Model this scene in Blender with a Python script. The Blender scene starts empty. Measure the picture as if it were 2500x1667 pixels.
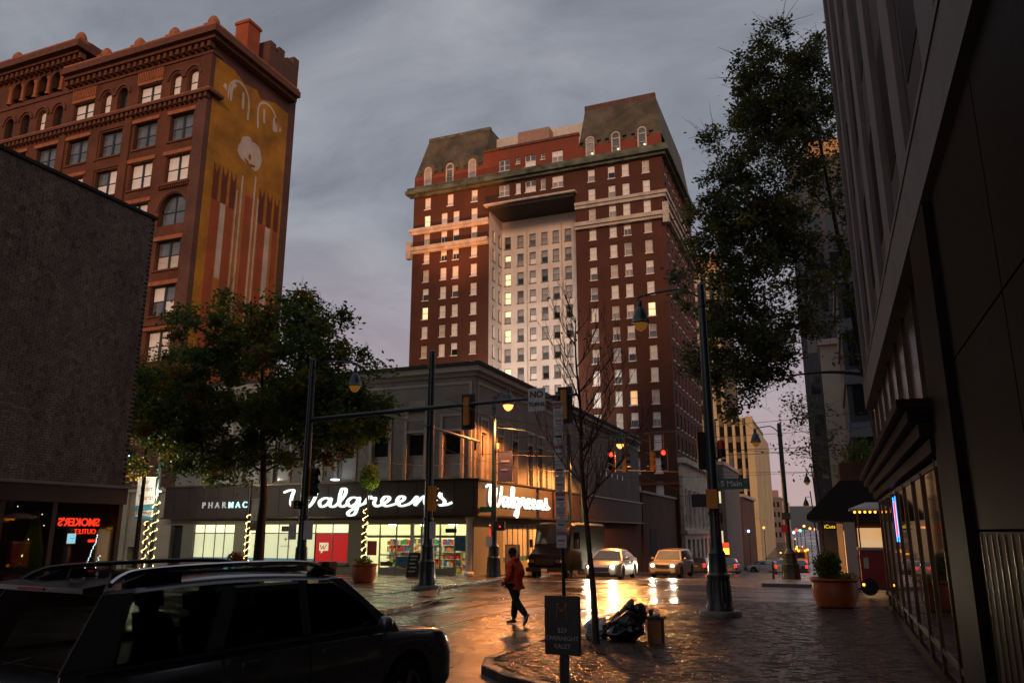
import bpy, bmesh, math, random
from mathutils import Vector, Matrix, Euler
R = math.radians
sc = bpy.context.scene
col = sc.collection
rnd = random.Random(7)

# ------------------------------------------------------------------ camera
cam_d = bpy.data.cameras.new('camera')
cam_d.sensor_width = 36.0
cam_d.lens = 27.36
cam_d.clip_start = 0.05
cam_d.clip_end = 4000
cam = bpy.data.objects.new('camera', cam_d)
col.objects.link(cam)
cam.location = (0, 0, 2.15)
cam.rotation_euler = (R(90 + 13.72), 0, R(21.89))
sc.camera = cam

# ------------------------------------------------------------------ sky
SUN_AZ = 20.0      # degrees to the right of straight behind the camera's street axis
SUN_EL = 15.0
w = bpy.data.worlds.new('World')
sc.world = w
w.use_nodes = True
nt = w.node_tree
nt.nodes.clear()
N = nt.nodes.new
L = nt.links.new
out = N('ShaderNodeOutputWorld')
bg = N('ShaderNodeBackground')
sky = N('ShaderNodeTexSky')
sky.sky_type = 'NISHITA'
sky.sun_disc = False
sky.sun_elevation = R(SUN_EL)
sky.sun_rotation = R(180 - SUN_AZ)
tc = N('ShaderNodeTexCoord')
sep = N('ShaderNodeSeparateXYZ')
L(tc.outputs['Generated'], sep.inputs[0])
def mth(op, a, b=None, tree=None):
    n = (tree or nt).nodes.new('ShaderNodeMath')
    n.operation = op
    for i, v in enumerate((a, b)):
        if v is None:
            continue
        if isinstance(v, (int, float)):
            n.inputs[i].default_value = v
        else:
            (tree or nt).links.new(v, n.inputs[i])
    return n.outputs[0]
zz = mth('ADD', mth('MAXIMUM', sep.outputs[2], 0.0), 0.22)
cv = N('ShaderNodeCombineXYZ')
L(mth('DIVIDE', sep.outputs[0], zz), cv.inputs[0])
L(mth('DIVIDE', sep.outputs[1], zz), cv.inputs[1])
mp = N('ShaderNodeMapping')
mp.inputs['Rotation'].default_value = (0, 0, R(35))
mp.inputs['Scale'].default_value = (1.0, 1.35, 1)
L(cv.outputs[0], mp.inputs[0])
nz = N('ShaderNodeTexNoise')
nz.inputs['Scale'].default_value = 2.3
nz.inputs['Detail'].default_value = 10
nz.inputs['Roughness'].default_value = 0.57
nz.inputs['Distortion'].default_value = 0.55
L(mp.outputs[0], nz.inputs['Vector'])
rp = N('ShaderNodeValToRGB')
rp.color_ramp.elements[0].position = 0.24
rp.color_ramp.elements[0].color = (0.130, 0.140, 0.170, 1)
rp.color_ramp.elements[1].position = 0.80
rp.color_ramp.elements[1].color = (0.400, 0.400, 0.435, 1)
L(nz.outputs['Fac'], rp.inputs[0])
hz = N('ShaderNodeValToRGB')        # dusk: mauve towards the horizon
hz.color_ramp.elements[0].position = 0.02
hz.color_ramp.elements[0].color = (1, 1, 1, 1)
hz.color_ramp.elements[1].position = 0.38
hz.color_ramp.elements[1].color = (0, 0, 0, 1)
L(sep.outputs[2], hz.inputs[0])
mx = N('ShaderNodeMixRGB')
L(hz.outputs[0], mx.inputs[0])
L(rp.outputs[0], mx.inputs[1])
mx.inputs[2].default_value = (0.460, 0.305, 0.325, 1)
sk = N('ShaderNodeMixRGB')
sk.blend_type = 'ADD'
sk.inputs[0].default_value = 0.012
L(mx.outputs[0], sk.inputs[1])
L(sky.outputs[0], sk.inputs[2])
L(sk.outputs[0], bg.inputs[0])
bg.inputs[1].default_value = 1.0
L(bg.outputs[0], out.inputs[0])

# ------------------------------------------------------------------ sun: a low warm glow through the overcast
sd = bpy.data.lights.new('sun', 'SUN')
sd.energy = 1.5
sd.angle = R(12)
sd.color = (1.0, 0.55, 0.30)
sun = bpy.data.objects.new('sun', sd)
col.objects.link(sun)
v = Vector((-math.sin(R(SUN_AZ)) * math.cos(R(SUN_EL)), math.cos(R(SUN_AZ)) * math.cos(R(SUN_EL)), -math.sin(R(SUN_EL))))
sun.rotation_euler = v.to_track_quat('-Z', 'Y').to_euler()
sun.location = (20, -60, 40)

vs = sc.view_settings
vs.view_transform = 'Standard'
vs.look = 'None'
vs.exposure = 0.0
vs.gamma = 1.0
sc.render.engine = 'CYCLES'
sc.cycles.use_denoising = True
sc.cycles.sample_clamp_indirect = 4.0
sc.cycles.max_bounces = 8
sc.cycles.caustics_reflective = False
sc.cycles.caustics_refractive = False

# ------------------------------------------------------------------ materials
MT = {}
def base_mat(name):
    m = bpy.data.materials.new(name)
    m.use_nodes = True
    t = m.node_tree
    b = t.nodes['Principled BSDF']
    MT[name] = m
    return m, t, b
def coords(t, flat=False):
    """object coordinates; flat = wall coordinates (along the wall, up)"""
    tc = t.nodes.new('ShaderNodeTexCoord')
    if not flat:
        return tc.outputs['Object']
    s = t.nodes.new('ShaderNodeSeparateXYZ')
    t.links.new(tc.outputs['Object'], s.inputs[0])
    c = t.nodes.new('ShaderNodeCombineXYZ')
    t.links.new(mth('ADD', s.outputs[0], s.outputs[1], t), c.inputs[0])
    t.links.new(s.outputs[2], c.inputs[1])
    return c.outputs[0]
def noise(t, vec, scale, detail=4, rough=0.55):
    n = t.nodes.new('ShaderNodeTexNoise')
    n.inputs['Scale'].default_value = scale
    n.inputs['Detail'].default_value = detail
    n.inputs['Roughness'].default_value = rough
    t.links.new(vec, n.inputs['Vector'])
    return n.outputs['Fac']
def mul(c, k):
    return tuple(max(0, min(1, x * k)) for x in c[:3]) + (1,)
def ramp(t, fac, c0, c1, p0=0.35, p1=0.65):
    r = t.nodes.new('ShaderNodeValToRGB')
    r.color_ramp.elements[0].position = p0
    r.color_ramp.elements[1].position = p1
    r.color_ramp.elements[0].color = c0
    r.color_ramp.elements[1].color = c1
    t.links.new(fac, r.inputs[0])
    return r.outputs[0]
def bumpn(t, b, h, strength, dist=0.02):
    bn = t.nodes.new('ShaderNodeBump')
    bn.inputs['Strength'].default_value = strength
    bn.inputs['Distance'].default_value = dist
    t.links.new(h, bn.inputs['Height'])
    t.links.new(bn.outputs[0], b.inputs['Normal'])
def mat(name, c, rough=0.6, metal=0.0, var=0.18, vs=2.0, bump=0.0, bs=60, coat=0.0, emit=0.0, ecol=None, spec=0.5, rvar=0.0):
    m, t, b = base_mat(name)
    v = coords(t)
    n = noise(t, v, vs, 6, 0.6)
    t.links.new(ramp(t, n, mul(c, 1 - var), mul(c, 1 + var)), b.inputs['Base Color'])
    b.inputs['Roughness'].default_value = rough
    if rvar:
        n3 = noise(t, v, vs * 3, 5)
        k = mth('ADD', mth('MULTIPLY', n3, rvar * 2, t), rough - rvar, t)
        t.links.new(k, b.inputs['Roughness'])
    b.inputs['Metallic'].default_value = metal
    b.inputs['Specular IOR Level'].default_value = spec
    b.inputs['Coat Weight'].default_value = coat
    b.inputs['Coat Roughness'].default_value = 0.08
    if bump:
        bumpn(t, b, noise(t, v, bs, 4), bump)
    if emit:
        e = ecol or c
        b.inputs['Emission Color'].default_value = tuple(e[:3]) + (1,)
        b.inputs['Emission Strength'].default_value = emit
    return m
def brick(name, c1, c2, mortar, bw=0.22, rh=0.075, rough=0.85, stain=0.35, bump=0.5, ms=0.01):
    m, t, b = base_mat(name)
    v = coords(t, True)
    br = t.nodes.new('ShaderNodeTexBrick')
    br.inputs['Scale'].default_value = 1.0
    br.inputs['Brick Width'].default_value = bw
    br.inputs['Row Height'].default_value = rh
    br.inputs['Mortar Size'].default_value = ms
    br.inputs['Color1'].default_value = tuple(c1) + (1,)
    br.inputs['Color2'].default_value = tuple(c2) + (1,)
    br.inputs['Mortar'].default_value = tuple(mortar) + (1,)
    t.links.new(v, br.inputs['Vector'])
    st = ramp(t, noise(t, v, 0.35, 7, 0.62), (1 - stain,) * 3 + (1,), (1 + stain * 0.4,) * 3 + (1,), 0.3, 0.7)
    mm = t.nodes.new('ShaderNodeMixRGB')
    mm.blend_type = 'MULTIPLY'
    mm.inputs[0].default_value = 1
    t.links.new(br.outputs['Color'], mm.inputs[1])
    t.links.new(st, mm.inputs[2])
    t.links.new(mm.outputs[0], b.inputs['Base Color'])
    b.inputs['Roughness'].default_value = rough
    inv = mth('SUBTRACT', 1.0, br.outputs['Fac'], t)
    bumpn(t, b, inv, bump, 0.01)
    return m
def wet(name, c, c2, r0=0.06, r1=0.35, vs=0.6, bump=0.25, bs=6.0, fine=0.5):
    """rain-wet ground: dark base, patchy gloss, ripples"""
    m, t, b = base_mat(name)
    v = coords(t)
    n = noise(t, v, vs, 6, 0.6)
    n2 = noise(t, v, vs * 0.35 + 0.1, 5, 0.6)
    t.links.new(ramp(t, n, tuple(c) + (1,), tuple(c2) + (1,), 0.3, 0.7), b.inputs['Base Color'])
    rr = t.nodes.new('ShaderNodeMapRange')
    rr.inputs[1].default_value = 0.38
    rr.inputs[2].default_value = 0.62
    rr.inputs[3].default_value = r0
    rr.inputs[4].default_value = r1
    t.links.new(n2, rr.inputs[0])
    t.links.new(rr.outputs[0], b.inputs['Roughness'])
    b.inputs['Specular IOR Level'].default_value = 0.95
    h = mth('ADD', noise(t, v, bs, 5, 0.6), mth('MULTIPLY', noise(t, v, bs * 7, 3), fine, t), t)
    bumpn(t, b, h, bump, 0.05)
    return m
def emis(name, c, s):
    m, t, b = base_mat(name)
    b.inputs['Base Color'].default_value = tuple(c) + (1,)
    b.inputs['Emission Color'].default_value = tuple(c) + (1,)
    b.inputs['Emission Strength'].default_value = s
    return m
def emis_var(name, c, c2, s, scale=0.8):
    m, t, b = base_mat(name)
    k = ramp(t, noise(t, coords(t), scale, 5), tuple(c) + (1,), tuple(c2) + (1,), 0.35, 0.65)
    t.links.new(k, b.inputs['Base Color'])
    t.links.new(k, b.inputs['Emission Color'])
    b.inputs['Emission Strength'].default_value = s
    return m

# ------------------------------------------------------------------ mesh builder
class MB:
    def __init__(s):
        s.v = []
        s.f = []
        s.mi = []
        s.m = 0
    def add(s, vs, fs):
        o = len(s.v)
        s.v += [tuple(p) for p in vs]
        for f in fs:
            s.f.append(tuple(i + o for i in f))
            s.mi.append(s.m)
        return s
    def box(s, x0, x1, y0, y1, z0, z1):
        vs = [(x, y, z) for z in (z0, z1) for y in (y0, y1) for x in (x0, x1)]
        return s.add(vs, [(0, 2, 3, 1), (4, 5, 7, 6), (0, 1, 5, 4), (2, 6, 7, 3), (0, 4, 6, 2), (1, 3, 7, 5)])
    def obox(s, c, ax, ay, az):
        """oriented box: centre and three half-axis vectors"""
        c, ax, ay, az = map(Vector, (c, ax, ay, az))
        vs = [c + ax * i + ay * j + az * k for k in (-1, 1) for j in (-1, 1) for i in (-1, 1)]
        return s.add(vs, [(0, 2, 3, 1), (4, 5, 7, 6), (0, 1, 5, 4), (2, 6, 7, 3), (0, 4, 6, 2), (1, 3, 7, 5)])
    def poly(s, pts):
        return s.add(pts, [tuple(range(len(pts)))])
    def prism(s, pts, ext):
        """flat polygon pts extruded along vector ext"""
        n = len(pts)
        e = Vector(ext)
        vs = [Vector(p) for p in pts] + [Vector(p) + e for p in pts]
        fs = [tuple(range(n))[::-1], tuple(range(n, 2 * n))]
        fs += [(i, (i + 1) % n, n + (i + 1) % n, n + i) for i in range(n)]
        return s.add(vs, fs)
    def tube(s, pts, rad, n=8, cap=True):
        pts = [Vector(p) for p in pts]
        if isinstance(rad, (int, float)):
            rad = [rad] * len(pts)
        vs = []
        prev = None
        for i, p in enumerate(pts):
            d = (pts[min(i + 1, len(pts) - 1)] - pts[max(i - 1, 0)])
            if d.length < 1e-7:
                d = Vector((0, 0, 1))
            d.normalize()
            if prev is None:
                a = d.orthogonal().normalized()
            else:
                a = (prev - d * prev.dot(d))
                if a.length < 1e-5:
                    a = d.orthogonal()
                a.normalize()
            prev = a
            b = d.cross(a)
            for k in range(n):
                t = 2 * math.pi * k / n
                vs.append(p + (a * math.cos(t) + b * math.sin(t)) * rad[i])
        fs = []
        for i in range(len(pts) - 1):
            for k in range(n):
                k2 = (k + 1) % n
                fs.append((i * n + k, i * n + k2, (i + 1) * n + k2, (i + 1) * n + k))
        if cap:
            fs.append(tuple(range(n))[::-1])
            fs.append(tuple(range((len(pts) - 1) * n, len(pts) * n)))
        return s.add(vs, fs)
    def lathe(s, prof, c=(0, 0, 0), n=16, cap=True):
        """profile of (radius, z) turned about a vertical axis"""
        vs = []
        for r, z in prof:
            for k in range(n):
                t = 2 * math.pi * k / n
                vs.append((c[0] + r * math.cos(t), c[1] + r * math.sin(t), c[2] + z))
        fs = []
        for i in range(len(prof) - 1):
            for k in range(n):
                k2 = (k + 1) % n
                fs.append((i * n + k, i * n + k2, (i + 1) * n + k2, (i + 1) * n + k))
        if cap:
            fs.append(tuple(range(n))[::-1])
            fs.append(tuple(range((len(prof) - 1) * n, len(prof) * n)))
        return s.add(vs, fs)
    def loft(s, rings, closed=False, cap=True):
        n = len(rings[0])
        vs = [p for r in rings for p in r]
        fs = []
        for i in range(len(rings) - 1):
            for k in range(n if closed else n - 1):
                k2 = (k + 1) % n
                fs.append((i * n + k, i * n + k2, (i + 1) * n + k2, (i + 1) * n + k))
        if cap and closed:
            fs.append(tuple(range(n))[::-1])
            fs.append(tuple(range((len(rings) - 1) * n, len(rings) * n)))
        return s.add(vs, fs)
    def ball(s, c, rx, ry=None, rz=None, n=10, m=6):
        ry = ry or rx
        rz = rz or rx
        rings = []
        for i in range(m + 1):
            a = -math.pi / 2 + math.pi * i / m
            a = max(-math.pi / 2 + 0.02, min(math.pi / 2 - 0.02, a))
            rings.append([(c[0] + rx * math.cos(a) * math.cos(2 * math.pi * k / n), c[1] + ry * math.cos(a) * math.sin(2 * math.pi * k / n), c[2] + rz * math.sin(a)) for k in range(n)])
        return s.loft(rings, True)
    def mesh(s, name, off=(0, 0, 0), smooth=None):
        me = bpy.data.meshes.new(name)
        ox, oy, oz = off
        me.from_pydata([(a - ox, b - oy, c - oz) for a, b, c in s.v], [], s.f)
        if any(s.mi):
            me.polygons.foreach_set('material_index', s.mi)
        if smooth:
            me.shade_smooth()
            me.set_sharp_from_angle(angle=R(smooth))
        me.update()
        return me
def link(name, data, parent=None, loc=None, rot=None):
    o = bpy.data.objects.new(name, data)
    col.objects.link(o)
    if parent is not None:
        o.parent = parent
    if loc is not None:
        o.location = loc
    if rot is not None:
        o.rotation_euler = rot
    return o
LABELS = set()
def tag(o, label=None, cat=None, group=None, kind=None):
    if label:
        o['label'] = label
    if cat:
        o['category'] = cat
    if group:
        o['group'] = group
    if kind:
        o['kind'] = kind
    return o
def thing(name, label, cat, loc=(0, 0, 0), rz=0.0, group=None):
    o = link(name, None, None, loc, (0, 0, rz))
    o.empty_display_size = 0.3
    return tag(o, label, cat, group)
def ms(m):
    return m if isinstance(m, (list, tuple)) else [m]
def part(t, name, mb, m, local=False, smooth=None, kind=None, label=None):
    """a mesh under thing / part t; world coordinates unless local"""
    off = (0, 0, 0)
    if not local:
        p = t
        while p is not None:
            off = tuple(a + b for a, b in zip(off, p.location))
            p = p.parent
    me = mb.mesh(name, off, smooth)
    for x in ms(m):
        me.materials.append(MT[x])
    o = link(name, me, t)
    return tag(o, label, None, None, kind)
def solo(name, mb, m, label, cat, group=None, smooth=None, base=None):
    """a thing that is one mesh"""
    if base is None:
        xs = [p[0] for p in mb.v]
        ys = [p[1] for p in mb.v]
        zs = [p[2] for p in mb.v]
        base = ((min(xs) + max(xs)) / 2, (min(ys) + max(ys)) / 2, min(zs))
    me = mb.mesh(name, base, smooth)
    for x in ms(m):
        me.materials.append(MT[x])
    return tag(link(name, me, None, base), label, cat, group)
def struct(name, mb, m, smooth=None):
    me = mb.mesh(name, (0, 0, 0), smooth)
    for x in ms(m):
        me.materials.append(MT[x])
    return tag(link(name, me), kind='structure')
def inst(me, name, parent, loc, rz=0.0, m=None):
    """an object that shares mesh data; location is relative to the parent"""
    o = link(name, me, parent, loc, (0, 0, rz))
    if m:
        o.material_slots[0].link = 'OBJECT'
        o.material_slots[0].material = MT[m]
    return o
def shared(mb, name, m, smooth=None):
    me = mb.mesh(name, (0, 0, 0), smooth)
    for x in ms(m):
        me.materials.append(MT[x])
    return me
def facade(mb, org, u, n, W, z0, z1, holes, depth):
    """flat wall with real openings; org at the wall's left foot seen from outside,
    u along the wall, n outwards; holes = (u0, u1, z0, z1)"""
    org, u, n = Vector(org), Vector(u), Vector(n)
    us = sorted({0.0, W} | {max(0, min(W, h[i])) for h in holes for i in (0, 1)})
    zs = sorted({z0, z1} | {max(z0, min(z1, h[i])) for h in holes for i in (2, 3)})
    P = lambda a, z, d=0.0: org + u * a - n * d + Vector((0, 0, z))
    for i in range(len(us) - 1):
        for j in range(len(zs) - 1):
            cu, cz = (us[i] + us[i + 1]) / 2, (zs[j] + zs[j + 1]) / 2
            if any(h[0] < cu < h[1] and h[2] < cz < h[3] for h in holes):
                continue
            mb.poly([P(us[i], zs[j]), P(us[i + 1], zs[j]), P(us[i + 1], zs[j + 1]), P(us[i], zs[j + 1])])
    for h in holes:
        a, b, c, d = h
        for q in (((a, c), (a, d)), ((b, d), (b, c)), ((b, c), (a, c)), ((a, d), (b, d))):
            (p0, q0), (p1, q1) = q
            mb.poly([P(p0, q0), P(p1, q1), P(p1, q1, depth), P(p0, q0, depth)])
def text_mesh(body, size, m, extr=0.01, align='CENTER', name='lettering', shear=0.0, bold=0.0):
    """built-in font turned into a mesh in its local xy plane"""
    c = bpy.data.curves.new(name, 'FONT')
    c.body = body
    c.size = size
    c.extrude = extr
    c.align_x = align
    c.align_y = 'CENTER'
    c.shear = shear
    c.offset = bold
    o = bpy.data.objects.new(name, c)
    col.objects.link(o)
    dg = bpy.context.evaluated_depsgraph_get()
    dg.update()
    me = bpy.data.meshes.new_from_object(o.evaluated_get(dg))
    bpy.data.objects.remove(o)
    bpy.data.curves.remove(c)
    me.name = name
    me.materials.clear()
    me.materials.append(MT[m])
    return me
def spline(pts, k=6):
    """Catmull-Rom through points"""
    pts = [Vector(p) for p in pts]
    out = []
    for i in range(len(pts) - 1):
        p0, p1, p2, p3 = pts[max(i - 1, 0)], pts[i], pts[i + 1], pts[min(i + 2, len(pts) - 1)]
        for j in range(k):
            t = j / k
            out.append(0.5 * ((2 * p1) + (p2 - p0) * t + (2 * p0 - 5 * p1 + 4 * p2 - p3) * t * t + (3 * p1 - p0 - 3 * p2 + p3) * t ** 3))
    out.append(pts[-1])
    return out
def lamp(name, parent, loc, power, c, size=0.1, kind='POINT', spot=None, aim=None):
    d = bpy.data.lights.new(name, kind)
    d.energy = power
    d.color = c
    if kind == 'AREA':
        d.size = size
    else:
        d.shadow_soft_size = size
    if kind == 'SPOT':
        d.spot_size = R(spot or 60)
        d.spot_blend = 0.2 if (spot or 0) > 120 else 0.8
    o = link(name, d, parent, loc)
    if aim is not None:
        o.rotation_euler = Vector(aim).to_track_quat('-Z', 'Y').to_euler()
    return o
SODIUM = (1.0, 0.31, 0.075)
def gz(y):
    """ground level: flat to the crossing, then the street runs downhill"""
    if y < 36:
        return 0.0
    if y < 130:
        return -(y - 36) * 0.04
    if y < 170:
        return -3.76
    return -3.76 + (y - 170) * 0.05
# ------------------------------------------------------------------ the palette
wet('asphalt_wet', (0.020, 0.018, 0.018), (0.050, 0.044, 0.040), 0.12, 0.40, 0.5, 0.42, 4.0, 0.5)
wet('sidewalk_wet', (0.050, 0.044, 0.038), (0.100, 0.088, 0.076), 0.10, 0.38, 0.7, 0.28, 6.0, 0.5)
wet('paver_wet', (0.034, 0.018, 0.014), (0.075, 0.036, 0.026), 0.08, 0.30, 2.2, 0.45, 9.0, 0.5)
wet('kerb_wet', (0.085, 0.078, 0.070), (0.15, 0.14, 0.125), 0.14, 0.4, 2.0, 0.3, 20.0)
mat('rail_steel', (0.16, 0.14, 0.13), 0.22, 0.9)
mat('groove_black', (0.008, 0.008, 0.008), 0.5)
mat('road_paint', (0.42, 0.40, 0.36), 0.30, var=0.5, vs=9)
mat('far_ground', (0.04, 0.042, 0.035), 0.9)
mat('hill_green', (0.035, 0.045, 0.02), 0.95, var=0.5, vs=0.1)
brick('office_brick', (0.160, 0.047, 0.015), (0.118, 0.035, 0.012), (0.10, 0.034, 0.015), stain=0.5)
brick('office_brick_dark', (0.15, 0.055, 0.032), (0.115, 0.043, 0.027), (0.09, 0.05, 0.035), stain=0.45)
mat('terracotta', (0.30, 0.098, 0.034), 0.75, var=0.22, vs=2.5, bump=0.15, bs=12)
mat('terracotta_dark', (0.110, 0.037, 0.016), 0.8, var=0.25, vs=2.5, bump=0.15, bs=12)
brick('mural_ochre', (0.52, 0.225, 0.012), (0.46, 0.195, 0.010), (0.34, 0.14, 0.010), stain=0.55, bump=0.5)
brick('mural_orange', (0.55, 0.185, 0.030), (0.49, 0.16, 0.027), (0.42, 0.14, 0.025), stain=0.3, bump=0.25)
brick('mural_rust', (0.40, 0.085, 0.022), (0.36, 0.075, 0.02), (0.31, 0.07, 0.02), stain=0.35, bump=0.25)
brick('mural_maroon', (0.17, 0.028, 0.014), (0.15, 0.024, 0.012), (0.13, 0.025, 0.012), stain=0.3, bump=0.25)
brick('mural_white', (0.66, 0.55, 0.45), (0.60, 0.50, 0.40), (0.5, 0.4, 0.3), stain=0.35, bump=0.25)
mat('green_black_metal', (0.012, 0.022, 0.022), 0.4, 0.0)
mat('window_dark', (0.012, 0.014, 0.017), 0.06, var=0.3, spec=0.8)
mat('window_sky', (0.10, 0.11, 0.125), 0.08, var=0.35, vs=0.8, spec=0.9)
mat('blind_white', (0.80, 0.77, 0.73), 0.5, var=0.10, vs=1.2, coat=0.35)
mat('blind_cream', (0.52, 0.46, 0.38), 0.5, var=0.15, vs=1.2, coat=0.35)
mat('blind_grey', (0.30, 0.30, 0.30), 0.4, var=0.25, vs=0.8, coat=0.5)
mat('sash_white', (0.72, 0.68, 0.63), 0.6, var=0.12)
mat('sash_grey', (0.16, 0.15, 0.145), 0.55)
emis_var('window_lit', (1.0, 0.90, 0.55), (0.9, 0.74, 0.42), 0.80, 1.2)
emis_var('window_lit_orange', (1.0, 0.50, 0.18), (0.9, 0.62, 0.34), 0.62, 0.8)
emis('bulb_warm', (1.0, 0.72, 0.32), 5.0)
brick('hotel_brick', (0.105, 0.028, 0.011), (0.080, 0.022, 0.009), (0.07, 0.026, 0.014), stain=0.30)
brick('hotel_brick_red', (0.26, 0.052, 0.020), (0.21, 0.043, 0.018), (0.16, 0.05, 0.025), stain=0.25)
mat('court_white', (0.66, 0.60, 0.555), 0.8, var=0.13, vs=0.35, bump=0.1, bs=3)
mat('limestone', (0.46, 0.40, 0.335), 0.8, var=0.25, vs=0.8, bump=0.2, bs=6)
mat('copper_green', (0.075, 0.088, 0.058), 0.7, var=0.7, vs=0.7, bump=0.3, bs=3)
mat('slate', (0.078, 0.066, 0.040), 0.75, var=0.45, vs=0.5, bump=0.3, bs=5)
mat('slate_coping', (0.10, 0.040, 0.028), 0.75, var=0.3)
mat('penthouse_pale', (0.56, 0.50, 0.44), 0.8, var=0.1)
mat('penthouse_tan', (0.33, 0.20, 0.15), 0.8, var=0.12)
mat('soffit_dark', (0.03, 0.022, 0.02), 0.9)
mat('cream_stone', (0.56, 0.43, 0.235), 0.8, var=0.14, vs=0.15)
mat('cream_spandrel', (0.17, 0.115, 0.065), 0.8, var=0.2)
mat('orange_lit_top', (0.55, 0.30, 0.14), 0.8, var=0.1)  # orange light on the tower tops put into the colour
mat('grey_stucco', (0.205, 0.183, 0.165), 0.85, var=0.16, vs=0.8, bump=0.2, bs=25)
mat('grey_trim', (0.32, 0.285, 0.255), 0.75, var=0.14, vs=1.5)
mat('roof_black', (0.02, 0.019, 0.018), 0.8)
mat('canopy_brown', (0.026, 0.011, 0.008), 0.6, var=0.3, vs=1.5)
mat('pebble_pier', (0.26, 0.24, 0.18), 0.85, var=0.5, vs=26, bump=0.5, bs=40)
mat('white_paint', (0.62, 0.60, 0.55), 0.5, var=0.1)
mat('aluminium', (0.30, 0.29, 0.26), 0.35, 0.6)
mat('bronze', (0.052, 0.034, 0.020), 0.28, 0.7, var=0.3, vs=3)
mat('brass_edge', (0.20, 0.13, 0.055), 0.25, 0.9, var=0.3)
mat('granite_dark', (0.012, 0.008, 0.006), 0.5, var=0.4, vs=14, spec=0.02)
mat('granite_panel', (0.014, 0.008, 0.006), 0.5, var=0.5, vs=5, spec=0.02)
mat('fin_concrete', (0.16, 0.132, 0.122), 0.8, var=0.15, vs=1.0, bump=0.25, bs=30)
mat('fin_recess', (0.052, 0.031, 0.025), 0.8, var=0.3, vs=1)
mat('glass_black', (0.006, 0.006, 0.007), 0.04, var=0.2, spec=0.9)
brick('near_brick', (0.25, 0.19, 0.15), (0.17, 0.13, 0.115), (0.05, 0.042, 0.036), stain=0.3, bump=0.8)
m, t, b = base_mat('near_brick_piece')
oi = t.nodes.new('ShaderNodeObjectInfo')
vv = coords(t)
n1 = noise(t, vv, 5.0, 5)
k = mth('ADD', mth('MULTIPLY', oi.outputs['Random'], 0.6, t), mth('MULTIPLY', n1, 0.4, t), t)
t.links.new(ramp(t, k, (0.170, 0.134, 0.114, 1), (0.420, 0.315, 0.250, 1), 0.1, 0.9), b.inputs['Base Color'])
b.inputs['Roughness'].default_value = 0.8
bumpn(t, b, noise(t, vv, 60, 4), 0.4, 0.01)
m, t, b = base_mat('near_brick_stuff')
vv = coords(t)
vr = t.nodes.new('ShaderNodeTexVoronoi')
vr.inputs['Scale'].default_value = 7.0
t.links.new(vv, vr.inputs['Vector'])
bc_ = ramp(t, noise(t, vr.outputs['Position'], 9.0, 2), (0.170, 0.134, 0.114, 1), (0.420, 0.315, 0.250, 1), 0.3, 0.7)
sv_ = t.nodes.new('ShaderNodeMapping')
sv_.inputs['Scale'].default_value = (1, 1.6, 0.35)
t.links.new(vv, sv_.inputs[0])
mm_ = t.nodes.new('ShaderNodeMixRGB')
mm_.blend_type = 'MULTIPLY'
mm_.inputs[0].default_value = 1
t.links.new(bc_, mm_.inputs[1])
t.links.new(ramp(t, noise(t, sv_.outputs[0], 0.55, 6, 0.65), (0.55, 0.54, 0.55, 1), (1.15, 1.13, 1.1, 1), 0.3, 0.68), mm_.inputs[2])
t.links.new(mm_.outputs[0], b.inputs['Base Color'])
b.inputs['Roughness'].default_value = 0.8
bumpn(t, b, noise(t, vv, 60, 4), 0.4, 0.01)
mat('mortar_dark', (0.045, 0.038, 0.034), 0.9)
mat('beige_stone', (0.46, 0.40, 0.28), 0.75, var=0.15, vs=1.0, bump=0.1, bs=10)
mat('maroon_panel', (0.050, 0.022, 0.018), 0.5)
mat('door_wood', (0.10, 0.035, 0.015), 0.5, var=0.3, vs=3)
mat('pole_green', (0.010, 0.026, 0.027), 0.35, 0.0, var=0.3, vs=4, coat=0.3)
mat('pole_dark', (0.016, 0.018, 0.020), 0.4, 0.0, coat=0.2)
mat('signal_black', (0.010, 0.010, 0.011), 0.5)
mat('signal_yellow', (0.56, 0.21, 0.010), 0.45, var=0.15)
mat('sign_white', (0.62, 0.60, 0.58), 0.5, var=0.10, vs=6)
mat('sign_black', (0.012, 0.012, 0.013), 0.35)
mat('sign_red', (0.38, 0.022, 0.022), 0.45)
mat('sign_green', (0.0, 0.11, 0.075), 0.4)
mat('letter_grey', (0.42, 0.41, 0.40), 0.5)
mat('letter_gold', (0.42, 0.17, 0.05), 0.4)
mat('banner_pale', (0.46, 0.42, 0.42), 0.8, var=0.2, vs=4)
mat('banner_blue', (0.03, 0.13, 0.20), 0.8, var=0.3, vs=5)
mat('banner_purple', (0.10, 0.10, 0.20), 0.8)
mat('banner_brown', (0.13, 0.055, 0.03), 0.8)
emis('neon_white', (0.88, 1.0, 0.93), 1.35)
emis('neon_dim', (0.60, 0.62, 0.58), 0.30)
emis('neon_cyan', (0.55, 0.95, 1.0), 1.1)
emis('neon_red', (1.0, 0.035, 0.012), 2.6)
emis('neon_blue', (0.03, 0.30, 1.0), 3.0)
emis('signal_red', (1.0, 0.018, 0.008), 9.0)
emis('signal_green', (0.10, 1.0, 0.60), 6.0)
emis('sodium_glow', (1.0, 0.30, 0.07), 3.6)
emis('sodium_soft', (1.0, 0.42, 0.08), 2.2)
emis('headlight', (1.0, 0.93, 0.72), 60.0)
emis('amber', (1.0, 0.30, 0.02), 7.0)
emis('tail_red', (1.0, 0.012, 0.006), 5.0)
emis('led_white', (0.75, 0.85, 1.0), 9.0)
emis('led_blue', (0.25, 0.40, 1.0), 9.0)
emis('shop_light', (1.0, 0.98, 0.62), 13.0)
emis_var('shop_wall_glow', (0.95, 0.94, 0.55), (0.70, 0.72, 0.42), 0.5, 0.6)  # interior walls emit by themselves to look lit by the shop lamps
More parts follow.
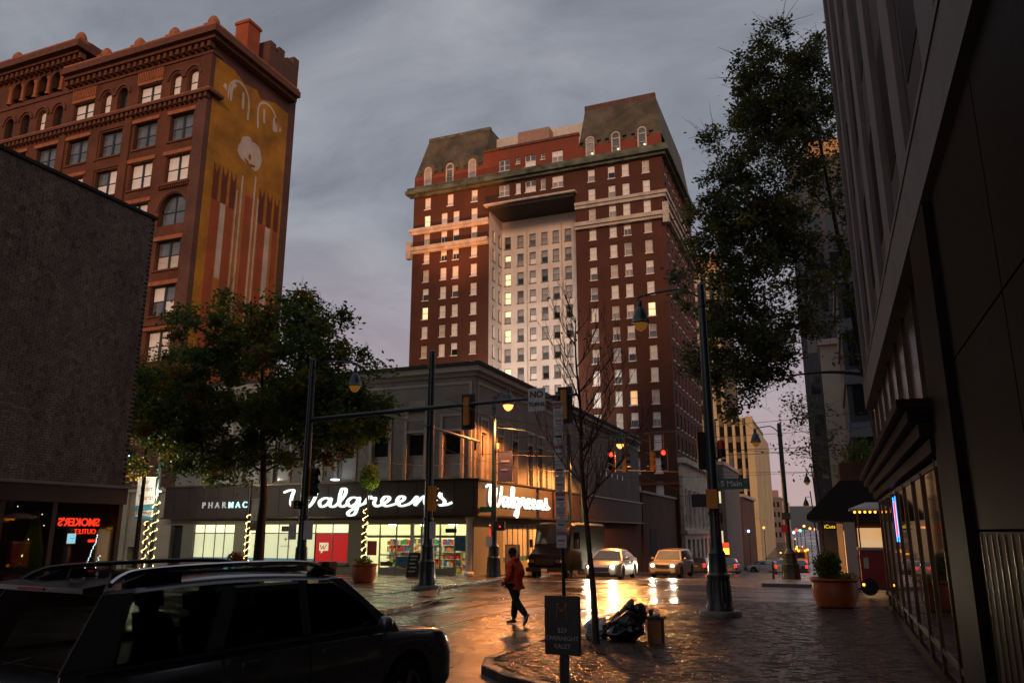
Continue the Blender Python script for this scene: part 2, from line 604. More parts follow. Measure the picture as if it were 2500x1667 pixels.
emis_var('poster_backlit', (0.86, 0.88, 0.52), (0.70, 0.76, 0.48), 0.66, 0.5)
emis_var('transom_lit', (1.0, 0.98, 0.60), (0.95, 0.92, 0.46), 1.15, 0.6)
emis('poster_blue', (0.16, 0.34, 0.42), 0.30)
emis('poster_red', (0.62, 0.012, 0.012), 0.5)
emis('poster_grey', (0.35, 0.38, 0.28), 0.30)
emis('bulb_string', (1.0, 0.66, 0.26), 6.0)
emis('bulb_string_white', (0.7, 0.85, 1.0), 6.0)
mat('shelf_white', (0.62, 0.62, 0.5), 0.6)
PRODUCT = []
for i, c in enumerate([(0.55, 0.03, 0.03), (0.60, 0.45, 0.05), (0.05, 0.30, 0.08), (0.62, 0.62, 0.58), (0.05, 0.12, 0.35), (0.6, 0.16, 0.1)]):
    mat('product_%d' % i, c, 0.5)
    PRODUCT.append('product_%d' % i)
mat('shop_floor', (0.35, 0.34, 0.26), 0.3)
mat('bark', (0.040, 0.028, 0.021), 0.85, var=0.35, vs=9, bump=0.5, bs=30)
mat('bark_bare', (0.060, 0.034, 0.024), 0.75, var=0.35, vs=9, bump=0.4, bs=40)
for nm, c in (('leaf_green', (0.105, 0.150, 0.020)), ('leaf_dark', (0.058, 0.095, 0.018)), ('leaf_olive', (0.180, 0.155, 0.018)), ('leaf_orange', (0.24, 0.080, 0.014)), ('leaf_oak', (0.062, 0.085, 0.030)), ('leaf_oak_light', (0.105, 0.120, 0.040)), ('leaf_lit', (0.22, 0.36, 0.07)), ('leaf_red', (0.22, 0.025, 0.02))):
    m, t, b = base_mat(nm)
    lc = ramp(t, noise(t, coords(t), 0.9, 5), mul(c, 0.7), mul(c, 1.6))
    t.links.new(lc, b.inputs['Base Color'])
    b.inputs['Roughness'].default_value = 0.5
    b.inputs['Specular IOR Level'].default_value = 0.3
    tl = t.nodes.new('ShaderNodeBsdfTranslucent')
    t.links.new(lc, tl.inputs[0])
    mx_ = t.nodes.new('ShaderNodeMixShader')
    mx_.inputs[0].default_value = 0.45
    t.links.new(b.outputs[0], mx_.inputs[1])
    t.links.new(tl.outputs[0], mx_.inputs[2])
    t.links.new(mx_.outputs[0], t.nodes['Material Output'].inputs[0])
mat('planter_terra', (0.36, 0.085, 0.024), 0.42, var=0.15, vs=3, coat=0.2)
mat('soil', (0.02, 0.014, 0.01), 0.9)
mat('mulch', (0.06, 0.035, 0.018), 0.7, var=0.5, vs=20, bump=0.8, bs=30)
mat('bag_black', (0.010, 0.010, 0.012), 0.30, spec=0.6, bump=1.0, bs=9)
mat('bag_white', (0.45, 0.45, 0.46), 0.35, coat=0.2, bump=1.0, bs=10)
mat('cardboard', (0.34, 0.15, 0.05), 0.7)
mat('jacket_red', (0.72, 0.050, 0.012), 0.75, var=0.25, vs=8, bump=0.3, bs=14)
mat('trousers', (0.012, 0.012, 0.015), 0.85)
mat('skin', (0.10, 0.05, 0.032), 0.6)
mat('beanie', (0.008, 0.008, 0.009), 0.9)
mat('shoe_white', (0.55, 0.52, 0.50), 0.6)
mat('paint_charcoal', (0.105, 0.108, 0.118), 0.28, 0.25, var=0.06, coat=1.0, rvar=0.03)
mat('paint_silver', (0.58, 0.56, 0.52), 0.30, 0.55, var=0.05, coat=0.8)
mat('paint_beige', (0.34, 0.28, 0.20), 0.30, 0.5, var=0.05, coat=0.8)
mat('paint_black', (0.008, 0.008, 0.009), 0.25, 0.2, coat=0.8)
mat('van_black', (0.004, 0.004, 0.0045), 0.4, 0.0, spec=0.12)
mat('van_glass', (0.010, 0.012, 0.014), 0.08, spec=0.3)
mat('paint_blue', (0.09, 0.13, 0.18), 0.3, 0.5, coat=0.8)
mat('paint_white', (0.55, 0.54, 0.52), 0.35, 0.0, coat=0.8)
mat('car_glass', (0.008, 0.009, 0.010), 0.03, var=0.1, spec=0.9)
mat('car_glass_pale', (0.07, 0.085, 0.095), 0.05, var=0.2, spec=0.9)
mat('rubber', (0.008, 0.008, 0.008), 0.75)
mat('plastic_black', (0.009, 0.009, 0.010), 0.5)
mat('chrome', (0.55, 0.55, 0.56), 0.12, 1.0, var=0.03)
mat('rim', (0.30, 0.30, 0.30), 0.28, 0.9)
mat('wire', (0.012, 0.012, 0.013), 0.5)
mat('awning_black', (0.008, 0.009, 0.012), 0.8)
mat('board_white', (0.50, 0.47, 0.40), 0.6, var=0.1)
mat('cart_red', (0.28, 0.02, 0.012), 0.4)
mat('canvas_white', (0.50, 0.50, 0.50), 0.8)
mat('tower_dark', (0.035, 0.040, 0.050), 0.5, var=0.2)
mat('tower_blue', (0.11, 0.13, 0.155), 0.5, var=0.2, vs=0.3)
mat('tower_cream', (0.42, 0.39, 0.31), 0.8, var=0.15, vs=0.3)
mat('grey_block', (0.15, 0.135, 0.125), 0.85, var=0.15)
mat('pale_block', (0.45, 0.40, 0.33), 0.85, var=0.15)
brick('far_brick', (0.15, 0.06, 0.04), (0.12, 0.05, 0.035), (0.1, 0.055, 0.04))
# ------------------------------------------------------------------ ground, road, pavements
YS = [-90, 0, 20, 36, 60, 90, 130, 170, 230, 300, 420, 700]
g = MB()
for a, b in zip(YS[:-1], YS[1:]):
    for x0, x1 in ((-700, -120), (-120, 0), (0, 120), (120, 700)):
        g.poly([(x0, a, gz(a) - 0.03), (x1, a, gz(a) - 0.03), (x1, b, gz(b) - 0.03), (x0, b, gz(b) - 0.03)])
g.poly([(-700, 700, gz(700)), (700, 700, gz(700)), (900, 3000, gz(700)), (-900, 3000, gz(700))])
struct('ground', g, 'far_ground')
rd = MB()
YR = [-60, -20, 0, 10, 20, 28, 36, 45, 60, 80, 100, 130, 170, 230, 300]
for a, b in zip(YR[:-1], YR[1:]):
    x0, x1 = (-15, -2) if a >= 20 else (-14, -2.5)
    rd.poly([(x0, a, gz(a)), (x1, a, gz(a)), (x1, b, gz(b)), (x0, b, gz(b))])
rd.poly([(-2, 24.6, 0.0), (60, 24.6, 0.0), (60, 34.6, 0.0), (-2, 34.6, 0.0)])
road = struct('road', rd, 'asphalt_wet')
# tram rails let into the road, lengthwise and round the crossing
def rail(pts, wid=0.035):
    m = MB()
    p = [Vector(q) for q in pts]
    m.m = 0
    for a, b in zip(p[:-1], p[1:]):
        d = (b - a).normalized()
        n = Vector((-d.y, d.x, 0)) * wid
        m.m = 0
        m.poly([a - n, b - n, b + n, a + n])
        n2 = n * 1.9
        m.m = 1
        m.poly([a + n * 1.02, b + n * 1.02, b + n2 * 1.3, a + n2 * 1.3])
    return part(road, 'tram_rail', m, ['rail_steel', 'groove_black'], True)
def rl(x, y, up=0.005):
    return (x, y, gz(y) + up)
for x in (-10.1, -8.6):
    rail([rl(x, y) for y in (-20, 10, 20, 28, 36, 60, 100, 130)])
for y in (27.0, 28.5, 31.2, 32.7):
    rail([rl(x, y, 0.008) for x in (-14, 0, 30)])
for k, rr_ in enumerate((6.0, 7.5)):
    rail([rl(-2.6 - rr_ * math.cos(R(a)), 21.0 + rr_ * math.sin(R(a)), 0.011) for a in range(0, 91, 9)])
for k in range(8):
    x = -11.0 + k * 0.72
    if k % 2 == 0:
        cw = MB().poly([rl(x, 19.6, 0.004), rl(x + 0.42, 19.6, 0.004), rl(x + 0.42, 22.2, 0.004), rl(x, 22.2, 0.004)])
        part(road, 'crosswalk_stripe', cw, 'road_paint', True)
for y0 in (34.3, 36.9):
    c2 = MB()
    c2.poly([rl(-14.0, y0, 0.004), rl(-3.2, y0, 0.004), rl(-3.2, y0 + 0.3, 0.004), rl(-14.0, y0 + 0.3, 0.004)])
    part(road, 'crosswalk_line', c2, 'road_paint', True)
# expansion joints in the concrete track bed
for y in [11.5 + 2.9 * k for k in range(5)]:
    j = MB().box(-11.2, -5.7, y, y + 0.03, 0.0, 0.003)
    part(road, 'joint', j, 'groove_black', True)

KH = 0.13
def kerbed(name, poly, m, z=KH, y_slope=False):
    mb = MB()
    f = lambda p: (p[0], p[1], (gz(p[1]) if y_slope else 0) + z)
    lo = lambda p: (p[0], p[1], (gz(p[1]) if y_slope else 0) - 0.2)
    top = [f(p) for p in poly]
    mb.poly(top)
    n = len(poly)
    for i in range(n):
        a, b = poly[i], poly[(i + 1) % n]
        mb.poly([lo(a), lo(b), f(b), f(a)])
    return struct(name, mb, m)
# right pavement with its bulb-out, near the camera
RB = [(1.25, -60), (1.25, 24.0), (30, 24.0), (30, 25.3), (-2.6, 25.3), (-4.2, 24.6), (-5.1, 23.4), (-5.5, 21.8), (-5.55, 12.6), (-5.3, 11.9), (-4.6, 11.2), (-3.3, 10.4), (-3.05, 9.9), (-3.05, -60)]
rp_ = kerbed('pavement_right', RB[::1], 'paver_wet', KH - 0.012)
# kerb stones
def kerb_run(parent, pts, wid=0.17, z=KH, step=1.1):
    p = [Vector((a, b, 0)) for a, b in pts]
    for a, b in zip(p[:-1], p[1:]):
        ln = (b - a).length
        k = max(1, round(ln / step))
        d = (b - a) / k
        n = Vector((d.y, -d.x, 0)).normalized() * wid
        for i in range(k):
            q0, q1 = a + d * i + d.normalized() * 0.006, a + d * (i + 1) - d.normalized() * 0.006
            e = 0.012 + rnd.random() * 0.006
            mb = MB()
            zz_ = z + 0.004 + rnd.uniform(-0.003, 0.003)
            g0, g1 = gz(q0.y), gz(q1.y)
            c = n.normalized() * e
            mb.loft([[q0 - Vector((0, 0, 0.1 - g0)), q0 + Vector((0, 0, zz_ - e + g0)), q0 + c + Vector((0, 0, zz_ + g0)), q0 + n + Vector((0, 0, zz_ + g0)), q0 + n - Vector((0, 0, 0.1 - g0))],
                     [q1 - Vector((0, 0, 0.1 - g1)), q1 + Vector((0, 0, zz_ - e + g1)), q1 + c + Vector((0, 0, zz_ + g1)), q1 + n + Vector((0, 0, zz_ + g1)), q1 + n - Vector((0, 0, 0.1 - g1))]], True)
            part(parent, 'kerb_stone', mb, 'kerb_wet', True)
kerb_run(rp_, [(-3.06, 8.0), (-3.06, 9.9), (-3.3, 10.4), (-4.6, 11.2), (-5.3, 11.9), (-5.56, 12.6), (-5.51, 21.8), (-5.1, 23.4), (-4.2, 24.6), (-2.6, 25.31), (1.2, 25.31)])
# brick pavers: the nearest 300 one by one, the rest as one mesh
pv = MB().box(-0.098, 0.098, -0.048, 0.048, -0.03, 0.0)
pv.f = pv.f[1:]
pv.mi = pv.mi[1:]
pm = shared(pv, 'paver', 'paver_wet')
KL = [(-3.06, -60), (-3.06, 9.9), (-3.3, 10.4), (-4.6, 11.2), (-5.3, 11.9), (-5.56, 12.6), (-5.51, 21.8), (-5.1, 23.4), (-4.2, 24.6), (-2.6, 25.31), (1.25, 25.31)]
def inside(x, y):
    if x > 1.12 or y > 25.3:
        return False
    c = False
    n = len(RB)
    for i in range(n):
        (x0, y0), (x1, y1) = RB[i], RB[(i + 1) % n]
        if (y0 > y) != (y1 > y) and x < (x1 - x0) * (y - y0) / (y1 - y0) + x0:
            c = not c
    if not c:
        return False
    P = Vector((x, y))
    for a, b in zip(KL[:-1], KL[1:]):
        a, b = Vector(a), Vector(b)
        t = max(0, min(1, (P - a).dot(b - a) / (b - a).length_squared))
        if (P - (a + (b - a) * t)).length < 0.235:
            return False
    return True
allp = []
row = 0
y = 9.0
while y < 25.1:
    off = 0.1 if row % 2 else 0
    x = -5.4 + off
    while x < 1.2:
        if inside(x, y):
            allp.append((x, y))
        x += 0.203
    y += 0.103
    row += 1
def visible_key(p):
    x, y = p
    F = -math.sin(R(21.89)) * x + math.cos(R(21.89)) * y
    u = math.cos(R(21.89)) * x + math.sin(R(21.89)) * y
    px = 1250 + 1956 * u / F
    py = 1297 + 1956 * 2.02 / F
    return (px < 2350 and py < 1690 and px > 1100), F
vis = sorted([p for p in allp if visible_key(p)[0]], key=lambda p: visible_key(p)[1])
near = set(vis[:300])
stuff = MB()
for p in allp:
    tz = rnd.uniform(-0.004, 0.004)
    ax, ay = rnd.uniform(-0.06, 0.06), rnd.uniform(-0.06, 0.06)
    if p in near:
        o = inst(pm, 'paver', rp_, (p[0], p[1], KH + tz))
        o.rotation_euler = (ax, ay, rnd.uniform(-0.02, 0.02))
    else:
        M_ = Matrix.Translation((p[0], p[1], KH + tz)) @ Euler((ax, ay, 0)).to_matrix().to_4x4()
        stuff.add([M_ @ Vector(q) for q in pv.v], pv.f)
part(rp_, 'paver_field', stuff, 'paver_wet', True, kind='stuff')

# left pavement and plaza in front of the shops
LB = [(-11.3, -60), (-11.3, 20.5), (-11.9, 23.4), (-13.4, 26.0), (-14.3, 28.5), (-14.3, 36), (-16.2, 36), (-120, 36), (-120, -60)]
lp_ = kerbed('pavement_left', LB[::-1], 'kerb_wet', KH - 0.02)
kerb_run(lp_, [(-14.31, 36), (-14.31, 28.5), (-13.41, 26.0), (-11.91, 23.4), (-11.31, 20.5), (-11.31, 12), (-11.31, 2)])
sl = MB()
sl.box(-0.745, 0.745, -0.745, 0.745, -0.04, 0.0)
sm_ = shared(sl, 'slab', 'sidewalk_wet')
for i in range(16):
    for j in range(-4, 13):
        x, y = -14.9 - i * 1.505, 16.9 + j * 1.505
        if y > 34.2 or (j < 0 and i > 3):
            continue
        o = inst(sm_, 'slab', lp_, (x, y, KH + rnd.uniform(-0.003, 0.003)))
        o.rotation_euler = (rnd.uniform(-0.004, 0.004), rnd.uniform(-0.004, 0.004), 0)
for j in range(-4, 5):
    for i in (0, 1):
        o = inst(sm_, 'slab', lp_, (-12.25 - i * 1.1 * 0 - i * 1.12, 16.9 + j * 1.505, KH - 0.006 - 0.004 * i))
# further pavements, running downhill
def strip(name, x0, x1, y0, y1, m, z=KH):
    mb = MB()
    ys = [y for y in YR if y0 < y < y1]
    ys = [y0] + ys + [y1]
    for a, b in zip(ys[:-1], ys[1:]):
        mb.poly([(x0, a, gz(a) + z), (x1, a, gz(a) + z), (x1, b, gz(b) + z), (x0, b, gz(b) + z)])
        for x, s in ((x0, 1), (x1, -1)):
            mb.poly([(x, a, gz(a) - 0.2), (x, b, gz(b) - 0.2), (x, b, gz(b) + z), (x, a, gz(a) + z)])
    mb.poly([(x0, y0, gz(y0) - 0.2), (x1, y0, gz(y0) - 0.2), (x1, y0, gz(y0) + z), (x0, y0, gz(y0) + z)])
    return struct(name, mb, m)
strip('pavement_left_far', -16.2, -14.3, 36, 300, 'sidewalk_wet')
strip('pavement_right_far', -2.9, 40, 34.3, 300, 'sidewalk_wet')
# far hill closing the street
hl = MB()
prof = [(-260, -6), (-160, 10), (-60, 9.5), (-10, 8), (30, 9), (90, 14), (200, 12), (330, -6)]
hl.loft([[(x, 430, -8) for x, z in prof], [(x, 455, z * 0.55) for x, z in prof], [(x, 500, z) for x, z in prof], [(x, 640, z) for x, z in prof]])
struct('hill', hl, 'hill_green', 60)
# ------------------------------------------------------------------ brick office block with the painted side wall
OX, OY = -45.6, 45.0
ob = thing('office_building', 'tall brown brick office building with arched top windows and a painted side wall', 'building', (OX, OY, 0))
XL = -76.0
cols = [-48.3, -52.35, -56.4, -60.5, -64.5, -68.6, -72.7]
rows = [35.5, 31.7, 27.85, 24.0, 20.15, 16.4, 12.6, 8.8]
holes = []
wins = []
W2, H2 = 1.28, 1.25
for j, z in enumerate(rows):
    for i, x in enumerate(cols):
        if j >= 5 and i > 3:
            continue
        if i == 0 and j == 2:
            holes.append((x - 1.45 - XL, x + 1.45 - XL, z - 1.25, z + 1.55))
            continue
        holes.append((x - W2 - XL, x + W2 - XL, z - H2, z + H2))
        wins.append((x, z, j, i))
top_arch = [-49.45, -47.55, -57.6, -55.65, -63.7, -65.9, -68.1, -70.3]
for x in top_arch:
    holes.append((x - 0.58 - XL, x + 0.58 - XL, 38.55, 40.85))
top_rect = [-52.4, -60.4]
for x in top_rect:
    holes.append((x - 1.3 - XL, x + 1.3 - XL, 38.6, 40.45))
arc = [-69.9, -68.15, -66.4, -64.65]
for x in arc:
    holes.append((x - 0.62 - XL, x + 0.62 - XL, 42.4, 44.6))
f = MB()
facade(f, (XL, OY, 0), (1, 0, 0), (0, -1, 0), OX - XL, 0, 42.3, [h for h in holes if h[3] < 42], 0.5)
facade(f, (XL, OY, 0), (1, 0, 0), (0, -1, 0), -61.9 - XL, 42.3, 46.3, [h for h in holes if h[3] > 42], 0.6)
f.poly([(-61.9, OY, 42.3), (-61.9, OY + 9, 42.3), (-61.9, OY + 9, 46.3), (-61.9, OY, 46.3)])
part(ob, 'front_wall', f, 'office_brick')
# arch heads: brick spandrels closing the top corners of the openings
def arch_fill(mb, x, w, z_spring, z_top, y, d=0.5, n=10):
    for s in (-1, 1):
        pts = [(x + s * w, y, z_spring)]
        for k in range(n + 1):
            a = R(90 * k / n)
            pts.append((x + s * w * math.cos(a), y, z_spring + (z_top - z_spring) * math.sin(a)))
        for k in range(1, n + 1):
            p, q = pts[k], pts[k + 1] if k + 1 < len(pts) else pts[k]
            mb.poly([p, q, (q[0], y, z_top + 0.002), (p[0], y, z_top + 0.002)])
            mb.poly([p, q, (q[0], y + d, q[2]), (p[0], y + d, p[2])])
def arch_ring(mb, x, r0, r1, zc, y, dep, sq=1.0, n=14):
    for k in range(n):
        a, b = R(180 * k / n), R(180 * (k + 1) / n)
        q = lambda r, t, yy: (x + r * math.cos(t), yy, zc + r * sq * math.sin(t))
        mb.add([q(r0, a, y - dep), q(r1, a, y - dep), q(r1, b, y - dep), q(r0, b, y - dep), q(r0, a, y), q(r1, a, y), q(r1, b, y), q(r0, b, y)],
               [(0, 1, 2, 3), (1, 5, 6, 2), (0, 3, 7, 4)])
for x, w_, za, zb, d_ in [(x, 0.58, 40.2, 40.85, 0.5) for x in top_arch] + [(cols[0], 1.45, 27.95, 29.4, 0.5)] + [(x, 0.62, 44.1, 44.6, 0.6) for x in arc]:
    af = MB()
    arch_fill(af, x, w_, za, zb, OY, d_)
    part(ob, 'arch_head', af, 'office_brick')
for x in top_arch:
    h = MB()
    arch_ring(h, x, 0.78, 0.98, 40.2, OY, 0.13, 1.08)
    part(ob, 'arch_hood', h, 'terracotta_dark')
h = MB()
arch_ring(h, cols[0], 1.55, 1.75, 27.95, OY, 0.08)
part(ob, 'arch_hood', h, 'office_brick_dark')
# windows
def sash_mesh(w2, h2, nx=2):
    m = MB()
    t = 0.07
    m.box(-w2, w2, 0, 0.09, -h2, -h2 + t)
    m.box(-w2, w2, 0, 0.09, h2 - t, h2)
    for s in (-1, 1):
        m.box(s * w2 - (t if s > 0 else 0), s * w2 + (t if s < 0 else 0), 0.002, 0.088, -h2 + t, h2 - t)
    if nx == 2:
        m.box(-0.11, 0.11, -0.02, 0.08, -h2 + t, h2 - t)
    m.box(-w2 + t, -0.11 if nx == 2 else w2 - t, 0.01, 0.07, -0.04, 0.04)
    if nx == 2:
        m.box(0.11, w2 - t, 0.01, 0.07, -0.04, 0.04)
    return m
osash = shared(sash_mesh(W2, H2), 'sash', 'green_black_metal')
opane = shared(MB().box(-(W2 - 0.09) / 2, (W2 - 0.09) / 2, 0, 0.015, -H2 / 2 + 0.05, H2 / 2 - 0.05), 'pane', 'window_sky')
r2 = random.Random(3)
def rel(t, x, y, z):
    return (x - t.location.x, y - t.location.y, z - t.location.z)
for x, z, j, i in wins:
    wn = inst(osash, 'window', ob, rel(ob, x, OY + 0.32, z))
    kind = 'window_sky' if j == 0 else ('blind_white' if (j in (1, 2, 4) and i < 4) else r2.choice(['window_sky', 'blind_white', 'blind_cream']))
    if j == 3 and i == 0:
        kind = 'blind_cream'
    for s in (-1, 1):
        for q in (-1, 1):
            k2 = kind if r2.random() > 0.1 else 'window_sky'
            inst(opane, 'pane', wn, (s * (W2 / 2 + 0.03), 0.045, q * H2 / 2), 0, k2)
bsash = MB()
for s in (-1, 0, 1):
    bsash.box(s * 1.38 - 0.06, s * 1.38 + 0.06, 0, 0.08, -1.25, 0.4 if s else 1.5)
bsash.box(-1.45, 1.45, 0.004, 0.076, -1.25, -1.15)
bsash.box(-1.45, 1.45, 0.004, 0.076, -0.04, 0.06)
arch_ring(bsash, 0, 1.3, 1.46, 0.1, 0.08, 0.08)
wn = inst(shared(bsash, 'arched_sash', 'green_black_metal'), 'arched_window', ob, rel(ob, cols[0], OY + 0.4, 27.85))
for s in (-1, 1):
    p_ = MB().poly([(s * 0.05, 0, 0.05)] + [(s * 1.33 * math.cos(R(a)), 0, 0.1 + 1.33 * math.sin(R(a))) for a in range(0, 91, 10)])
    part(wn, 'pane', p_, 'window_sky', True).location = (0, 0.05, 0)
    p_ = MB().poly([(s * 0.05, 0, -1.2), (s * 1.35, 0, -1.2), (s * 1.35, 0, 0.0), (s * 0.05, 0, 0.0)])
    part(wn, 'pane', p_, 'window_sky', True).location = (0, 0.05, 0)
asash = MB()
for s in (-1, 1):
    asash.box(s * 0.55 - 0.04, s * 0.55 + 0.04, 0, 0.07, -1.1, 1.1)
asash.box(-0.5, 0.5, 0.002, 0.068, -0.03, 0.05)
asash.box(-0.5, 0.5, 0.002, 0.068, -1.1, -1.02)
asm = shared(asash, 'narrow_sash', 'green_black_metal')
apn = shared(MB().box(-0.55, 0.55, 0, 0.015, -1.1, 1.1), 'narrow_pane', 'window_sky')
for k, x in enumerate(top_arch):
    wn = inst(asm, 'arched_window', ob, rel(ob, x, OY + 0.38, 39.7))
    inst(apn, 'pane', wn, (0, 0.03, 0), 0, 'blind_white' if k in (0, 1, 2, 5) else 'window_dark')
tsash = shared(sash_mesh(1.3, 0.92), 'top_sash', 'green_black_metal')
tpane = shared(MB().box(-0.6, 0.6, 0, 0.015, -0.42, 0.42), 'top_pane', 'blind_white')
for x in top_rect:
    wn = inst(tsash, 'window', ob, rel(ob, x, OY + 0.32, 39.52))
    for s in (-1, 1):
        for q in (-1, 1):
            inst(tpane, 'pane', wn, (s * 0.67, 0.045, q * 0.46))
    # fluted panel over the window
    fl = MB().box(x - 1.45, x + 1.45, OY - 0.12, OY + 0.05, 40.5, 40.8)
    for k in range(15):
        xx = x - 1.4 + k * 0.2
        fl.box(xx - 0.055, xx + 0.055, OY - 0.16, OY + 0.02, 40.82, 41.75)
    part(ob, 'fluted_panel', fl, 'terracotta')
for x in arc:
    p_ = MB().box(x - 0.62, x + 0.62, OY + 0.55, OY + 0.58, 42.4, 44.6)
    part(ob, 'loggia_glass', p_, 'window_dark')
for x in [-70.75, -69.03, -67.28, -65.53, -63.8]:
    c = MB().lathe([(0.26, 0), (0.26, 0.15), (0.19, 0.22), (0.17, 1.5), (0.25, 1.6), (0.28, 1.75)], (x, OY - 0.05, 42.4), 12)
    part(ob, 'loggia_column', c, 'terracotta', smooth=40)
# lintels, sills, pilasters
for x, z, j, i in wins:
    if i == 2:      # brick frame round the third bay
        fr = MB()
        for s in (-1, 1):
            fr.box(x + s * 1.62 - 0.16, x + s * 1.62 + 0.16, OY - 0.1, OY + 0.05, z - 1.5, z + 1.72)
        fr.box(x - 1.46, x + 1.46, OY - 0.1, OY + 0.05, z + 1.4, z + 1.72)
        part(ob, 'window_surround', fr, 'office_brick')
    else:
        part(ob, 'lintel', MB().box(x - 1.56, x + 1.56, OY - 0.14, OY + 0.06, z + H2 + 0.02, z + H2 + 0.36), 'terracotta')
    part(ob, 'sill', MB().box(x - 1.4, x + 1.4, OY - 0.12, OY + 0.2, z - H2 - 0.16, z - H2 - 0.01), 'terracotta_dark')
s = MB().box(cols[0] - 1.7, cols[0] + 1.7, OY - 0.3, OY, 30.1, 30.25)
for k in range(14):
    s.box(cols[0] - 1.6 + k * 0.24, cols[0] - 1.48 + k * 0.24, OY - 0.24, OY, 29.86, 30.1)
part(ob, 'bracketed_sill', s, 'terracotta_dark')
for x in (-54.38, -62.5, -70.6):
    part(ob, 'pilaster', MB().box(x - 0.42, x + 0.42, OY - 0.16, OY + 0.1, 0, 37.6), 'office_brick')
part(ob, 'corner_pier', MB().box(-46.75, OX - 0.003, OY - 0.14, OY + 0.1, 0, 37.6), 'office_brick_dark')
part(ob, 'corner_pier', MB().box(-46.75, OX - 0.003, OY - 0.05, OY + 0.1, 38.5, 42.2), 'office_brick')
def band(z0, z1, out_, m, x0=XL, x1=OX, dent=0, name='belt_course', y=OY, ret=0.8):
    b = MB()
    b.box(x0, x1 + (out_ if x1 == OX else 0), y - out_, y + 0.05, z0, z1)
    if x1 == OX:
        b.box(OX - 0.05, OX + out_, y + 0.05, y + ret, z0 + 0.002, z1 - 0.002)
    if dent:
        k = x0
        while k < x1:
            b.box(k, k + dent * 0.5, y - out_ * 0.78, y + 0.02, z0 - dent * 0.75, z0 - 0.005)
            k += dent
    part(ob, name, b, m)
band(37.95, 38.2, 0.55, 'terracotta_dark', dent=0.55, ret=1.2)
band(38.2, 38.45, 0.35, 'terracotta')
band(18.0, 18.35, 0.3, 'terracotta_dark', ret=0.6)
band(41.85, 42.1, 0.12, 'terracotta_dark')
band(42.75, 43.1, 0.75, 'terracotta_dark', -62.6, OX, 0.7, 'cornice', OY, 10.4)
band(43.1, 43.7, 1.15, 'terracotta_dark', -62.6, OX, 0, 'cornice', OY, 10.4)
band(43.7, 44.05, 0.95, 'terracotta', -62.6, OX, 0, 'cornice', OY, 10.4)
part(ob, 'frieze', MB().box(-62, OX - 0.004, OY - 0.006, OY + 0.3, 42.3, 42.75), 'office_brick_dark')
band(45.4, 45.7, 0.7, 'terracotta_dark', XL, -61.2, 0.7, 'cornice', OY - 0.1)
band(45.7, 46.35, 1.2, 'terracotta_dark', XL, -60.7, 0, 'cornice', OY - 0.1)
band(46.35, 46.7, 1.0, 'terracotta', XL, -60.9, 0, 'cornice', OY - 0.1)
part(ob, 'cornice_return', MB().box(-61.9, -60.7, OY, OY + 9, 45.7, 46.7), 'terracotta_dark')
for x, z in [(-45.5, 44.05), (-49.8, 44.05), (-53.85, 44.05), (-57.9, 44.05), (-61.6, 46.7), (-70.1, 46.7)]:
    c = MB().box(x - 0.58, x + 0.58, OY - 0.9, OY + 0.25, z, z + 0.2)
    c.lathe([(0.5, 0.0), (0.52, 0.2), (0.43, 0.52), (0.25, 0.8), (0.05, 0.95)], (x, OY - 0.35, z + 0.22), 12)
    part(ob, 'finial', c, 'terracotta', smooth=50)
# side wall with the mural
sw = MB()
sw.poly([(OX, OY, 0), (OX, OY + 11.2, 0), (OX, OY + 11.2, 43.1), (OX, OY, 43.1)])
sw.poly([(OX, OY + 11.2, 0), (XL, OY + 11.2, 0), (XL, OY + 11.2, 43.1), (OX, OY + 11.2, 43.1)])
sw.box(-60, OX + 0.01, OY + 6.9, OY + 11.2, 43.1, 46.9)
part(ob, 'side_wall', sw, 'office_brick_dark')
part(ob, 'roof', MB().poly([(XL, OY, 42.9), (OX, OY, 42.9), (OX, OY + 11.2, 42.9), (XL, OY + 11.2, 42.9)]), 'roof_black')
pr_ = MB()
for k, (a, b) in enumerate([(6.9, 47.3), (8.2, 46.9 + 0.5), (9.4, 47.0), (10.4, 47.7)]):
    pr_.box(-47.5, OX + 0.03, OY + a, OY + a + 0.8, 46.9, b + 0.25)
part(ob, 'broken_parapet', pr_, 'office_brick_dark')
ch = MB().box(-47.5, -46.0, OY + 4.3, OY + 5.9, 43.0, 48.3)
ch.box(-47.6, -45.9, OY + 4.2, OY + 6.0, 47.9, 48.15)
part(ob, 'chimney', ch, 'mural_rust')
mu = MB()
MX = OX + 0.012
top = [(45.4, 41.7), (47.6, 41.75), (49.0, 41.2), (50.6, 41.5), (51.2, 40.9), (53.2, 41.6), (55.2, 41.5)]
mu.prism([(MX, 45.4, 4)] + [(MX, 55.2, 4)] + [(MX, a, b) for a, b in top[::-1]], (0.012, 0, 0))
mural = part(ob, 'mural', mu, 'mural_ochre', label='ochre painted mural with arches, cotton boll and striped columns')
def paint(name, polys, m, lift):
    for p in polys:
        b = MB()
        for q in (p if isinstance(p[0], list) else [p]):      # a stroke is a run of short quads
            b.prism([(OX + lift, a, z) for a, z in q], (0.006, 0, 0))
        part(mural, name, b, m)
def bar(a0, a1, z0, z1):
    return [(a0, z0), (a1, z0), (a1, z1), (a0, z1)]
paint('painted_column', [bar(46.3, 49.15, 4, 29.2), bar(52.0, 54.9, 4, 29.2), bar(49.5, 52.0, 4, 31.5)], 'mural_orange', 0.026)
paint('painted_shade', [bar(46.35, 47.35, 4, 29.15), bar(48.1, 49.0, 4, 29.1), bar(50.3, 51.2, 4, 31.0), bar(52.15, 53.1, 4, 29.15), bar(54.2, 54.85, 4, 29.1)], 'mural_rust', 0.034)
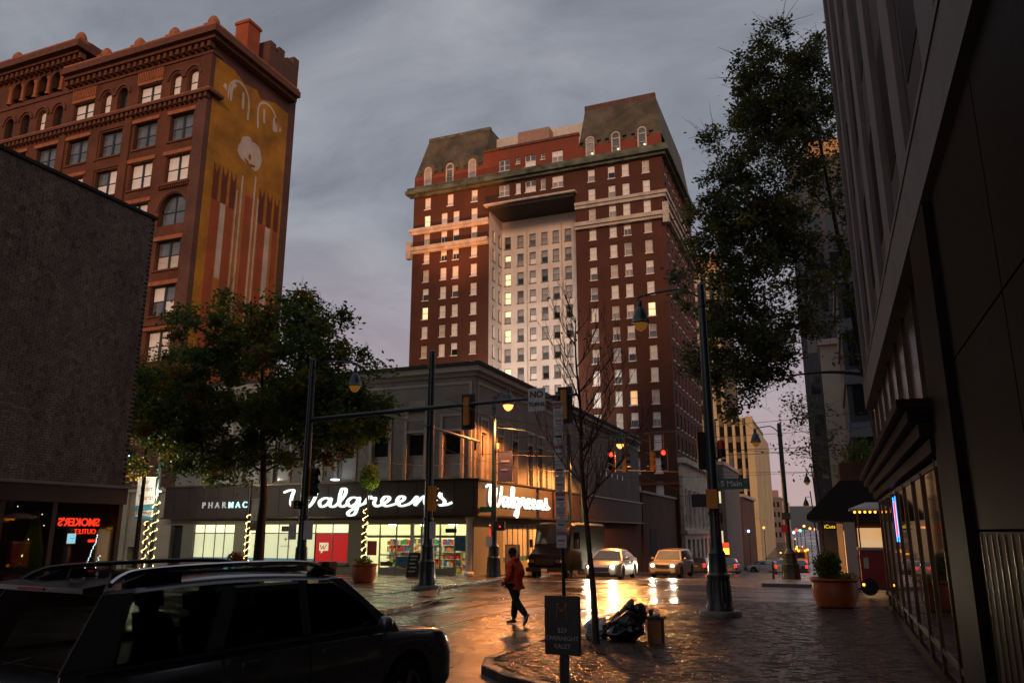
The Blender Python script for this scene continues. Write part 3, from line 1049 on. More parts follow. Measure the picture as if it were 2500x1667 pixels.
paint('painted_highlight', [bar(47.45, 48.05, 22.5, 29.1), bar(53.2, 53.85, 20, 29.1), bar(49.15, 49.32, 12, 31.0), bar(49.68, 49.9, 12, 32.6), bar(51.3, 51.5, 12, 33.2), bar(51.85, 52.03, 12, 31.3)], 'mural_white', 0.042)
caps = []
for a in (46.35, 47.38, 48.4, 52.1, 53.2, 54.2):
    caps.append([(a, 29.1), (a + 0.6, 29.1), (a + 0.62, 32.5), (a + 0.48, 31.9), (a + 0.3, 31.5), (a + 0.12, 31.9), (a - 0.03, 32.5)])
paint('painted_capital', caps, 'mural_maroon', 0.05)
def stroke(pts, w0):
    p = spline([Vector((0, a, z)) for a, z in pts], 5)
    polys = []
    for a, b in zip(p[:-1], p[1:]):
        d = (b - a)
        n = Vector((0, -d.z, d.y)).normalized() * w0
        polys.append([(q.y, q.z) for q in (a - n, b - n, b + n, a + n)])
    return [polys]
a1 = stroke([(47.25, 38.7), (47.2, 39.8), (47.75, 40.75), (48.6, 41.0), (49.4, 40.5), (49.75, 39.6), (49.75, 38.0)], 0.11)
a1 += stroke([(47.45, 38.7), (47.5, 39.9), (47.95, 40.55)], 0.2) + stroke([(48.95, 40.3), (49.05, 38.7)], 0.14)
a2 = stroke([(51.15, 37.9), (51.0, 39.9), (51.6, 40.75), (52.6, 40.85), (53.4, 40.2), (53.7, 38.8)], 0.11)
a2 += stroke([(53.35, 40.1), (53.35, 38.7)], 0.22) + stroke([(51.78, 40.2), (51.92, 38.8)], 0.14)
a2 += [[(46.45, 39.5), (46.9, 39.3), (46.9, 39.9), (46.6, 39.9)], [(54.0, 39.0), (54.4, 39.3), (54.1, 39.6)]]
paint('painted_arch', a1 + a2, 'mural_white', 0.03)
def disc(cy, cz, r, n=14, sq=1.0):
    return [(cy + r * math.cos(2 * math.pi * k / n), cz + r * sq * math.sin(2 * math.pi * k / n)) for k in range(n)]
paint('painted_cotton', [[(49.92, 36.5), (50.3, 36.55), (50.6, 36.25), (51.0, 36.35), (51.55, 36.15), (51.85, 35.6), (52.0, 35.1), (51.9, 34.5), (51.6, 33.9), (51.2, 33.65), (50.75, 33.8), (50.4, 34.0), (49.9, 33.95), (49.25, 34.1), (48.85, 34.6), (48.95, 35.2), (49.15, 35.55), (49.35, 36.15)]], 'mural_white', 0.03)
paint('painted_stem', [disc(50.42, 34.7, 0.17, 8, 1.7), [(50.3, 34.2), (49.75, 34.35), (49.85, 34.1), (50.4, 33.95)], [(50.5, 34.1), (51.2, 34.2), (51.1, 33.95), (50.45, 33.8)]], 'mural_rust', 0.046)

# ------------------------------------------------------------------ low beige shopfront left of the drugstore
bs = thing('beige_shopfront', 'low beige stone shopfront with a dark recessed doorway left of the drugstore', 'building', (-40, 35.0, 0.1))
b = MB()
facade(b, (-46, 35.0, 0.1), (1, 0, 0), (0, -1, 0), 11.0, 0, 4.3, [(5.1, 7.2, 0, 1.95), (3.6, 4.7, 2.2, 3.7), (7.9, 8.6, 0, 1.2)], 0.5)
b.poly([(-46, 35.0, 0), (-46, 45, 0), (-46, 45, 4.4), (-46, 35, 4.4)])
part(bs, 'front_wall', b, 'beige_stone')
part(bs, 'upper_wall', MB().box(-46, -35.02, 35.15, 44.8, 4.4, 8.2), 'office_brick_dark')
part(bs, 'cornice', MB().box(-46, -35.02, 34.75, 35.15, 4.4, 4.65), 'beige_stone')
part(bs, 'cornice', MB().box(-46, -35.02, 34.95, 35.15, 7.6, 7.85), 'beige_stone')
d = MB().box(-40.9, -38.8, 35.45, 35.5, 0.1, 2.05)
door = part(bs, 'door', d, 'door_wood')
part(door, 'arched_glass', MB().prism([(-40.1 + 0.3 * math.cos(R(a)), 35.44, 1.1 + 0.35 * math.sin(R(a))) for a in range(0, 181, 20)] + [(-40.4, 35.44, 0.35), (-39.8, 35.44, 0.35)], (0, 0.006, 0)), 'poster_grey')
part(bs, 'window', MB().box(-42.4, -41.3, 35.4, 35.45, 2.3, 3.8), 'window_dark')
part(bs, 'window', MB().box(-38.1, -37.4, 35.45, 35.48, 0.1, 1.3), 'window_dark')
for x in (-43.0, -38.5, -36.9):
    part(bs, 'pilaster', MB().box(x - 0.2, x + 0.2, 34.88, 35.02, 0.1, 4.4), 'beige_stone')
# ------------------------------------------------------------------ hotel tower with a white light court
HY = 88.0
HX0, HX1 = -50.0, -15.55
CX0, CX1, CB = -38.6, -26.75, 92.5
ht = thing('hotel_tower', 'tall dark red brick hotel with mansard corner roofs and a white painted light court', 'building', (-32.8, HY, -2.0))
HR = [45.95 - 2.61 * k for k in range(17)]
LC = [-47.85, -45.25, -43.47, -40.8]
RC = [-24.55, -21.95, -20.16, -17.6]
w2, h2 = 0.46, 0.86
hl_, hr_ = [], []
hw = []
for k, z in enumerate(HR):
    for x in LC:
        if k == 0 and x == -43.47:
            continue
        xx = x if not (k == 0 and x == -45.25) else -44.4
        hl_.append((xx - w2 - HX0, xx + w2 - HX0, z - h2, z + h2))
        hw.append((xx, HY, z, 0, k))
    for x in RC:
        hr_.append((x - w2 - CX1, x + w2 - CX1, z - h2, z + h2))
        hw.append((x, HY, z, 0, k))
f = MB()
facade(f, (HX0, HY, 0), (1, 0, 0), (0, -1, 0), CX0 - HX0, -4, 47.3, hl_, 0.22)
facade(f, (CX1, HY, 0), (1, 0, 0), (0, -1, 0), HX1 - CX1, -4, 47.3, hr_, 0.22)
mid = []
mw = []
for x, hwid in ((-36.48, 0.75), (-34.5, 0.36), (-32.77, 0.75), (-31.02, 0.36), (-29.03, 0.75)):
    mid.append((x - hwid - CX0, x + hwid - CX0, 45.1, 46.75))
    mw.append((x, 45.93, hwid, 0.82))
facade(f, (CX0, HY, 0), (1, 0, 0), (0, -1, 0), CX1 - CX0, 43.85, 47.3, mid, 0.22)
part(ht, 'front_wall', f, 'hotel_brick')
mid2 = []
for x, hwid, hh, z in ((-36.48, 0.75, 0.82, 49.55), (-34.5, 0.3, 0.45, 49.85), (-32.77, 0.75, 0.82, 49.55), (-31.02, 0.3, 0.45, 49.85), (-29.03, 0.75, 0.82, 49.5)):
    mid2.append((x - hwid - HX0, x + hwid - HX0, z - hh, z + hh))
    mw.append((x, z, hwid, hh))
dorm = [-47.85, -44.5, -41.1, -24.56, -21.2, -17.85]
f = MB()
facade(f, (HX0, HY, 0), (1, 0, 0), (0, -1, 0), HX1 - HX0, 48.3, 50.0, [h for h in mid2 if h[3] < 0], 0.2)
f2 = MB()
facade(f2, (CX0 - 0.9, HY + 0.03, 0), (1, 0, 0), (0, -1, 0), CX1 - CX0 + 1.6, 48.3, 51.9, [(h[0] + HX0 - (CX0 - 0.9), h[1] + HX0 - (CX0 - 0.9), h[2], h[3]) for h in mid2], 0.2)
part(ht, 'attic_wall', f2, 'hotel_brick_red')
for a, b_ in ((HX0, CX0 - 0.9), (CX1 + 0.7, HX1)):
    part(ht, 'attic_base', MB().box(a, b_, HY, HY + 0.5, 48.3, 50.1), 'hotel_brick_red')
# east side along the street
EC = [89.8, 92.3, 94.9, 97.4, 99.9, 102.5, 105.0, 107.5]
he = []
for k, z in enumerate(HR[:15]):
    for y in EC:
        he.append((y - w2 - HY, y + w2 - HY, z - h2, z + h2))
        hw.append((HX1, y, z, 1, k))
f = MB()
facade(f, (HX1, HY, 0), (0, 1, 0), (1, 0, 0), 21.5, -4, 47.3, he, 0.22)
part(ht, 'street_wall', f, 'hotel_brick')
f = MB()
f.poly([(HX0, 109.5, -4), (HX0, HY, -4), (HX0, HY, 47.3), (HX0, 109.5, 47.3)])
f.poly([(HX1, 109.5, -4), (HX0, 109.5, -4), (HX0, 109.5, 47.3), (HX1, 109.5, 47.3)])
f.poly([(HX0, HY, 47.3), (HX1, HY, 47.3), (HX1, 109.5, 47.3), (HX0, 109.5, 47.3)])
part(ht, 'rear_wall', f, 'hotel_brick')
# light court
BC = [-37.8, -35.95, -34.2, -32.5, -30.9, -29.2]
hb = []
cwn = []
for k in range(2, 17):
    z = 40.3 - 2.61 * (k - 2)
    for i, x in enumerate(BC):
        hb.append((x - w2 - CX0, x + w2 - CX0, z - h2, z + h2))
        cwn.append((x, CB, z, 0, k, i))
f = MB()
facade(f, (CX0, CB, 0), (1, 0, 0), (0, -1, 0), CX1 - CX0, -4, 43.85, hb, 0.22)
hs = []
for k in range(2, 17):
    z = 40.3 - 2.61 * (k - 2)
    for y in (89.55, 91.6):
        hs.append((y - 0.4 - HY, y + 0.4 - HY, z - h2, z + h2))
        cwn.append((CX0, y, z, 1, k, 9))
facade(f, (CX0, HY, 0), (0, 1, 0), (1, 0, 0), CB - HY, -4, 43.85, hs, 0.22)
f.poly([(CX1, CB, -4), (CX1, HY, -4), (CX1, HY, 43.85), (CX1, CB, 43.85)])
part(ht, 'court_wall', f, 'court_white')
for x in (-34.95, -30.05):
    part(ht, 'downpipe', MB().tube([(x, CB - 0.1, -3), (x, CB - 0.1, 42)], 0.09, 6), 'blind_cream')
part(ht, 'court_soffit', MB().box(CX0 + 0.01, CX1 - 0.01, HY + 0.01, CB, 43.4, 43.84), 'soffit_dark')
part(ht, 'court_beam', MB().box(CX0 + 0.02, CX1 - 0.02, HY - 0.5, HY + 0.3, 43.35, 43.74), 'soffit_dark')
part(ht, 'court_beam_edge', MB().box(CX0 - 0.4, CX1 + 0.3, HY - 0.95, HY - 0.1, 43.75, 44.0), 'limestone')
# windows: white double-hung sashes with blinds
def hung(wd, hh):
    m = MB()
    t = 0.075
    m.box(-wd, wd, 0, 0.09, -hh, -hh + t)
    m.box(-wd, wd, 0, 0.09, hh - t, hh)
    for s in (-1, 1):
        m.box(min(s * wd, s * (wd - t)), max(s * wd, s * (wd - t)), 0.002, 0.088, -hh + t, hh - t)
    m.box(-wd + t, wd - t, 0.0, 0.07, -0.035, 0.035)
    m.box(-wd - 0.06, wd + 0.06, -0.28, 0.0, -hh - 0.12, -hh - 0.002)
    return m
hsash = shared(hung(w2, h2), 'window', 'sash_white')
hs6 = hung(w2, h2)
hs6.box(-0.02, 0.02, 0.02, 0.06, -h2 + 0.08, h2 - 0.08)
hs6.box(-w2 + 0.08, w2 - 0.08, 0.025, 0.055, h2 * 0.45, h2 * 0.45 + 0.03)
hsash6 = shared(hs6, 'window', 'sash_white')
hsashg = shared(hung(w2, h2), 'window', 'sash_grey')
hpane = shared(MB().box(-w2 + 0.06, w2 - 0.06, 0, 0.012, -h2 / 2 + 0.03, h2 / 2 - 0.03), 'pane', 'blind_white')
r3 = random.Random(11)
def put_window(x, y, z, side, mats, grey=False):
    rz = R(90) if side else 0
    dx, dy = (-0.2, 0) if side else (0, 0.2)
    me = hsashg if grey else (hsash6 if r3.random() < 0.2 else hsash)
    wn = inst(me, 'window', ht, rel(ht, x + dx, y + dy, z), rz)
    for q, mm in ((1, mats[0]), (-1, mats[1])):
        inst(hpane, 'pane', wn, (0, 0.05, q * h2 / 2), 0, mm)
for x, y, z, side, k in hw:
    u_ = r3.random()
    a = 'blind_white' if u_ < 0.7 else ('blind_cream' if u_ < 0.87 else 'blind_grey')
    b_ = a if r3.random() < 0.72 else r3.choice(['blind_grey', 'window_dark', 'window_sky', 'window_sky'])
    if r3.random() < 0.012 and not side:
        a = b_ = 'window_lit'
    if abs(x + 20.16) < 0.01 and k == 11 and not side:
        a = b_ = 'window_lit_orange'
    put_window(x, y, z, side, (a, b_))
for x, y, z, side, k, i in cwn:
    if i == 0 and k not in (2, 8, 10):
        put_window(x, y, z, side, ('window_lit', r3.choice(['window_lit', 'blind_grey'])), True)
    elif i == 2 and k > 2:
        put_window(x, y, z, side, ('blind_grey', 'blind_white'), True)
    else:
        put_window(x, y, z, side, (r3.choice(['blind_grey', 'window_sky', 'blind_grey']), r3.choice(['window_dark', 'window_sky', 'blind_grey'])), True)
for x, z, wd, hh in mw:
    wn = part(ht, 'window', MB(), 'sash_white')
    bpy.data.objects.remove(wn)
    m = hung(wd, hh)
    if wd > 0.5:
        m.box(-0.06, 0.06, -0.01, 0.08, -hh + 0.08, hh - 0.08)
    wn = inst(shared(m, 'wide_window', 'sash_white'), 'window', ht, rel(ht, x, HY + 0.19, z))
    for q in (-1, 1):
        pm_ = shared(MB().box(-wd + 0.06, wd - 0.06, 0, 0.012, -hh / 2 + 0.03, hh / 2 - 0.03), 'pane', r3.choice(['blind_grey', 'blind_white', 'window_sky']))
        inst(pm_, 'pane', wn, (0, 0.05, q * hh / 2))
# cornices and belts
def hb_band(z0, z1, out_, m, x0, x1, name='belt_course', corner=True):
    b = MB().box(x0 - (out_ if x0 == HX0 else 0), x1 + (out_ if x1 == HX1 else 0), HY - out_, HY + 0.02, z0, z1)
    if x1 == HX1:
        b.box(HX1 - 0.02, HX1 + out_, HY + 0.02, 109.4, z0 + 0.003, z1 - 0.003)
    part(ht, name, b, m)
for x0, x1 in ((HX0, CX0 - 0.02), (CX1 + 0.02, HX1)):
    hb_band(41.55, 41.95, 0.25, 'limestone', x0, x1)
    hb_band(41.95, 42.35, 0.45, 'limestone', x0, x1)
    hb_band(38.75, 39.1, 0.45, 'limestone', x0, x1)
    hb_band(39.1, 39.6, 0.7, 'limestone', x0, x1)
hb_band(47.0, 47.35, 0.5, 'copper_green', HX0, HX1, 'cornice')
hb_band(47.35, 47.85, 0.95, 'copper_green', HX0, HX1, 'cornice')
hb_band(47.85, 48.3, 0.75, 'copper_green', HX0, HX1, 'cornice')
part(ht, 'corner_bracket', MB().box(HX1 - 0.1, HX1 + 0.6, HY - 0.75, HY - 0.1, 38.0, 40.6), 'limestone')
part(ht, 'corner_bracket', MB().box(HX0 - 0.6, HX0 + 0.1, HY - 0.75, HY - 0.1, 38.0, 40.4), 'limestone')
# mansards
def mansard(x0, x1, xi0, xi1, y1, z1, coping):
    b = MB()
    z0 = 50.0
    yb = HY + 1.6
    A = [(x0, HY + 0.05, z0), (x1, HY + 0.05, z0), (x1, y1, z0), (x0, y1, z0)]
    T = [(xi0, yb, z1), (xi1, yb, z1), (xi1, y1, z1), (xi0, y1, z1)]
    b.add(A + T, [(0, 1, 5, 4), (1, 2, 6, 5), (2, 3, 7, 6), (3, 0, 4, 7), (4, 5, 6, 7)])
    o = part(ht, 'mansard_roof', b, 'slate')
    part(o, 'coping', MB().box(xi0 - 0.12, xi1 + 0.12, yb - 0.15, yb + 0.4, z1 - (0.35 if coping == 'copper_green' else 1.0), z1 + 0.06), coping)
mansard(HX0 - 0.05, CX0 - 0.7, -48.6, -39.3, 97, 56.5, 'copper_green')
mansard(CX1 + 0.6, HX1 + 0.1, -25.5, -16.4, 109, 56.6, 'slate_coping')
for x in dorm:
    y = HY - 0.12
    d = MB()
    arch_ring(d, x, 0.55, 0.85, 50.75, y + 0.25, 0.25)
    arch_ring(d, x, 0.8, 1.12, 50.75, y + 1.2, 1.1)
    for s in (-1, 1):
        d.box(min(x + s * 0.55, x + s * 0.9), max(x + s * 0.55, x + s * 0.9), y, y + 1.0, 50.0, 50.76)
    for s in (-1, 1):
        d.box(min(x + s * 0.85, x + s * 1.35), max(x + s * 0.85, x + s * 1.35), y - 0.05, y + 0.9, 50.6, 50.85)
    dm = part(ht, 'dormer', d, 'slate')
    fr = MB()
    for s in (-1, 1):
        fr.box(x + s * 0.5 - 0.09, x + s * 0.5 + 0.09, y - 0.05, y + 0.05, 48.45, 50.75)
    arch_ring(fr, x, 0.42, 0.6, 50.72, y + 0.05, 0.1)
    fr.box(x - 0.5, x + 0.5, y - 0.04, y + 0.04, 50.3, 50.45)
    fr.box(x - 0.5, x + 0.5, y - 0.04, y + 0.04, 49.2, 49.27)
    fr.box(x - 0.62, x + 0.62, y - 0.1, y + 0.04, 48.32, 48.45)
    part(dm, 'window_frame', fr, 'limestone')
    gl = MB().poly([(x - 0.45, y + 0.045, 48.45), (x + 0.45, y + 0.045, 48.45), (x + 0.45, y + 0.045, 50.72)] + [(x + 0.45 * math.cos(R(a)), y + 0.045, 50.72 + 0.45 * math.sin(R(a))) for a in range(20, 161, 20)] + [(x - 0.45, y + 0.045, 50.72)])
    part(dm, 'pane', gl, r3.choice(['window_sky', 'blind_grey']))
    if x > -30:
        bl = MB().ball((x + 0.3, y - 0.12, 48.7 + 0.1), 0.09)
        part(dm, 'window_light', bl, 'bulb_warm')
pb = MB().box(-39.6, -26.6, 92, 100, 47.5, 55.9)
part(ht, 'penthouse', pb, 'penthouse_pale')
part(ht, 'penthouse_block', MB().box(-35.4, -30.9, 90.3, 91.95, 50, 55.3), 'penthouse_tan')
part(ht, 'attic_coping', MB().box(CX0 - 0.9, CX1 + 0.7, HY - 0.12, HY + 0.5, 51.9, 52.25), 'slate_coping')
# carved stone base along the street
st = MB()
facade(st, (HX1 + 0.35, HY + 0.4, 0), (0, 1, 0), (1, 0, 0), 20.6, -4, 9.6, [(2 + 3.2 * k, 3.7 + 3.2 * k, 2.9, 6.2) for k in range(6)] + [(2 + 3.2 * k, 3.7 + 3.2 * k, -2.5, 1.3) for k in range(6)], 0.3)
st.poly([(HX1 - 0.05, HY + 0.4, -4), (HX1 + 0.35, HY + 0.4, -4), (HX1 + 0.35, HY + 0.4, 9.6), (HX1 - 0.05, HY + 0.4, 9.6)])
base_ = part(ht, 'stone_base', st, 'limestone')
part(base_, 'cornice', MB().box(HX1, HX1 + 0.95, HY + 0.1, HY + 21, 9.6, 10.2), 'limestone')
part(base_, 'cornice', MB().box(HX1, HX1 + 0.75, HY + 0.2, HY + 21, 1.9, 2.3), 'limestone')
for k in range(12):
    part(base_, 'quoin', MB().box(HX1 + 0.1, HX1 + 0.5, HY + 0.25, HY + (1.2 if k % 2 else 0.9), -3.5 + k * 1.06, -2.55 + k * 1.06), 'limestone')
for k in range(6):
    y = HY + 0.4 + 2.85 + 3.2 * k
    part(base_, 'window', MB().box(HX1 + 0.05, HX1 + 0.1, y - 0.85, y + 0.85, 2.9, 6.2), 'window_dark')
    part(base_, 'shop_window', MB().box(HX1 + 0.05, HX1 + 0.1, y - 0.85, y + 0.85, -2.5, 1.3), 'window_dark')
for k in range(7):
    y = HY + 1.6 + 3.2 * k
    part(base_, 'engaged_column', MB().lathe([(0.34, 0), (0.3, 0.4), (0.27, 3.9), (0.36, 4.2)], (HX1 + 0.4, y, 2.6), 10), 'limestone', smooth=40)
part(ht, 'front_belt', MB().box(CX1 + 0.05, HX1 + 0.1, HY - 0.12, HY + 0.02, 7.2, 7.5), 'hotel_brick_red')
# low brick buildings between the drugstore and the hotel
lb = thing('low_brick_building', 'low dark brick building beside the street below the hotel', 'building', (-20, 72, -3))
part(lb, 'wall', MB().box(-30, -15.9, 71.4, 87.8, -4, 5.6), 'far_brick')
part(lb, 'coping', MB().box(-30.1, -15.75, 71.3, 87.9, 5.6, 5.8), 'limestone')
part(lb, 'gate_opening', MB().box(-15.92, -15.86, 74, 77.2, -3, 2.4), 'roof_black')
# ------------------------------------------------------------------ grey corner drugstore
DX, DY = -16.0, 34.9
DL, DB = -34.9, 70.8
dg_ = thing('drugstore_building', 'grey two-storey corner drugstore with lit script signs on a dark canopy', 'building', (DX, DY, 0.1))
G0 = 0.1
wf = [-17.25 - 2.05 * k for k in range(8)]
fh = [(x - 0.48 - DL, x + 0.48 - DL, 4.78, 7.0) for x in wf]
f = MB()
facade(f, (DL, DY, 0), (1, 0, 0), (0, -1, 0), DX - DL, 4.4, 9.9, fh, 0.16)
ws = [36.0, 38.1, 40.2, 42.6, 44.25, 46.9, 48.6]
fs_ = [(y - 0.36 - DY, y + 0.36 - DY, 4.72, 6.98) for y in ws]
facade(f, (DX, DY, 0), (0, 1, 0), (1, 0, 0), DB - DY, 4.4, 9.9, fs_, 0.16)
f.poly([(DL, DB, 0), (DL, DY, 0), (DL, DY, 9.9), (DL, DB, 9.9)])
f.poly([(DX, DB, -3), (DL, DB, -3), (DL, DB, 9.9), (DX, DB, 9.9)])
part(dg_, 'upper_wall', f, 'grey_stucco')
part(dg_, 'roof', MB().box(DL - 0.35, DX + 0.42, DY - 0.42, DB + 0.3, 10.25, 10.42), 'roof_black')
part(dg_, 'cornice', MB().box(DL - 0.2, DX + 0.3, DY - 0.3, DB + 0.2, 9.98, 10.25), 'grey_trim')
part(dg_, 'cornice', MB().box(DL - 0.1, DX + 0.12, DY - 0.12, DB + 0.1, 9.75, 9.98), 'grey_stucco')
def up_window(x, y, side, w_, z0, z1, tr):
    m = MB()
    h_ = (z1 - z0) / 2
    for s in (-1, 1):
        m.box(min(s * w_, s * (w_ - 0.06)), max(s * w_, s * (w_ - 0.06)), 0, 0.07, -h_, h_)
    m.box(-w_ + 0.06, w_ - 0.06, 0.003, 0.067, -h_, -h_ + 0.07)
    m.box(-w_ + 0.06, w_ - 0.06, 0.003, 0.067, h_ - 0.07, h_)
    m.box(-w_ + 0.06, w_ - 0.06, 0.003, 0.067, -0.06, 0.0)
    o = inst(shared(m, 'window', 'grey_trim'), 'window', dg_, rel(dg_, x - (0.12 if side else 0), y + (0 if side else 0.12), (z0 + z1) / 2), R(90) if side else 0)
    for q in (-1, 1):
        pm_ = shared(MB().box(-w_ + 0.05, w_ - 0.05, 0, 0.012, -h_ / 2 + 0.03, h_ / 2 - 0.03), 'pane', 'window_dark' if q > 0 else 'blind_grey')
        inst(pm_, 'pane', o, (0, 0.035, q * h_ / 2))
for x in wf:
    up_window(x, DY, False, 0.48, 4.78, 7.0, True)
    # moulded frame round the window and the panel above it
    t = MB()
    for s in (-1, 1):
        t.box(x + s * 0.58 - 0.08, x + s * 0.58 + 0.08, DY - 0.06, DY + 0.01, 4.7, 7.9)
    t.box(x - 0.5, x + 0.5, DY - 0.06, DY + 0.01, 7.02, 7.14)
    t.box(x - 0.5, x + 0.5, DY - 0.06, DY + 0.01, 7.78, 7.9)
    part(dg_, 'window_surround', t, 'grey_trim')
for y in ws:
    up_window(DX, y, True, 0.36, 4.72, 6.98, False)
    t = MB()
    for s in (-1, 1):
        t.box(DX - 0.01, DX + 0.06, y + s * 0.44 - 0.06, y + s * 0.44 + 0.06, 4.7, 7.75)
    t.box(DX - 0.01, DX + 0.06, y - 0.38, y + 0.38, 7.0, 7.12)
    t.box(DX - 0.01, DX + 0.06, y - 0.38, y + 0.38, 7.63, 7.75)
    part(dg_, 'window_surround', t, 'grey_trim')
# raised panel lines at the corner
t = MB()
t.box(DX - 0.3, DX - 0.16, DY - 0.05, DY + 0.01, 4.7, 9.5)
t.box(DL + 0.2, DX - 0.3, DY - 0.05, DY + 0.01, 9.36, 9.5)
t.box(DX - 0.01, DX + 0.05, DY + 0.25, DY + 0.37, 4.7, 9.5)
t.box(DX - 0.01, DX + 0.05, DY + 0.37, DB - 0.5, 9.36, 9.5)
part(dg_, 'panel_moulding', t, 'grey_trim')
for k in range(5):
    part(dg_, 'vent', MB().box(DX - 0.02, DX + 0.03, 57.5 + k * 1.7, 57.8 + k * 1.7, 6.3, 6.65), 'window_dark')
# canopy band
cb = MB().box(DL - 0.2, DX + 0.4, DY - 0.42, DY + 0.02, 2.92, 4.55)
cb.box(DX - 0.02, DX + 0.4, DY + 0.02, 69.6, 2.925, 4.545)
can = part(dg_, 'canopy_band', cb, 'canopy_brown')
t = MB()
for z in (4.55, 2.83):
    t.box(DL - 0.3, DX + 0.5, DY - 0.52, DY + 0.02, z, z + 0.09)
    t.box(DX - 0.02, DX + 0.5, DY + 0.02, 69.7, z + 0.002, z + 0.088)
part(can, 'edge_trim', t, 'bronze')
for k in range(19):
    x = DL + 0.5 + k * 1.03
    part(can, 'panel_seam', MB().box(x, x + 0.02, DY - 0.43, DY - 0.41, 2.93, 4.54), 'roof_black')
# ---- script lettering
UW = [[(0.0, 1.72), (0.35, 1.95), (0.62, 1.9), (0.52, 1.2), (0.5, 0.4), (0.75, 0.0), (1.05, 0.35), (1.25, 1.1), (1.32, 1.75)],
      [(1.32, 1.75), (1.22, 0.9), (1.3, 0.15), (1.6, 0.05), (1.9, 0.7), (2.05, 1.5), (2.1, 1.95)],
      [(2.95, 0.85), (2.6, 1.0), (2.28, 0.6), (2.4, 0.05), (2.75, 0.3), (2.98, 0.95), (2.92, 0.25), (3.1, 0.02), (3.4, 0.35), (3.8, 1.3), (3.84, 1.9), (3.62, 1.95), (3.5, 1.2), (3.5, 0.3), (3.7, 0.02), (3.98, 0.3)],
      [(4.62, 0.88), (4.25, 1.0), (3.98, 0.55), (4.15, 0.05), (4.48, 0.35), (4.68, 0.95), (4.6, 0.1), (4.45, -0.75), (4.15, -0.95), (4.05, -0.6), (4.5, -0.05), (5.0, 0.35)],
      [(5.0, 0.35), (5.2, 0.95), (5.32, 1.08), (5.4, 0.86), (5.62, 0.9), (5.55, 0.35), (5.7, 0.02), (6.0, 0.2), (6.35, 0.6), (6.42, 0.92), (6.18, 1.02), (6.0, 0.55), (6.2, 0.04), (6.55, 0.12), (6.85, 0.3)],
      [(6.85, 0.3), (7.2, 0.62), (7.27, 0.92), (7.03, 1.02), (6.86, 0.55), (7.05, 0.04), (7.4, 0.12), (7.7, 0.4), (7.98, 0.98), (7.92, 0.4), (7.9, 0.02)],
      [(7.9, 0.1), (8.2, 0.75), (8.42, 0.98), (8.42, 0.4), (8.55, 0.04), (8.8, 0.25), (9.15, 0.85), (9.28, 1.3)],
      [(9.28, 1.3), (9.3, 0.9), (9.5, 0.45), (9.4, 0.06), (9.1, 0.05)],
      [(9.3, 0.03), (9.6, 0.08), (9.9, 0.3)]]
def script_sign(name, org, u, n, sx, sz, wd, m):
    org, u, n = Vector(org), Vector(u), Vector(n)
    first = None
    for st_ in UW:
        p = spline([Vector((a * sx, b * sz, 0)) for a, b in st_], 7)
        b = MB()
        L1, L2 = [], []
        for i, q in enumerate(p):
            d = (p[min(i + 1, len(p) - 1)] - p[max(i - 1, 0)]).normalized()
            k = wd * (0.62 + 0.62 * abs(d.y))
            nn = Vector((-d.y * 0.55 - d.y * 0.45, d.x, 0)) * k
            W_ = lambda r, dep: org + u * r.x + Vector((0, 0, r.y)) + n * dep
            L1.append([W_(q + nn, 0.0), W_(q + nn * 0.85, 0.1), W_(q - nn * 0.85, 0.1), W_(q - nn, 0.0)])
        b.loft(L1, True)
        o = part(dg_ if first is None else first, 'script_sign' if first is None else 'letter_stroke', b, m)
        first = first or o
    return first
script_sign('sign', (-26.85, DY - 0.43, 3.38), (1, 0, 0), (0, -1, 0), 1.0, 0.46, 0.066, 'neon_white')
script_sign('sign', (DX + 0.41, 35.3, 3.38), (0, 1, 0), (1, 0, 0), 0.94, 0.52, 0.060, 'neon_white')
x = -32.2
for ch_, m_ in zip('PHARMACY', ['neon_dim'] * 4 + ['neon_cyan'] * 4):
    me = text_mesh(ch_, 0.46, m_, 0.03, 'CENTER', 'letter', 0, 0.004)
    inst(me, 'letter', dg_, rel(dg_, x, DY - 0.46, 3.55)).rotation_euler = (R(90), 0, 0)
    x += 0.47
# ---- ground floor, front
gf = MB()
facade(gf, (DL, DY, 0), (1, 0, 0), (0, -1, 0), DX - DL, G0, 2.92, [(-33.2 - DL, -30.35 - DL, 0.6, 2.52), (-29.7 - DL, -23.05 - DL, 0.6, 2.52), (-22.15 - DL, -16.36 - DL, G0, 2.56), (-34.85 - DL, -34.0 - DL, G0, 2.5)], 0.3)
facade(gf, (DX, DY, 0), (0, 1, 0), (1, 0, 0), 9.6, G0 - 1, 2.92, [(38.6 - DY, 43.9 - DY, 0.6, 2.55), (36.75 - DY, 37.75 - DY, 0.3, 2.5)], 0.15)
part(dg_, 'pier_wall', gf, 'pebble_pier')
part(dg_, 'side_wall', MB().box(DX - 0.3, DX, DY + 9.6, DB, -4, 2.9), 'far_brick')
part(dg_, 'dark_entry', MB().box(-34.85, -34.0, DY + 0.25, DY + 0.3, G0, 2.5), 'roof_black')
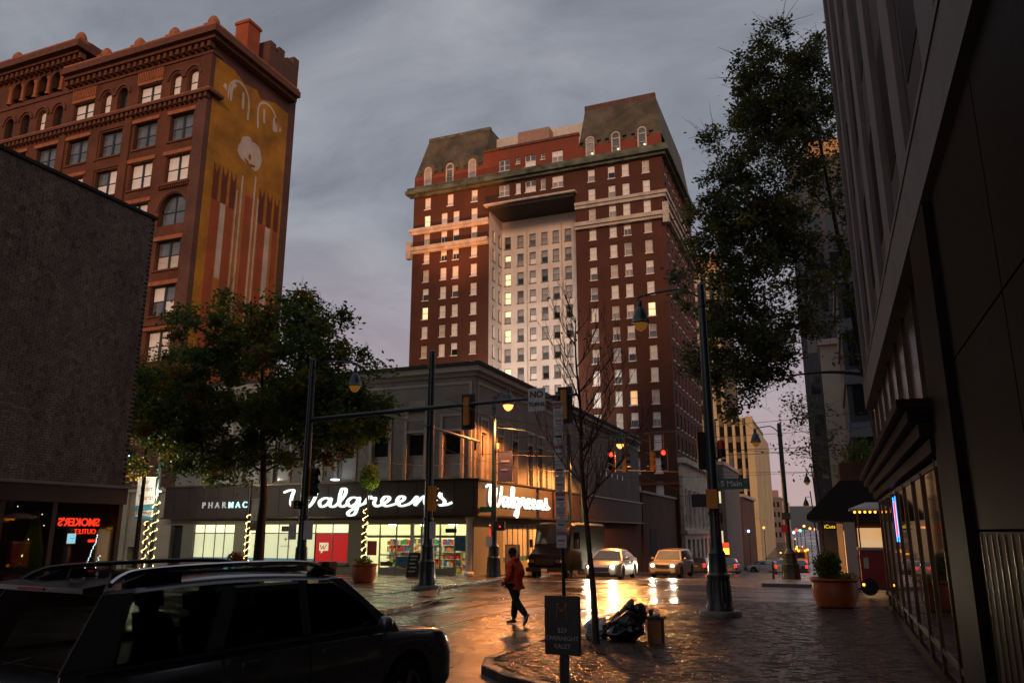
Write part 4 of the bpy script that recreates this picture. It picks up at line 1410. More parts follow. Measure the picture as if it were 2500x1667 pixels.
# backlit poster windows
def poster_win(x0, x1, muls, lower, zt=2.08):
    fr = MB()
    y0, y1 = DY + 0.1, DY + 0.17
    for x in [x0, x1] + muls:
        fr.box(x - 0.025, x + 0.025, y0, y1, 0.6, 2.52)
    fr.box(x0, x1, y0 + 0.003, y1 - 0.003, zt - 0.03, zt + 0.03)
    fr.box(x0, x1, y0 + 0.003, y1 - 0.003, 0.58, 0.66)
    wn = part(dg_, 'shop_window', fr, 'aluminium')
    xs = sorted([x0, x1] + muls)
    for a, b in zip(xs[:-1], xs[1:]):
        if b - a < 0.1:
            continue
        part(wn, 'transom_pane', MB().box(a + 0.03, b - 0.03, DY + 0.13, DY + 0.14, zt + 0.03, 2.52), 'transom_lit')
        part(wn, 'poster_panel', MB().box(a + 0.03, b - 0.03, DY + 0.13, DY + 0.14, 0.8, zt - 0.03), lower)
        part(wn, 'poster_band', MB().box(a + 0.03, b - 0.03, DY + 0.131, DY + 0.139, 0.66, 0.8), 'poster_blue' if lower != 'poster_red' else 'poster_red')
    return wn
poster_win(-33.2, -30.35, [-32.5, -31.75, -31.1], 'poster_backlit')
w2_ = poster_win(-29.7, -25.12, [-28.4, -27.47, -26.8, -26.12], 'poster_backlit')
w3_ = poster_win(-25.12, -23.05, [-24.06], 'poster_red')
for txt, x, z, s, m_ in (('pharmacy', -27.0, 1.42, 0.16, 'poster_grey'), ('health', -28.95, 1.4, 0.15, 'poster_grey'), ('+', -27.0, 1.75, 0.42, 'sign_green'), ('!', -28.95, 1.75, 0.4, 'poster_red')):
    inst(text_mesh(txt, s, m_, 0.003), 'lettering', dg_, rel(dg_, x, DY + 0.12, z)).rotation_euler = (R(90), 0, 0)
part(w2_, 'open_sign', MB().box(-27.3, -26.5, DY + 0.1, DY + 0.12, 2.16, 2.44), 'sign_black')
part(w3_, 'speech_mark', MB().prism([(-24.85, DY + 0.12, 1.2), (-24.85, DY + 0.12, 1.6), (-24.3, DY + 0.12, 1.6), (-24.3, DY + 0.12, 1.2), (-24.6, DY + 0.12, 1.2), (-24.72, DY + 0.12, 1.05), (-24.75, DY + 0.12, 1.2)], (0, 0.005, 0)), 'poster_backlit')
wl = MB()
wp = spline([Vector((-24.77, 0, 1.5)), Vector((-24.7, 0, 1.28)), Vector((-24.6, 0, 1.45)), Vector((-24.55, 0, 1.28)), Vector((-24.4, 0, 1.52))], 6)
wl.tube([(q.x, DY + 0.112, q.z) for q in wp], 0.022, 5)
part(w3_, 'script_initial', wl, 'poster_red')
part(dg_, 'window_ledge', MB().box(-29.75, -23.0, DY - 0.12, DY - 0.005, 0.5, 0.6), 'pebble_pier')
# ---- side windows
fr = MB()
for k in range(8):
    y = 38.6 + k * 0.757
    fr.box(DX - 0.12, DX - 0.06, y - 0.025, y + 0.025, 0.6, 2.55)
wn = part(dg_, 'shop_window', fr, 'aluminium')
for k in range(7):
    y = 38.6 + k * 0.757
    part(wn, 'poster_panel', MB().box(DX - 0.1, DX - 0.09, y + 0.03, y + 0.73, 0.85, 2.55), 'board_white')
    part(wn, 'poster_band', MB().box(DX - 0.1, DX - 0.09, y + 0.03, y + 0.73, 0.6, 0.85), 'banner_blue')
part(dg_, 'red_poster', MB().box(DX - 0.1, DX - 0.06, 36.8, 37.7, 0.35, 2.45), 'poster_red')
# ---- entrance
er = MB()
for x in (-22.13, -21.3, -20.35, -19.42, -18.9, -17.9, -17.1, -16.4):
    er.box(x - 0.03, x + 0.03, DY + 0.2, DY + 0.28, G0, 2.56)
er.box(-22.15, -16.36, DY + 0.203, DY + 0.277, 1.86, 1.98)
er.box(-22.15, -16.36, DY + 0.203, DY + 0.277, 2.5, 2.56)
for a, b in ((-21.3, -20.35), (-20.35, -19.42), (-18.9, -17.9), (-17.9, -17.1)):
    er.box(a + 0.03, b - 0.03, DY + 0.21, DY + 0.27, G0, 0.42)
    er.box(a + 0.03, b - 0.03, DY + 0.21, DY + 0.27, 1.0, 1.06)
ent = part(dg_, 'entrance_doors', er, 'aluminium')
part(dg_, 'white_column', MB().lathe([(0.24, 0), (0.24, 0.12), (0.17, 0.2), (0.16, 2.5), (0.22, 2.6), (0.22, 2.75)], (-16.2, DY - 0.05, G0 + 0.03), 14), 'white_paint', smooth=40)
part(dg_, 'white_column', MB().box(-19.5, -19.3, DY + 0.1, DY + 0.19, G0, 2.55), 'white_paint')
for x0, x1, z0, z1, m_ in ((-22.0, -21.45, 1.0, 1.7, 'sign_red'), (-17.05, -16.5, 1.25, 1.9, 'banner_blue'), (-17.6, -17.0, 2.1, 2.3, 'sign_black'), (-20.3, -19.6, 0.5, 0.95, 'banner_blue'), (-21.2, -20.5, 0.5, 0.7, 'maroon_panel')):
    part(ent, 'door_notice', MB().box(x0, x1, DY + 0.185, DY + 0.195, z0, z1), m_)
# interior of the shop
it = MB().box(-22.6, -16.3, DY + 0.5, DY + 9, G0 - 0.05, G0)
part(dg_, 'shop_floor', it, 'shop_floor')
part(dg_, 'shop_back_wall', MB().box(-22.6, -16.3, DY + 7.0, DY + 7.1, G0, 2.9), 'shop_wall_glow')
part(dg_, 'shop_side_wall', MB().box(-22.75, -22.65, DY + 0.3, DY + 7, G0, 2.9), 'shop_wall_glow')
part(dg_, 'shop_ceiling', MB().box(-22.6, -16.3, DY + 0.3, DY + 7, 2.84, 2.9), 'shelf_white')
for x in (-21.4, -19.9, -18.5, -17.2):
    for y in (1.1, 2.9, 5.0):
        part(dg_, 'ceiling_light', MB().box(x - 0.5, x + 0.5, DY + y - 0.12, DY + y + 0.12, 2.78, 2.83), 'shop_light')
for x in (-20.8, -19.0, -17.4):
    part(dg_, 'dome_light', MB().lathe([(0.22, 0), (0.2, -0.05), (0.1, -0.09)], (x, DY + 0.62, 2.5), 12), 'shop_light')
r5 = random.Random(5)
for k, (x0, x1, y) in enumerate([(-21.9, -20.6, 2.2), (-20.3, -19.2, 3.4), (-18.8, -17.7, 2.3), (-17.5, -16.6, 3.0), (-22.2, -19.9, 5.5), (-19.6, -16.8, 5.6)]):
    sh = MB().box(x0, x1, DY + y, DY + y + 0.06, G0, 1.75)
    for zz_ in (0.35, 0.7, 1.05, 1.4):
        sh.box(x0, x1, DY + y - 0.3, DY + y, G0 + zz_ - 0.03, G0 + zz_)
    shelf = part(dg_, 'shelf_unit', sh, 'shelf_white')
    pr = [MB() for _ in PRODUCT]
    for zz_ in (0.0, 0.35, 0.7, 1.05, 1.4):
        x = x0 + 0.03
        while x < x1 - 0.1:
            wd = r5.uniform(0.06, 0.16)
            i = r5.choice([0, 0, 0, 1, 2, 3, 3, 4, 5])
            pr[i].box(x, x + wd * 0.9, DY + y - 0.28, DY + y - 0.06, G0 + zz_ + 0.002, G0 + zz_ + r5.uniform(0.14, 0.29))
            x += wd
    for i, q in enumerate(pr):
        if q.v:
            part(shelf, 'stocked_goods', q, PRODUCT[i], kind='stuff')
# outdoor LED strip over the doors and rooftop floodlights aimed at the hotel
wl_ = MB().box(-23.75, -23.45, DY - 0.75, DY - 0.45, 4.72, 4.78)
o = part(dg_, 'led_fitting', wl_, 'led_white')
# ------------------------------------------------------------------ clear shop glass
m, t, b = base_mat('shop_glass')
t.nodes.remove(b)
tr = t.nodes.new('ShaderNodeBsdfTransparent')
tr.inputs[0].default_value = (0.82, 0.84, 0.82, 1)
gl = t.nodes.new('ShaderNodeBsdfGlossy')
gl.inputs['Roughness'].default_value = 0.03
fr = t.nodes.new('ShaderNodeFresnel')
fr.inputs[0].default_value = 1.5
mxs = t.nodes.new('ShaderNodeMixShader')
t.links.new(fr.outputs[0], mxs.inputs[0])
t.links.new(tr.outputs[0], mxs.inputs[1])
t.links.new(gl.outputs[0], mxs.inputs[2])
t.links.new(mxs.outputs[0], t.nodes['Material Output'].inputs[0])

# ------------------------------------------------------------------ near left: blank grey-brown brick wall over a shop
NX = -20.0
nb = thing('corner_shop_building', 'blank grey-brown brick building over a dark glass shopfront at the left edge', 'building', (NX, 18.0, 0.1))
wl = MB()
wl.poly([(NX, -40, 3.45), (NX, 18.0, 3.45), (NX, 18.0, 12.2), (NX, -40, 12.2)])
wl.poly([(NX, 18.0, 0), (NX - 14, 18.0, 0), (NX - 14, 18.0, 12.2), (NX, 18.0, 12.2)])
wl.poly([(NX, -40, 12.2), (NX, 18.0, 12.2), (NX - 14, 18.0, 12.2), (NX - 14, -40, 12.2)])
wall = part(nb, 'brick_wall', wl, 'mortar_dark')
bk = MB().box(0.0, 0.014, -0.105, 0.105, -0.031, 0.031)
bm_ = shared(bk, 'brick', 'near_brick_piece')
spots = []
rw = 0
z = 3.5
while z < 12.15:
    y = 18.0 - 0.11 - (0.11 if rw % 2 else 0)
    if rw % 6 == 5:
        st_, hw_ = 0.115, 0.5
    else:
        st_, hw_ = 0.22, 1.0
    while y > 11.2:
        spots.append((y, z, hw_))
        y -= st_
    z += 0.0725
    rw += 1
spots.sort(key=lambda q: (q[0] - 12.8) ** 2 * 0.6 + (q[1] - 5.0) ** 2 if q[0] > 12.6 else 99)
rest = MB()
for k, (y, z, hw_) in enumerate(spots):
    jx = rnd.uniform(-0.005, 0.003)
    if k < 300:
        o = inst(bm_, 'brick', wall, (jx, y - 18.0, z - 0.1))
        o.scale = (1, hw_ * 0.98, 1)
        o.rotation_euler = (rnd.uniform(-0.01, 0.01), 0, rnd.uniform(-0.02, 0.02))
    else:
        s = 0.105 * hw_ * 0.98
        rest.add([(NX + jx + a[0], y + a[1] / 0.105 * s, z + a[2]) for a in bk.v], bk.f)
part(wall, 'brickwork', rest, 'near_brick_stuff', kind='stuff')
rest2 = MB().poly([(NX + 0.012, -40, 3.45), (NX + 0.012, 11.15, 3.45), (NX + 0.012, 11.15, 12.2), (NX + 0.012, -40, 12.2)])
part(wall, 'brick_facing', rest2, 'near_brick')
part(nb, 'coping', MB().box(NX - 0.3, NX + 0.06, -40, 18.06, 12.2, 12.3), 'mortar_dark')
part(nb, 'fascia', MB().box(NX - 0.1, NX + 0.12, -40, 18.05, 2.95, 3.45), 'maroon_panel')
part(nb, 'fascia_trim', MB().box(NX - 0.1, NX + 0.2, -40, 18.3, 3.42, 3.5), 'grey_trim')
part(nb, 'stall_riser', MB().box(NX - 0.15, NX + 0.05, -40, 18.0, 0.1, 0.75), 'granite_dark')
for y in (17.92, 15.72, 14.2, 12.9, 11.3):
    part(nb, 'mullion', MB().box(NX - 0.08, NX + 0.06, y - 0.07, y + 0.07, 0.75, 2.95), 'maroon_panel')
for a, b_ in zip((15.79, 14.27, 12.97, 11.37), (17.85, 15.65, 14.13, 12.83)):
    part(nb, 'shop_pane', MB().box(NX - 0.01, NX + 0.0, a, b_, 0.75, 2.95), 'shop_glass')
part(nb, 'shop_floor', MB().box(NX - 8, NX - 0.2, 4, 17.8, 0.0, 0.12), 'maroon_panel')
part(nb, 'shop_back', MB().box(NX - 5.0, NX - 4.9, 4, 17.9, 0.12, 3.4), 'maroon_panel')
part(nb, 'shop_ceiling', MB().box(NX - 8, NX - 0.2, 4, 17.9, 3.4, 3.44), 'roof_black')
part(nb, 'end_wall_inner', MB().box(NX - 5, NX - 0.1, 17.86, 17.9, 0.12, 3.4), 'roof_black')
ns = thing('neon_reflection', 'red neon smokers sign in mirrored letters imitating a reflection in the dark shop window', 'sign', (NX - 0.4, 16.7, 2.35))  # mirrored letters built inside to imitate a sign reflected in the glass
o = inst(text_mesh("SMOKER'S", 0.31, 'neon_red', 0.012, 'CENTER', 'lettering', 0, 0.006), 'lettering', ns, (0, 0.22, 0.06))
o.rotation_euler = (R(90), 0, R(90))
o.scale = (-1, 1, 1)
o = inst(text_mesh('OUTLET', 0.2, 'neon_red', 0.012, 'CENTER', 'lettering'), 'lettering', ns, (0, 0.45, -0.2))
o.rotation_euler = (R(90), 0, R(90))
o.scale = (-1, 1, 1)
ns2 = thing('open_sign', 'small cyan and red neon signs low in the dark shop window', 'sign', (NX - 0.4, 16.75, 1.8))
part(ns2, 'cyan_box', MB().box(NX - 0.42, NX - 0.38, 16.6, 16.85, 1.82, 2.1), 'neon_cyan')
part(ns2, 'red_box', MB().box(NX - 0.42, NX - 0.38, 17.3, 17.5, 1.85, 1.93), 'neon_red')
part(ns2, 'lettering', MB().box(NX - 0.375, NX - 0.37, 16.64, 16.81, 1.94, 1.99), 'neon_blue')
def bulbs(pts, r=0.013):
    b = MB()
    for p in pts:
        b.ball(p, r, n=5, m=3)
    return b
for k, (y0, lab) in enumerate(((17.35, 'white string lights imitating reflections in the shop window beside the neon sign'), (17.7, 'white string lights imitating reflections in the shop window next to the beige shopfront'))):
    pts = [(NX - 0.5 + rnd.uniform(-0.03, 0.03), y0 + 0.35 - i * 0.018 + rnd.uniform(-0.02, 0.02), 2.05 - i * 0.055) for i in range(24)]
    s_ = thing('string_lights', lab, 'string lights', (NX - 0.5, y0, 0.75))  # added strings imitating the wrapped poles reflected in the glass
    part(s_, 'bulbs', bulbs(pts, 0.016), 'bulb_string_white', kind='stuff')
    part(s_, 'cable', MB().tube(pts[::3], 0.006, 4), 'wire')
pts = [(NX - 0.6 + rnd.uniform(-0.1, 0.1), 15.7 + rnd.gauss(0, 0.22), 1.3 + abs(rnd.gauss(0, 0.55))) for i in range(46)]
s_ = thing('reflected_tree_lights', 'tree of warm dots imitating a reflection in the dark shop window', 'reflected tree', (NX - 0.6, 15.7, 0.12))  # added tree shape imitating a light-wrapped tree reflected in the glass
part(s_, 'bulbs', bulbs(pts, 0.012), 'bulb_string', kind='stuff')
part(s_, 'stem', MB().lathe([(0.02, 0), (0.02, 0.9), (0.4, 0.95), (0.05, 2.6)], (NX - 0.6, 15.7, 0.12), 8), 'leaf_dark')

# ------------------------------------------------------------------ right: dark glass and granite tower beside the camera
GX = 1.2
m, t, b = base_mat('streaked_panel')
mp_ = t.nodes.new('ShaderNodeMapping')
mp_.inputs['Scale'].default_value = (1, 9, 0.3)
t.links.new(coords(t), mp_.inputs[0])
t.links.new(ramp(t, noise(t, mp_.outputs[0], 1.5, 4), (0.004, 0.003, 0.002, 1), (0.014, 0.009, 0.005, 1)), b.inputs['Base Color'])
b.inputs['Roughness'].default_value = 0.15
b.inputs['Specular IOR Level'].default_value = 0.10
bumpn(t, b, noise(t, mp_.outputs[0], 1.0, 5), 1.0, 0.25)
mat('glass_dull', (0.010, 0.009, 0.009), 0.22, var=0.3, vs=5, spec=0.35, bump=0.15, bs=3)
gb = thing('glass_tower', 'dark glass and granite tower with vertical concrete fins along the right edge', 'building', (GX, 20, 0.1))
YE = 24.0
sh_ = MB()
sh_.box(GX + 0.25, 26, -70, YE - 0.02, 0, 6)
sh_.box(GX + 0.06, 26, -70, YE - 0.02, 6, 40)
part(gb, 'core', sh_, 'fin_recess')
part(gb, 'storefront_glass', MB().box(GX + 0.03, GX + 0.06, 10.0, YE, 0.3, 3.0), 'glass_black')
part(gb, 'base_course', MB().box(GX - 0.005, GX + 0.2, 10.0, YE + 0.01, 0.1, 0.32), 'granite_dark')
for z in (0.6, 2.95):
    part(gb, 'rail', MB().box(GX + 0.012, GX + 0.029, 10.0, YE, z - 0.035, z + 0.035), 'bronze')
y = YE - 0.06
k = 0
while y > 10.0:
    o = part(gb, 'mullion', MB().box(GX + 0.004, GX + 0.029, y - 0.05, y + 0.05, 0.32, 3.02), 'bronze')
    part(o, 'brass_edge', MB().box(GX - 0.004, GX + 0.004, y - 0.045, y - 0.02, 0.4, 2.95), 'brass_edge')
    y -= (1.75 if k % 3 else 1.45)
    k += 1
for k, (z0, z1, o_) in enumerate(((3.0, 3.18, 0.10), (3.18, 3.36, 0.20), (3.36, 3.52, 0.30), (3.52, 3.64, 0.40))):
    part(gb, 'cornice_step', MB().box(GX - o_, GX + 0.2, 9.95, YE + o_, z0 + 0.02, z1), 'granite_panel')
part(gb, 'pillar', MB().box(GX - 0.06, GX + 0.25, 8.5, 9.95, 0.1, 5.45), 'granite_panel')
part(gb, 'pillar', MB().box(GX - 0.05, GX + 0.25, 1.0, 2.2, 0.1, 5.45), 'granite_panel')
# polished panels beside the camera
for i, y1 in enumerate((8.5, 6.0, 3.5)):
    for j, (z0, z1) in enumerate(((0.1, 0.72), (0.74, 2.15), (2.17, 3.75), (3.77, 5.45))):
        part(gb, 'polished_panel', MB().box(GX + 0.02, GX + 0.2, y1 - (2.48 if i < 2 else 1.3), y1 - 0.01, z0, z1), 'granite_dark')
for k in range(9):  # thin brass strips modelled in place of golden reflections on the panels
    yb_ = 8.2 - k * 0.27
    part(gb, 'glint_strip', MB().box(GX + 0.008, GX + 0.018, yb_ - 0.006, yb_ + 0.006, 0.76, 2.13), 'brass_edge')
# upper glass band
y = YE
while y > 10:
    part(gb, 'glass_pane', MB().box(GX + 0.12, GX + 0.16, max(10, y - 1.74), y - 0.02, 3.64, 5.45), 'glass_dull')
    part(gb, 'thin_mullion', MB().box(GX + 0.07, GX + 0.13, y - 0.03, y + 0.005, 3.64, 5.45), 'bronze')
    y -= 1.76
part(gb, 'ledge', MB().box(GX - 0.06, GX + 0.26, -70, YE + 0.05, 5.5, 6.3), 'fin_concrete')
part(gb, 'ledge_lip', MB().box(GX - 0.075, GX - 0.06, -70, YE + 0.06, 6.2, 6.28), 'fin_concrete')
for k in range(-12, 8):
    y = 7.15 + 2.83 * k if k >= 0 else 7.15 + 2.83 * k
    if y > YE:
        continue
    part(gb, 'fin', MB().box(GX - 0.02, GX + 0.1, y - 0.46, y + 0.46, 6.3, 40.3), 'fin_concrete')
    if -6 < y:
        for z0 in range(6):
            part(gb, 'window_bay', MB().box(GX + 0.05, GX + 0.057, y + 0.75, y + 2.05, 7.2 + z0 * 3.3, 9.2 + z0 * 3.3), 'granite_dark')
part(gb, 'fin', MB().box(GX - 0.02, GX + 0.1, YE - 0.5, YE, 6.3, 40.3), 'fin_concrete')
nr = thing('window_neon', 'tall red and blue neon strip in the dark right-hand shop window', 'sign', (GX + 0.08, 18.2, 1.9))
part(nr, 'red_tube', MB().box(GX + 0.0, GX + 0.02, 17.9, 18.35, 2.05, 2.75), 'neon_red')
for y in (17.8, 18.45):
    part(nr, 'blue_tube', MB().box(GX + 0.0, GX + 0.02, y - 0.02, y + 0.02, 1.95, 2.85), 'neon_blue')

# ------------------------------------------------------------------ far blocks
def windows_grid(t, name, x0, x1, z0, z1, nx, nz, y, wfrac, hfrac, m):
    for i in range(nx):
        for j in range(nz):
            cx = x0 + (x1 - x0) * (i + 0.5) / nx
            cz = z0 + (z1 - z0) * (j + 0.5) / nz
            dx, dz = (x1 - x0) / nx * wfrac / 2, (z1 - z0) / nz * hfrac / 2
            part(t, name, MB().box(cx - dx, cx + dx, y - 0.03, y + 0.05, cz - dz, cz + dz), m if isinstance(m, str) else r3.choice(m))
ct_ = thing('cream_tower', 'pale cream office tower with vertical fins far down the street', 'building', (-20, 170, -5))
part(ct_, 'lower_block', MB().box(-27, -14.0, 170.6, 200, -5, 25.6), 'cream_spandrel')
part(ct_, 'upper_block', MB().box(-46, -19.4, 172, 200, -5, 59.5), 'cream_spandrel')
part(ct_, 'street_side', MB().box(-14.05, -13.9, 171, 215, -5, 24.5), 'cream_stone')
part(ct_, 'crown', MB().box(-46.3, -19.1, 171.7, 200.2, 59.5, 63.5), 'orange_lit_top')
part(ct_, 'corner_pier', MB().box(-15.3, -13.86, 170.0, 171.2, -5, 25.8), 'cream_stone')
for k in range(7):
    x = -16.2 - k * 1.62
    part(ct_, 'fin', MB().box(x - 0.28, x + 0.28, 169.9, 170.7, -5, 25.6), 'cream_stone')
    for j in range(8):
        part(ct_, 'window', MB().box(x + 0.35, x + 1.2, 170.5, 170.62, -2 + j * 3.4, 0.1 + j * 3.4), r3.choice(['window_dark', 'window_dark', 'window_sky']))
for k in range(12):
    x = -19.8 - k * 1.75
    part(ct_, 'fin', MB().box(x - 0.32, x + 0.32, 171.2, 172.1, 25.5, 59.5), 'cream_stone')
    if k < 7:
        for j in range(10):
            part(ct_, 'window', MB().box(x - 1.4, x - 0.4, 171.9, 172.02, 27 + j * 3.2, 28.9 + j * 3.2), r3.choice(['window_dark', 'window_dark', 'blind_cream']))
sb = thing('glass_fronted_block', 'small grey block with a glass upper floor below the cream tower', 'building', (-17, 120, -4))
part(sb, 'wall', MB().box(-24, -14.4, 120, 140, -5, 11.8), 'grey_block')
part(sb, 'parapet', MB().box(-24.1, -14.2, 119.8, 140, 11.8, 12.3), 'limestone')
windows_grid(sb, 'window', -23, -14.6, 9.2, 11.4, 7, 1, 120, 0.8, 0.8, ['window_dark', 'window_sky'])
windows_grid(sb, 'window', -23, -14.6, 0, 8.5, 5, 3, 120, 0.5, 0.6, ['window_dark', 'window_lit'])
nbk = thing('narrow_brick_building', 'narrow brown brick building behind the corner signal pole', 'building', (-15, 142, -4))
part(nbk, 'wall', MB().box(-22, -14.3, 142, 165, -5, 8.0), 'far_brick')
part(nbk, 'cornice', MB().box(-22, -13.9, 141.7, 165, 8.0, 8.5), 'limestone')
windows_grid(nbk, 'window', -21, -14.6, -1, 7.2, 4, 3, 142, 0.45, 0.6, ['window_dark', 'window_lit'])
gk = thing('grey_block_building', 'plain grey mid-rise building at the end of the street', 'building', (-14.5, 230, -3))
part(gk, 'wall', MB().box(-19, -12.7, 230, 250, -5, 11.4), 'grey_block')
part(gk, 'roof_hut', MB().box(-16, -13.6, 232, 236, 11.4, 13.4), 'penthouse_tan')
windows_grid(gk, 'window', -18.6, -13, 0, 10.8, 5, 4, 230, 0.5, 0.5, 'window_dark')
pk = thing('pale_end_building', 'slim pale building beside the grey block at the end of the street', 'building', (-12, 232, -3))
part(pk, 'wall', MB().box(-12.65, -11.6, 232, 250, -5, 10.4), 'pale_block')
windows_grid(pk, 'window', -12.5, -11.7, 0, 9.5, 1, 4, 232, 0.4, 0.5, 'window_dark')
# right side beyond the crossing
dt = thing('dark_slab_tower', 'dark slab tower behind the oak tree on the right', 'building', (-0.6, 66, 0))
part(dt, 'wall', MB().box(-1.1, 4, 66, 80, -4, 33), 'tower_dark')
windows_grid(dt, 'window', -0.9, 3.8, 2, 32, 4, 9, 66, 0.6, 0.5, 'window_dark')
cs = thing('cream_slab_building', 'cream walled mid-rise building behind the oak tree and awning shop', 'building', (1, 56, 0))
part(cs, 'wall', MB().box(0.2, 6, 56, 64, -4, 14.5), 'tower_cream')
part(cs, 'cornice', MB().box(0.1, 6.1, 55.7, 64, 14.5, 14.9), 'limestone')
part(dt, 'lit_top', MB().box(0.6, 4.1, 65.9, 79, 33.0, 34.6), 'orange_lit_top')
windows_grid(cs, 'window', 1.9, 5.8, 2, 14, 3, 4, 56, 0.5, 0.5, ['window_dark', 'window_sky'])
bl = thing('blue_grey_block', 'dark blue-grey block with horizontal bands above the black awning', 'building', (4, 46, 0))
part(bl, 'wall', MB().box(1.35, 12, 46, 55, -2, 16), 'tower_dark')
for k in range(5):
    part(bl, 'floor_band', MB().box(1.25, 12.1, 45.85, 55, 4.2 + k * 2.9, 5.0 + k * 2.9), 'tower_blue')
windows_grid(bl, 'window', 1.5, 11.5, 5, 16, 6, 4, 46, 0.85, 0.6, 'window_dark')
# awning shop
aw = thing('awning_shop', 'small shop under a deep black awning on the right of the crossing', 'building', (0.5, 36, 0.1))
part(aw, 'wall', MB().box(0.45, 10, 36.2, 45.8, -1, 5.0), 'far_brick')
part(aw, 'window', MB().box(0.9, 1.8, 36.1, 36.18, 0.4, 2.3), 'window_lit_orange')
part(aw, 'side_window', MB().box(0.40, 0.44, 37.0, 39.5, 0.3, 2.2), 'window_lit_orange')
part(aw, 'side_window', MB().box(0.40, 0.44, 40.2, 43.0, 0.3, 2.2), 'window_dark')
a_ = MB()
prof = [(-1.0, 2.62), (-1.0, 2.82), (0.4, 4.2), (2.6, 4.25), (2.6, 2.55), (0.4, 2.55)]
a_.prism([(x, 35.4, z) for x, z in prof], (0, 8.5, 0))
part(aw, 'awning', a_, 'awning_black')
ic = thing('hanging_shop_sign', 'small dark hanging sign with yellow iCuts lettering under the awning', 'sign', (-0.13, 35.2, 2.2))
part(ic, 'board', MB().box(-0.40, 0.12, 35.2, 35.26, 2.22, 2.5), 'sign_black')
emis('letter_yellow', (1.0, 0.62, 0.03), 1.3)
inst(text_mesh('iCuts', 0.2, 'letter_yellow', 0.006), 'lettering', ic, (-0.01, -0.012, 0.15)).rotation_euler = (R(90), 0, 0)
part(ic, 'bracket', MB().tube([(-0.14, 35.23, 2.5), (-0.14, 35.23, 2.65)], 0.015, 6), 'pole_dark')
# ------------------------------------------------------------------ trees
def tree(name, label, base, height, crown_c, crown_r, n_leaf, leaf_mats, leaf_size, seed, bark='bark', trunk_r=0.16, depth=5, lean=(0, 0), fork=2.4, gaps=0.0, trunk_pts=None, clumps=60, droop=0.0, group=None, more=None, spread=1.0):
    r = random.Random(seed)
    t = thing(name, label, 'tree', base, 0, group)
    br = MB()
    c = Vector(crown_c)
    rad = Vector(crown_r)
    B = Vector(base)
    # clump centres inside the crown's ellipsoid, uneven
    cl = []
    tries = 0
    blobs = [(c, rad)] + [(Vector(a), Vector(b)) for a, b in (more or [])]
    while len(cl) < clumps and tries < 5000:
        tries += 1
        d = Vector((r.gauss(0, 1), r.gauss(0, 1), r.gauss(0, 1))).normalized()
        k = r.uniform(0.25, 1.0) ** 0.55
        bump_ = 0.80 + 0.28 * math.sin(d.x * 5 + seed) * math.cos(d.z * 4 + seed * 2) + 0.14 * r.random()
        cc, rr0 = r.choice(blobs)
        p = cc + Vector((d.x * rr0.x, d.y * rr0.y, d.z * rr0.z)) * k * bump_
        if p.z < B.z + fork:
            continue
        cl.append(p)
    # trunk
    tp = trunk_pts or [B, B + Vector((lean[0] * 0.3, lean[1] * 0.3, fork * 0.6)), B + Vector((lean[0], lean[1], fork))]
    tp = [Vector(p) for p in tp]
    top_ = c + Vector((0, 0, rad.z * 0.55))
    nodes = []
    pts = spline(tp + [tp[-1].lerp(top_, 0.45) + Vector((r.uniform(-.2, .2), r.uniform(-.2, .2), 0)), top_], 4)
    n_ = len(pts)
    rr = [trunk_r * (1 - 0.88 * i / (n_ - 1)) * (1.25 if i == 0 else 1) for i in range(n_)]
    br.tube(pts, rr, 9)
    f0 = len(tp) * 4 - 5
    for i in range(max(2, f0), n_):
        nodes.append((pts[i], rr[i]))
    # limbs towards the clumps: attach each clump to the nearest node below it
    order = sorted(cl, key=lambda p: (p - pts[f0]).length)
    for p in order:
        best = None
        for q, rq in nodes:
            d = (p - q).length
            pen = d + max(0, q.z - p.z + 0.2) * 1.6
            if best is None or pen < best[0]:
                best = (pen, q, rq)
        _, q, rq = best
        m1 = q.lerp(p, 0.45) + Vector((r.uniform(-.12, .12), r.uniform(-.12, .12), r.uniform(0.02, 0.25))) * min(1.5, (p - q).length * 0.4)
        lp = spline([q, m1, p], 4)
        r0 = max(0.014, min(rq * 0.68, 0.024 + 0.022 * (p - q).length))
        br.tube(lp, [r0 * (1 - 0.7 * i / (len(lp) - 1)) for i in range(len(lp))], 5, False)
        nodes.append((lp[5], r0 * 0.6))
        nodes.append((p, r0 * 0.4))
        for _ in range(4):
            e = p + Vector((r.gauss(0, 0.5), r.gauss(0, 0.5), r.gauss(0.1, 0.4)))
            br.tube([p, p.lerp(e, 0.5) + Vector((0, 0, 0.06)), e], [0.011, 0.008, 0.004], 4, False)
    part(t, 'trunk', br, bark, smooth=60)
    if n_leaf:
        lf = MB()
        per = n_leaf // len(cl)
        for p in cl:
            tone = r.random()
            cs_ = 0.55 + 0.5 * r.random()
            sx = r.uniform(0.7, 1.25)
            for _ in range(int(per * r.uniform(0.55, 1.4))):
                o = Vector((r.gauss(0, 0.42 * sx), r.gauss(0, 0.42 * sx), r.gauss(0, 0.30))) * cs_ * spread
                q = p + o
                s = leaf_size * r.uniform(0.55, 1.25)
                a = Vector((r.gauss(0, 1), r.gauss(0, 1), r.gauss(0, 0.6) - droop)).normalized()
                b = a.cross(Vector((r.gauss(0, 1), r.gauss(0, 1), r.gauss(0, 1)))).normalized()
                k = tone + r.gauss(0, 0.16)
                lf.m = 0 if k < leaf_mats[0][1] else (1 if k < leaf_mats[1][1] else (2 if len(leaf_mats) > 2 else 1))
                if len(leaf_mats) > 3 and k > leaf_mats[2][1]:
                    lf.m = 3
                lf.add([q, q + a * s * 0.5 + b * s * 0.26, q + a * s, q + a * s * 0.5 - b * s * 0.26], [(0, 1, 2, 3)])
        part(t, 'crown', lf, [x[0] for x in leaf_mats])
    return t
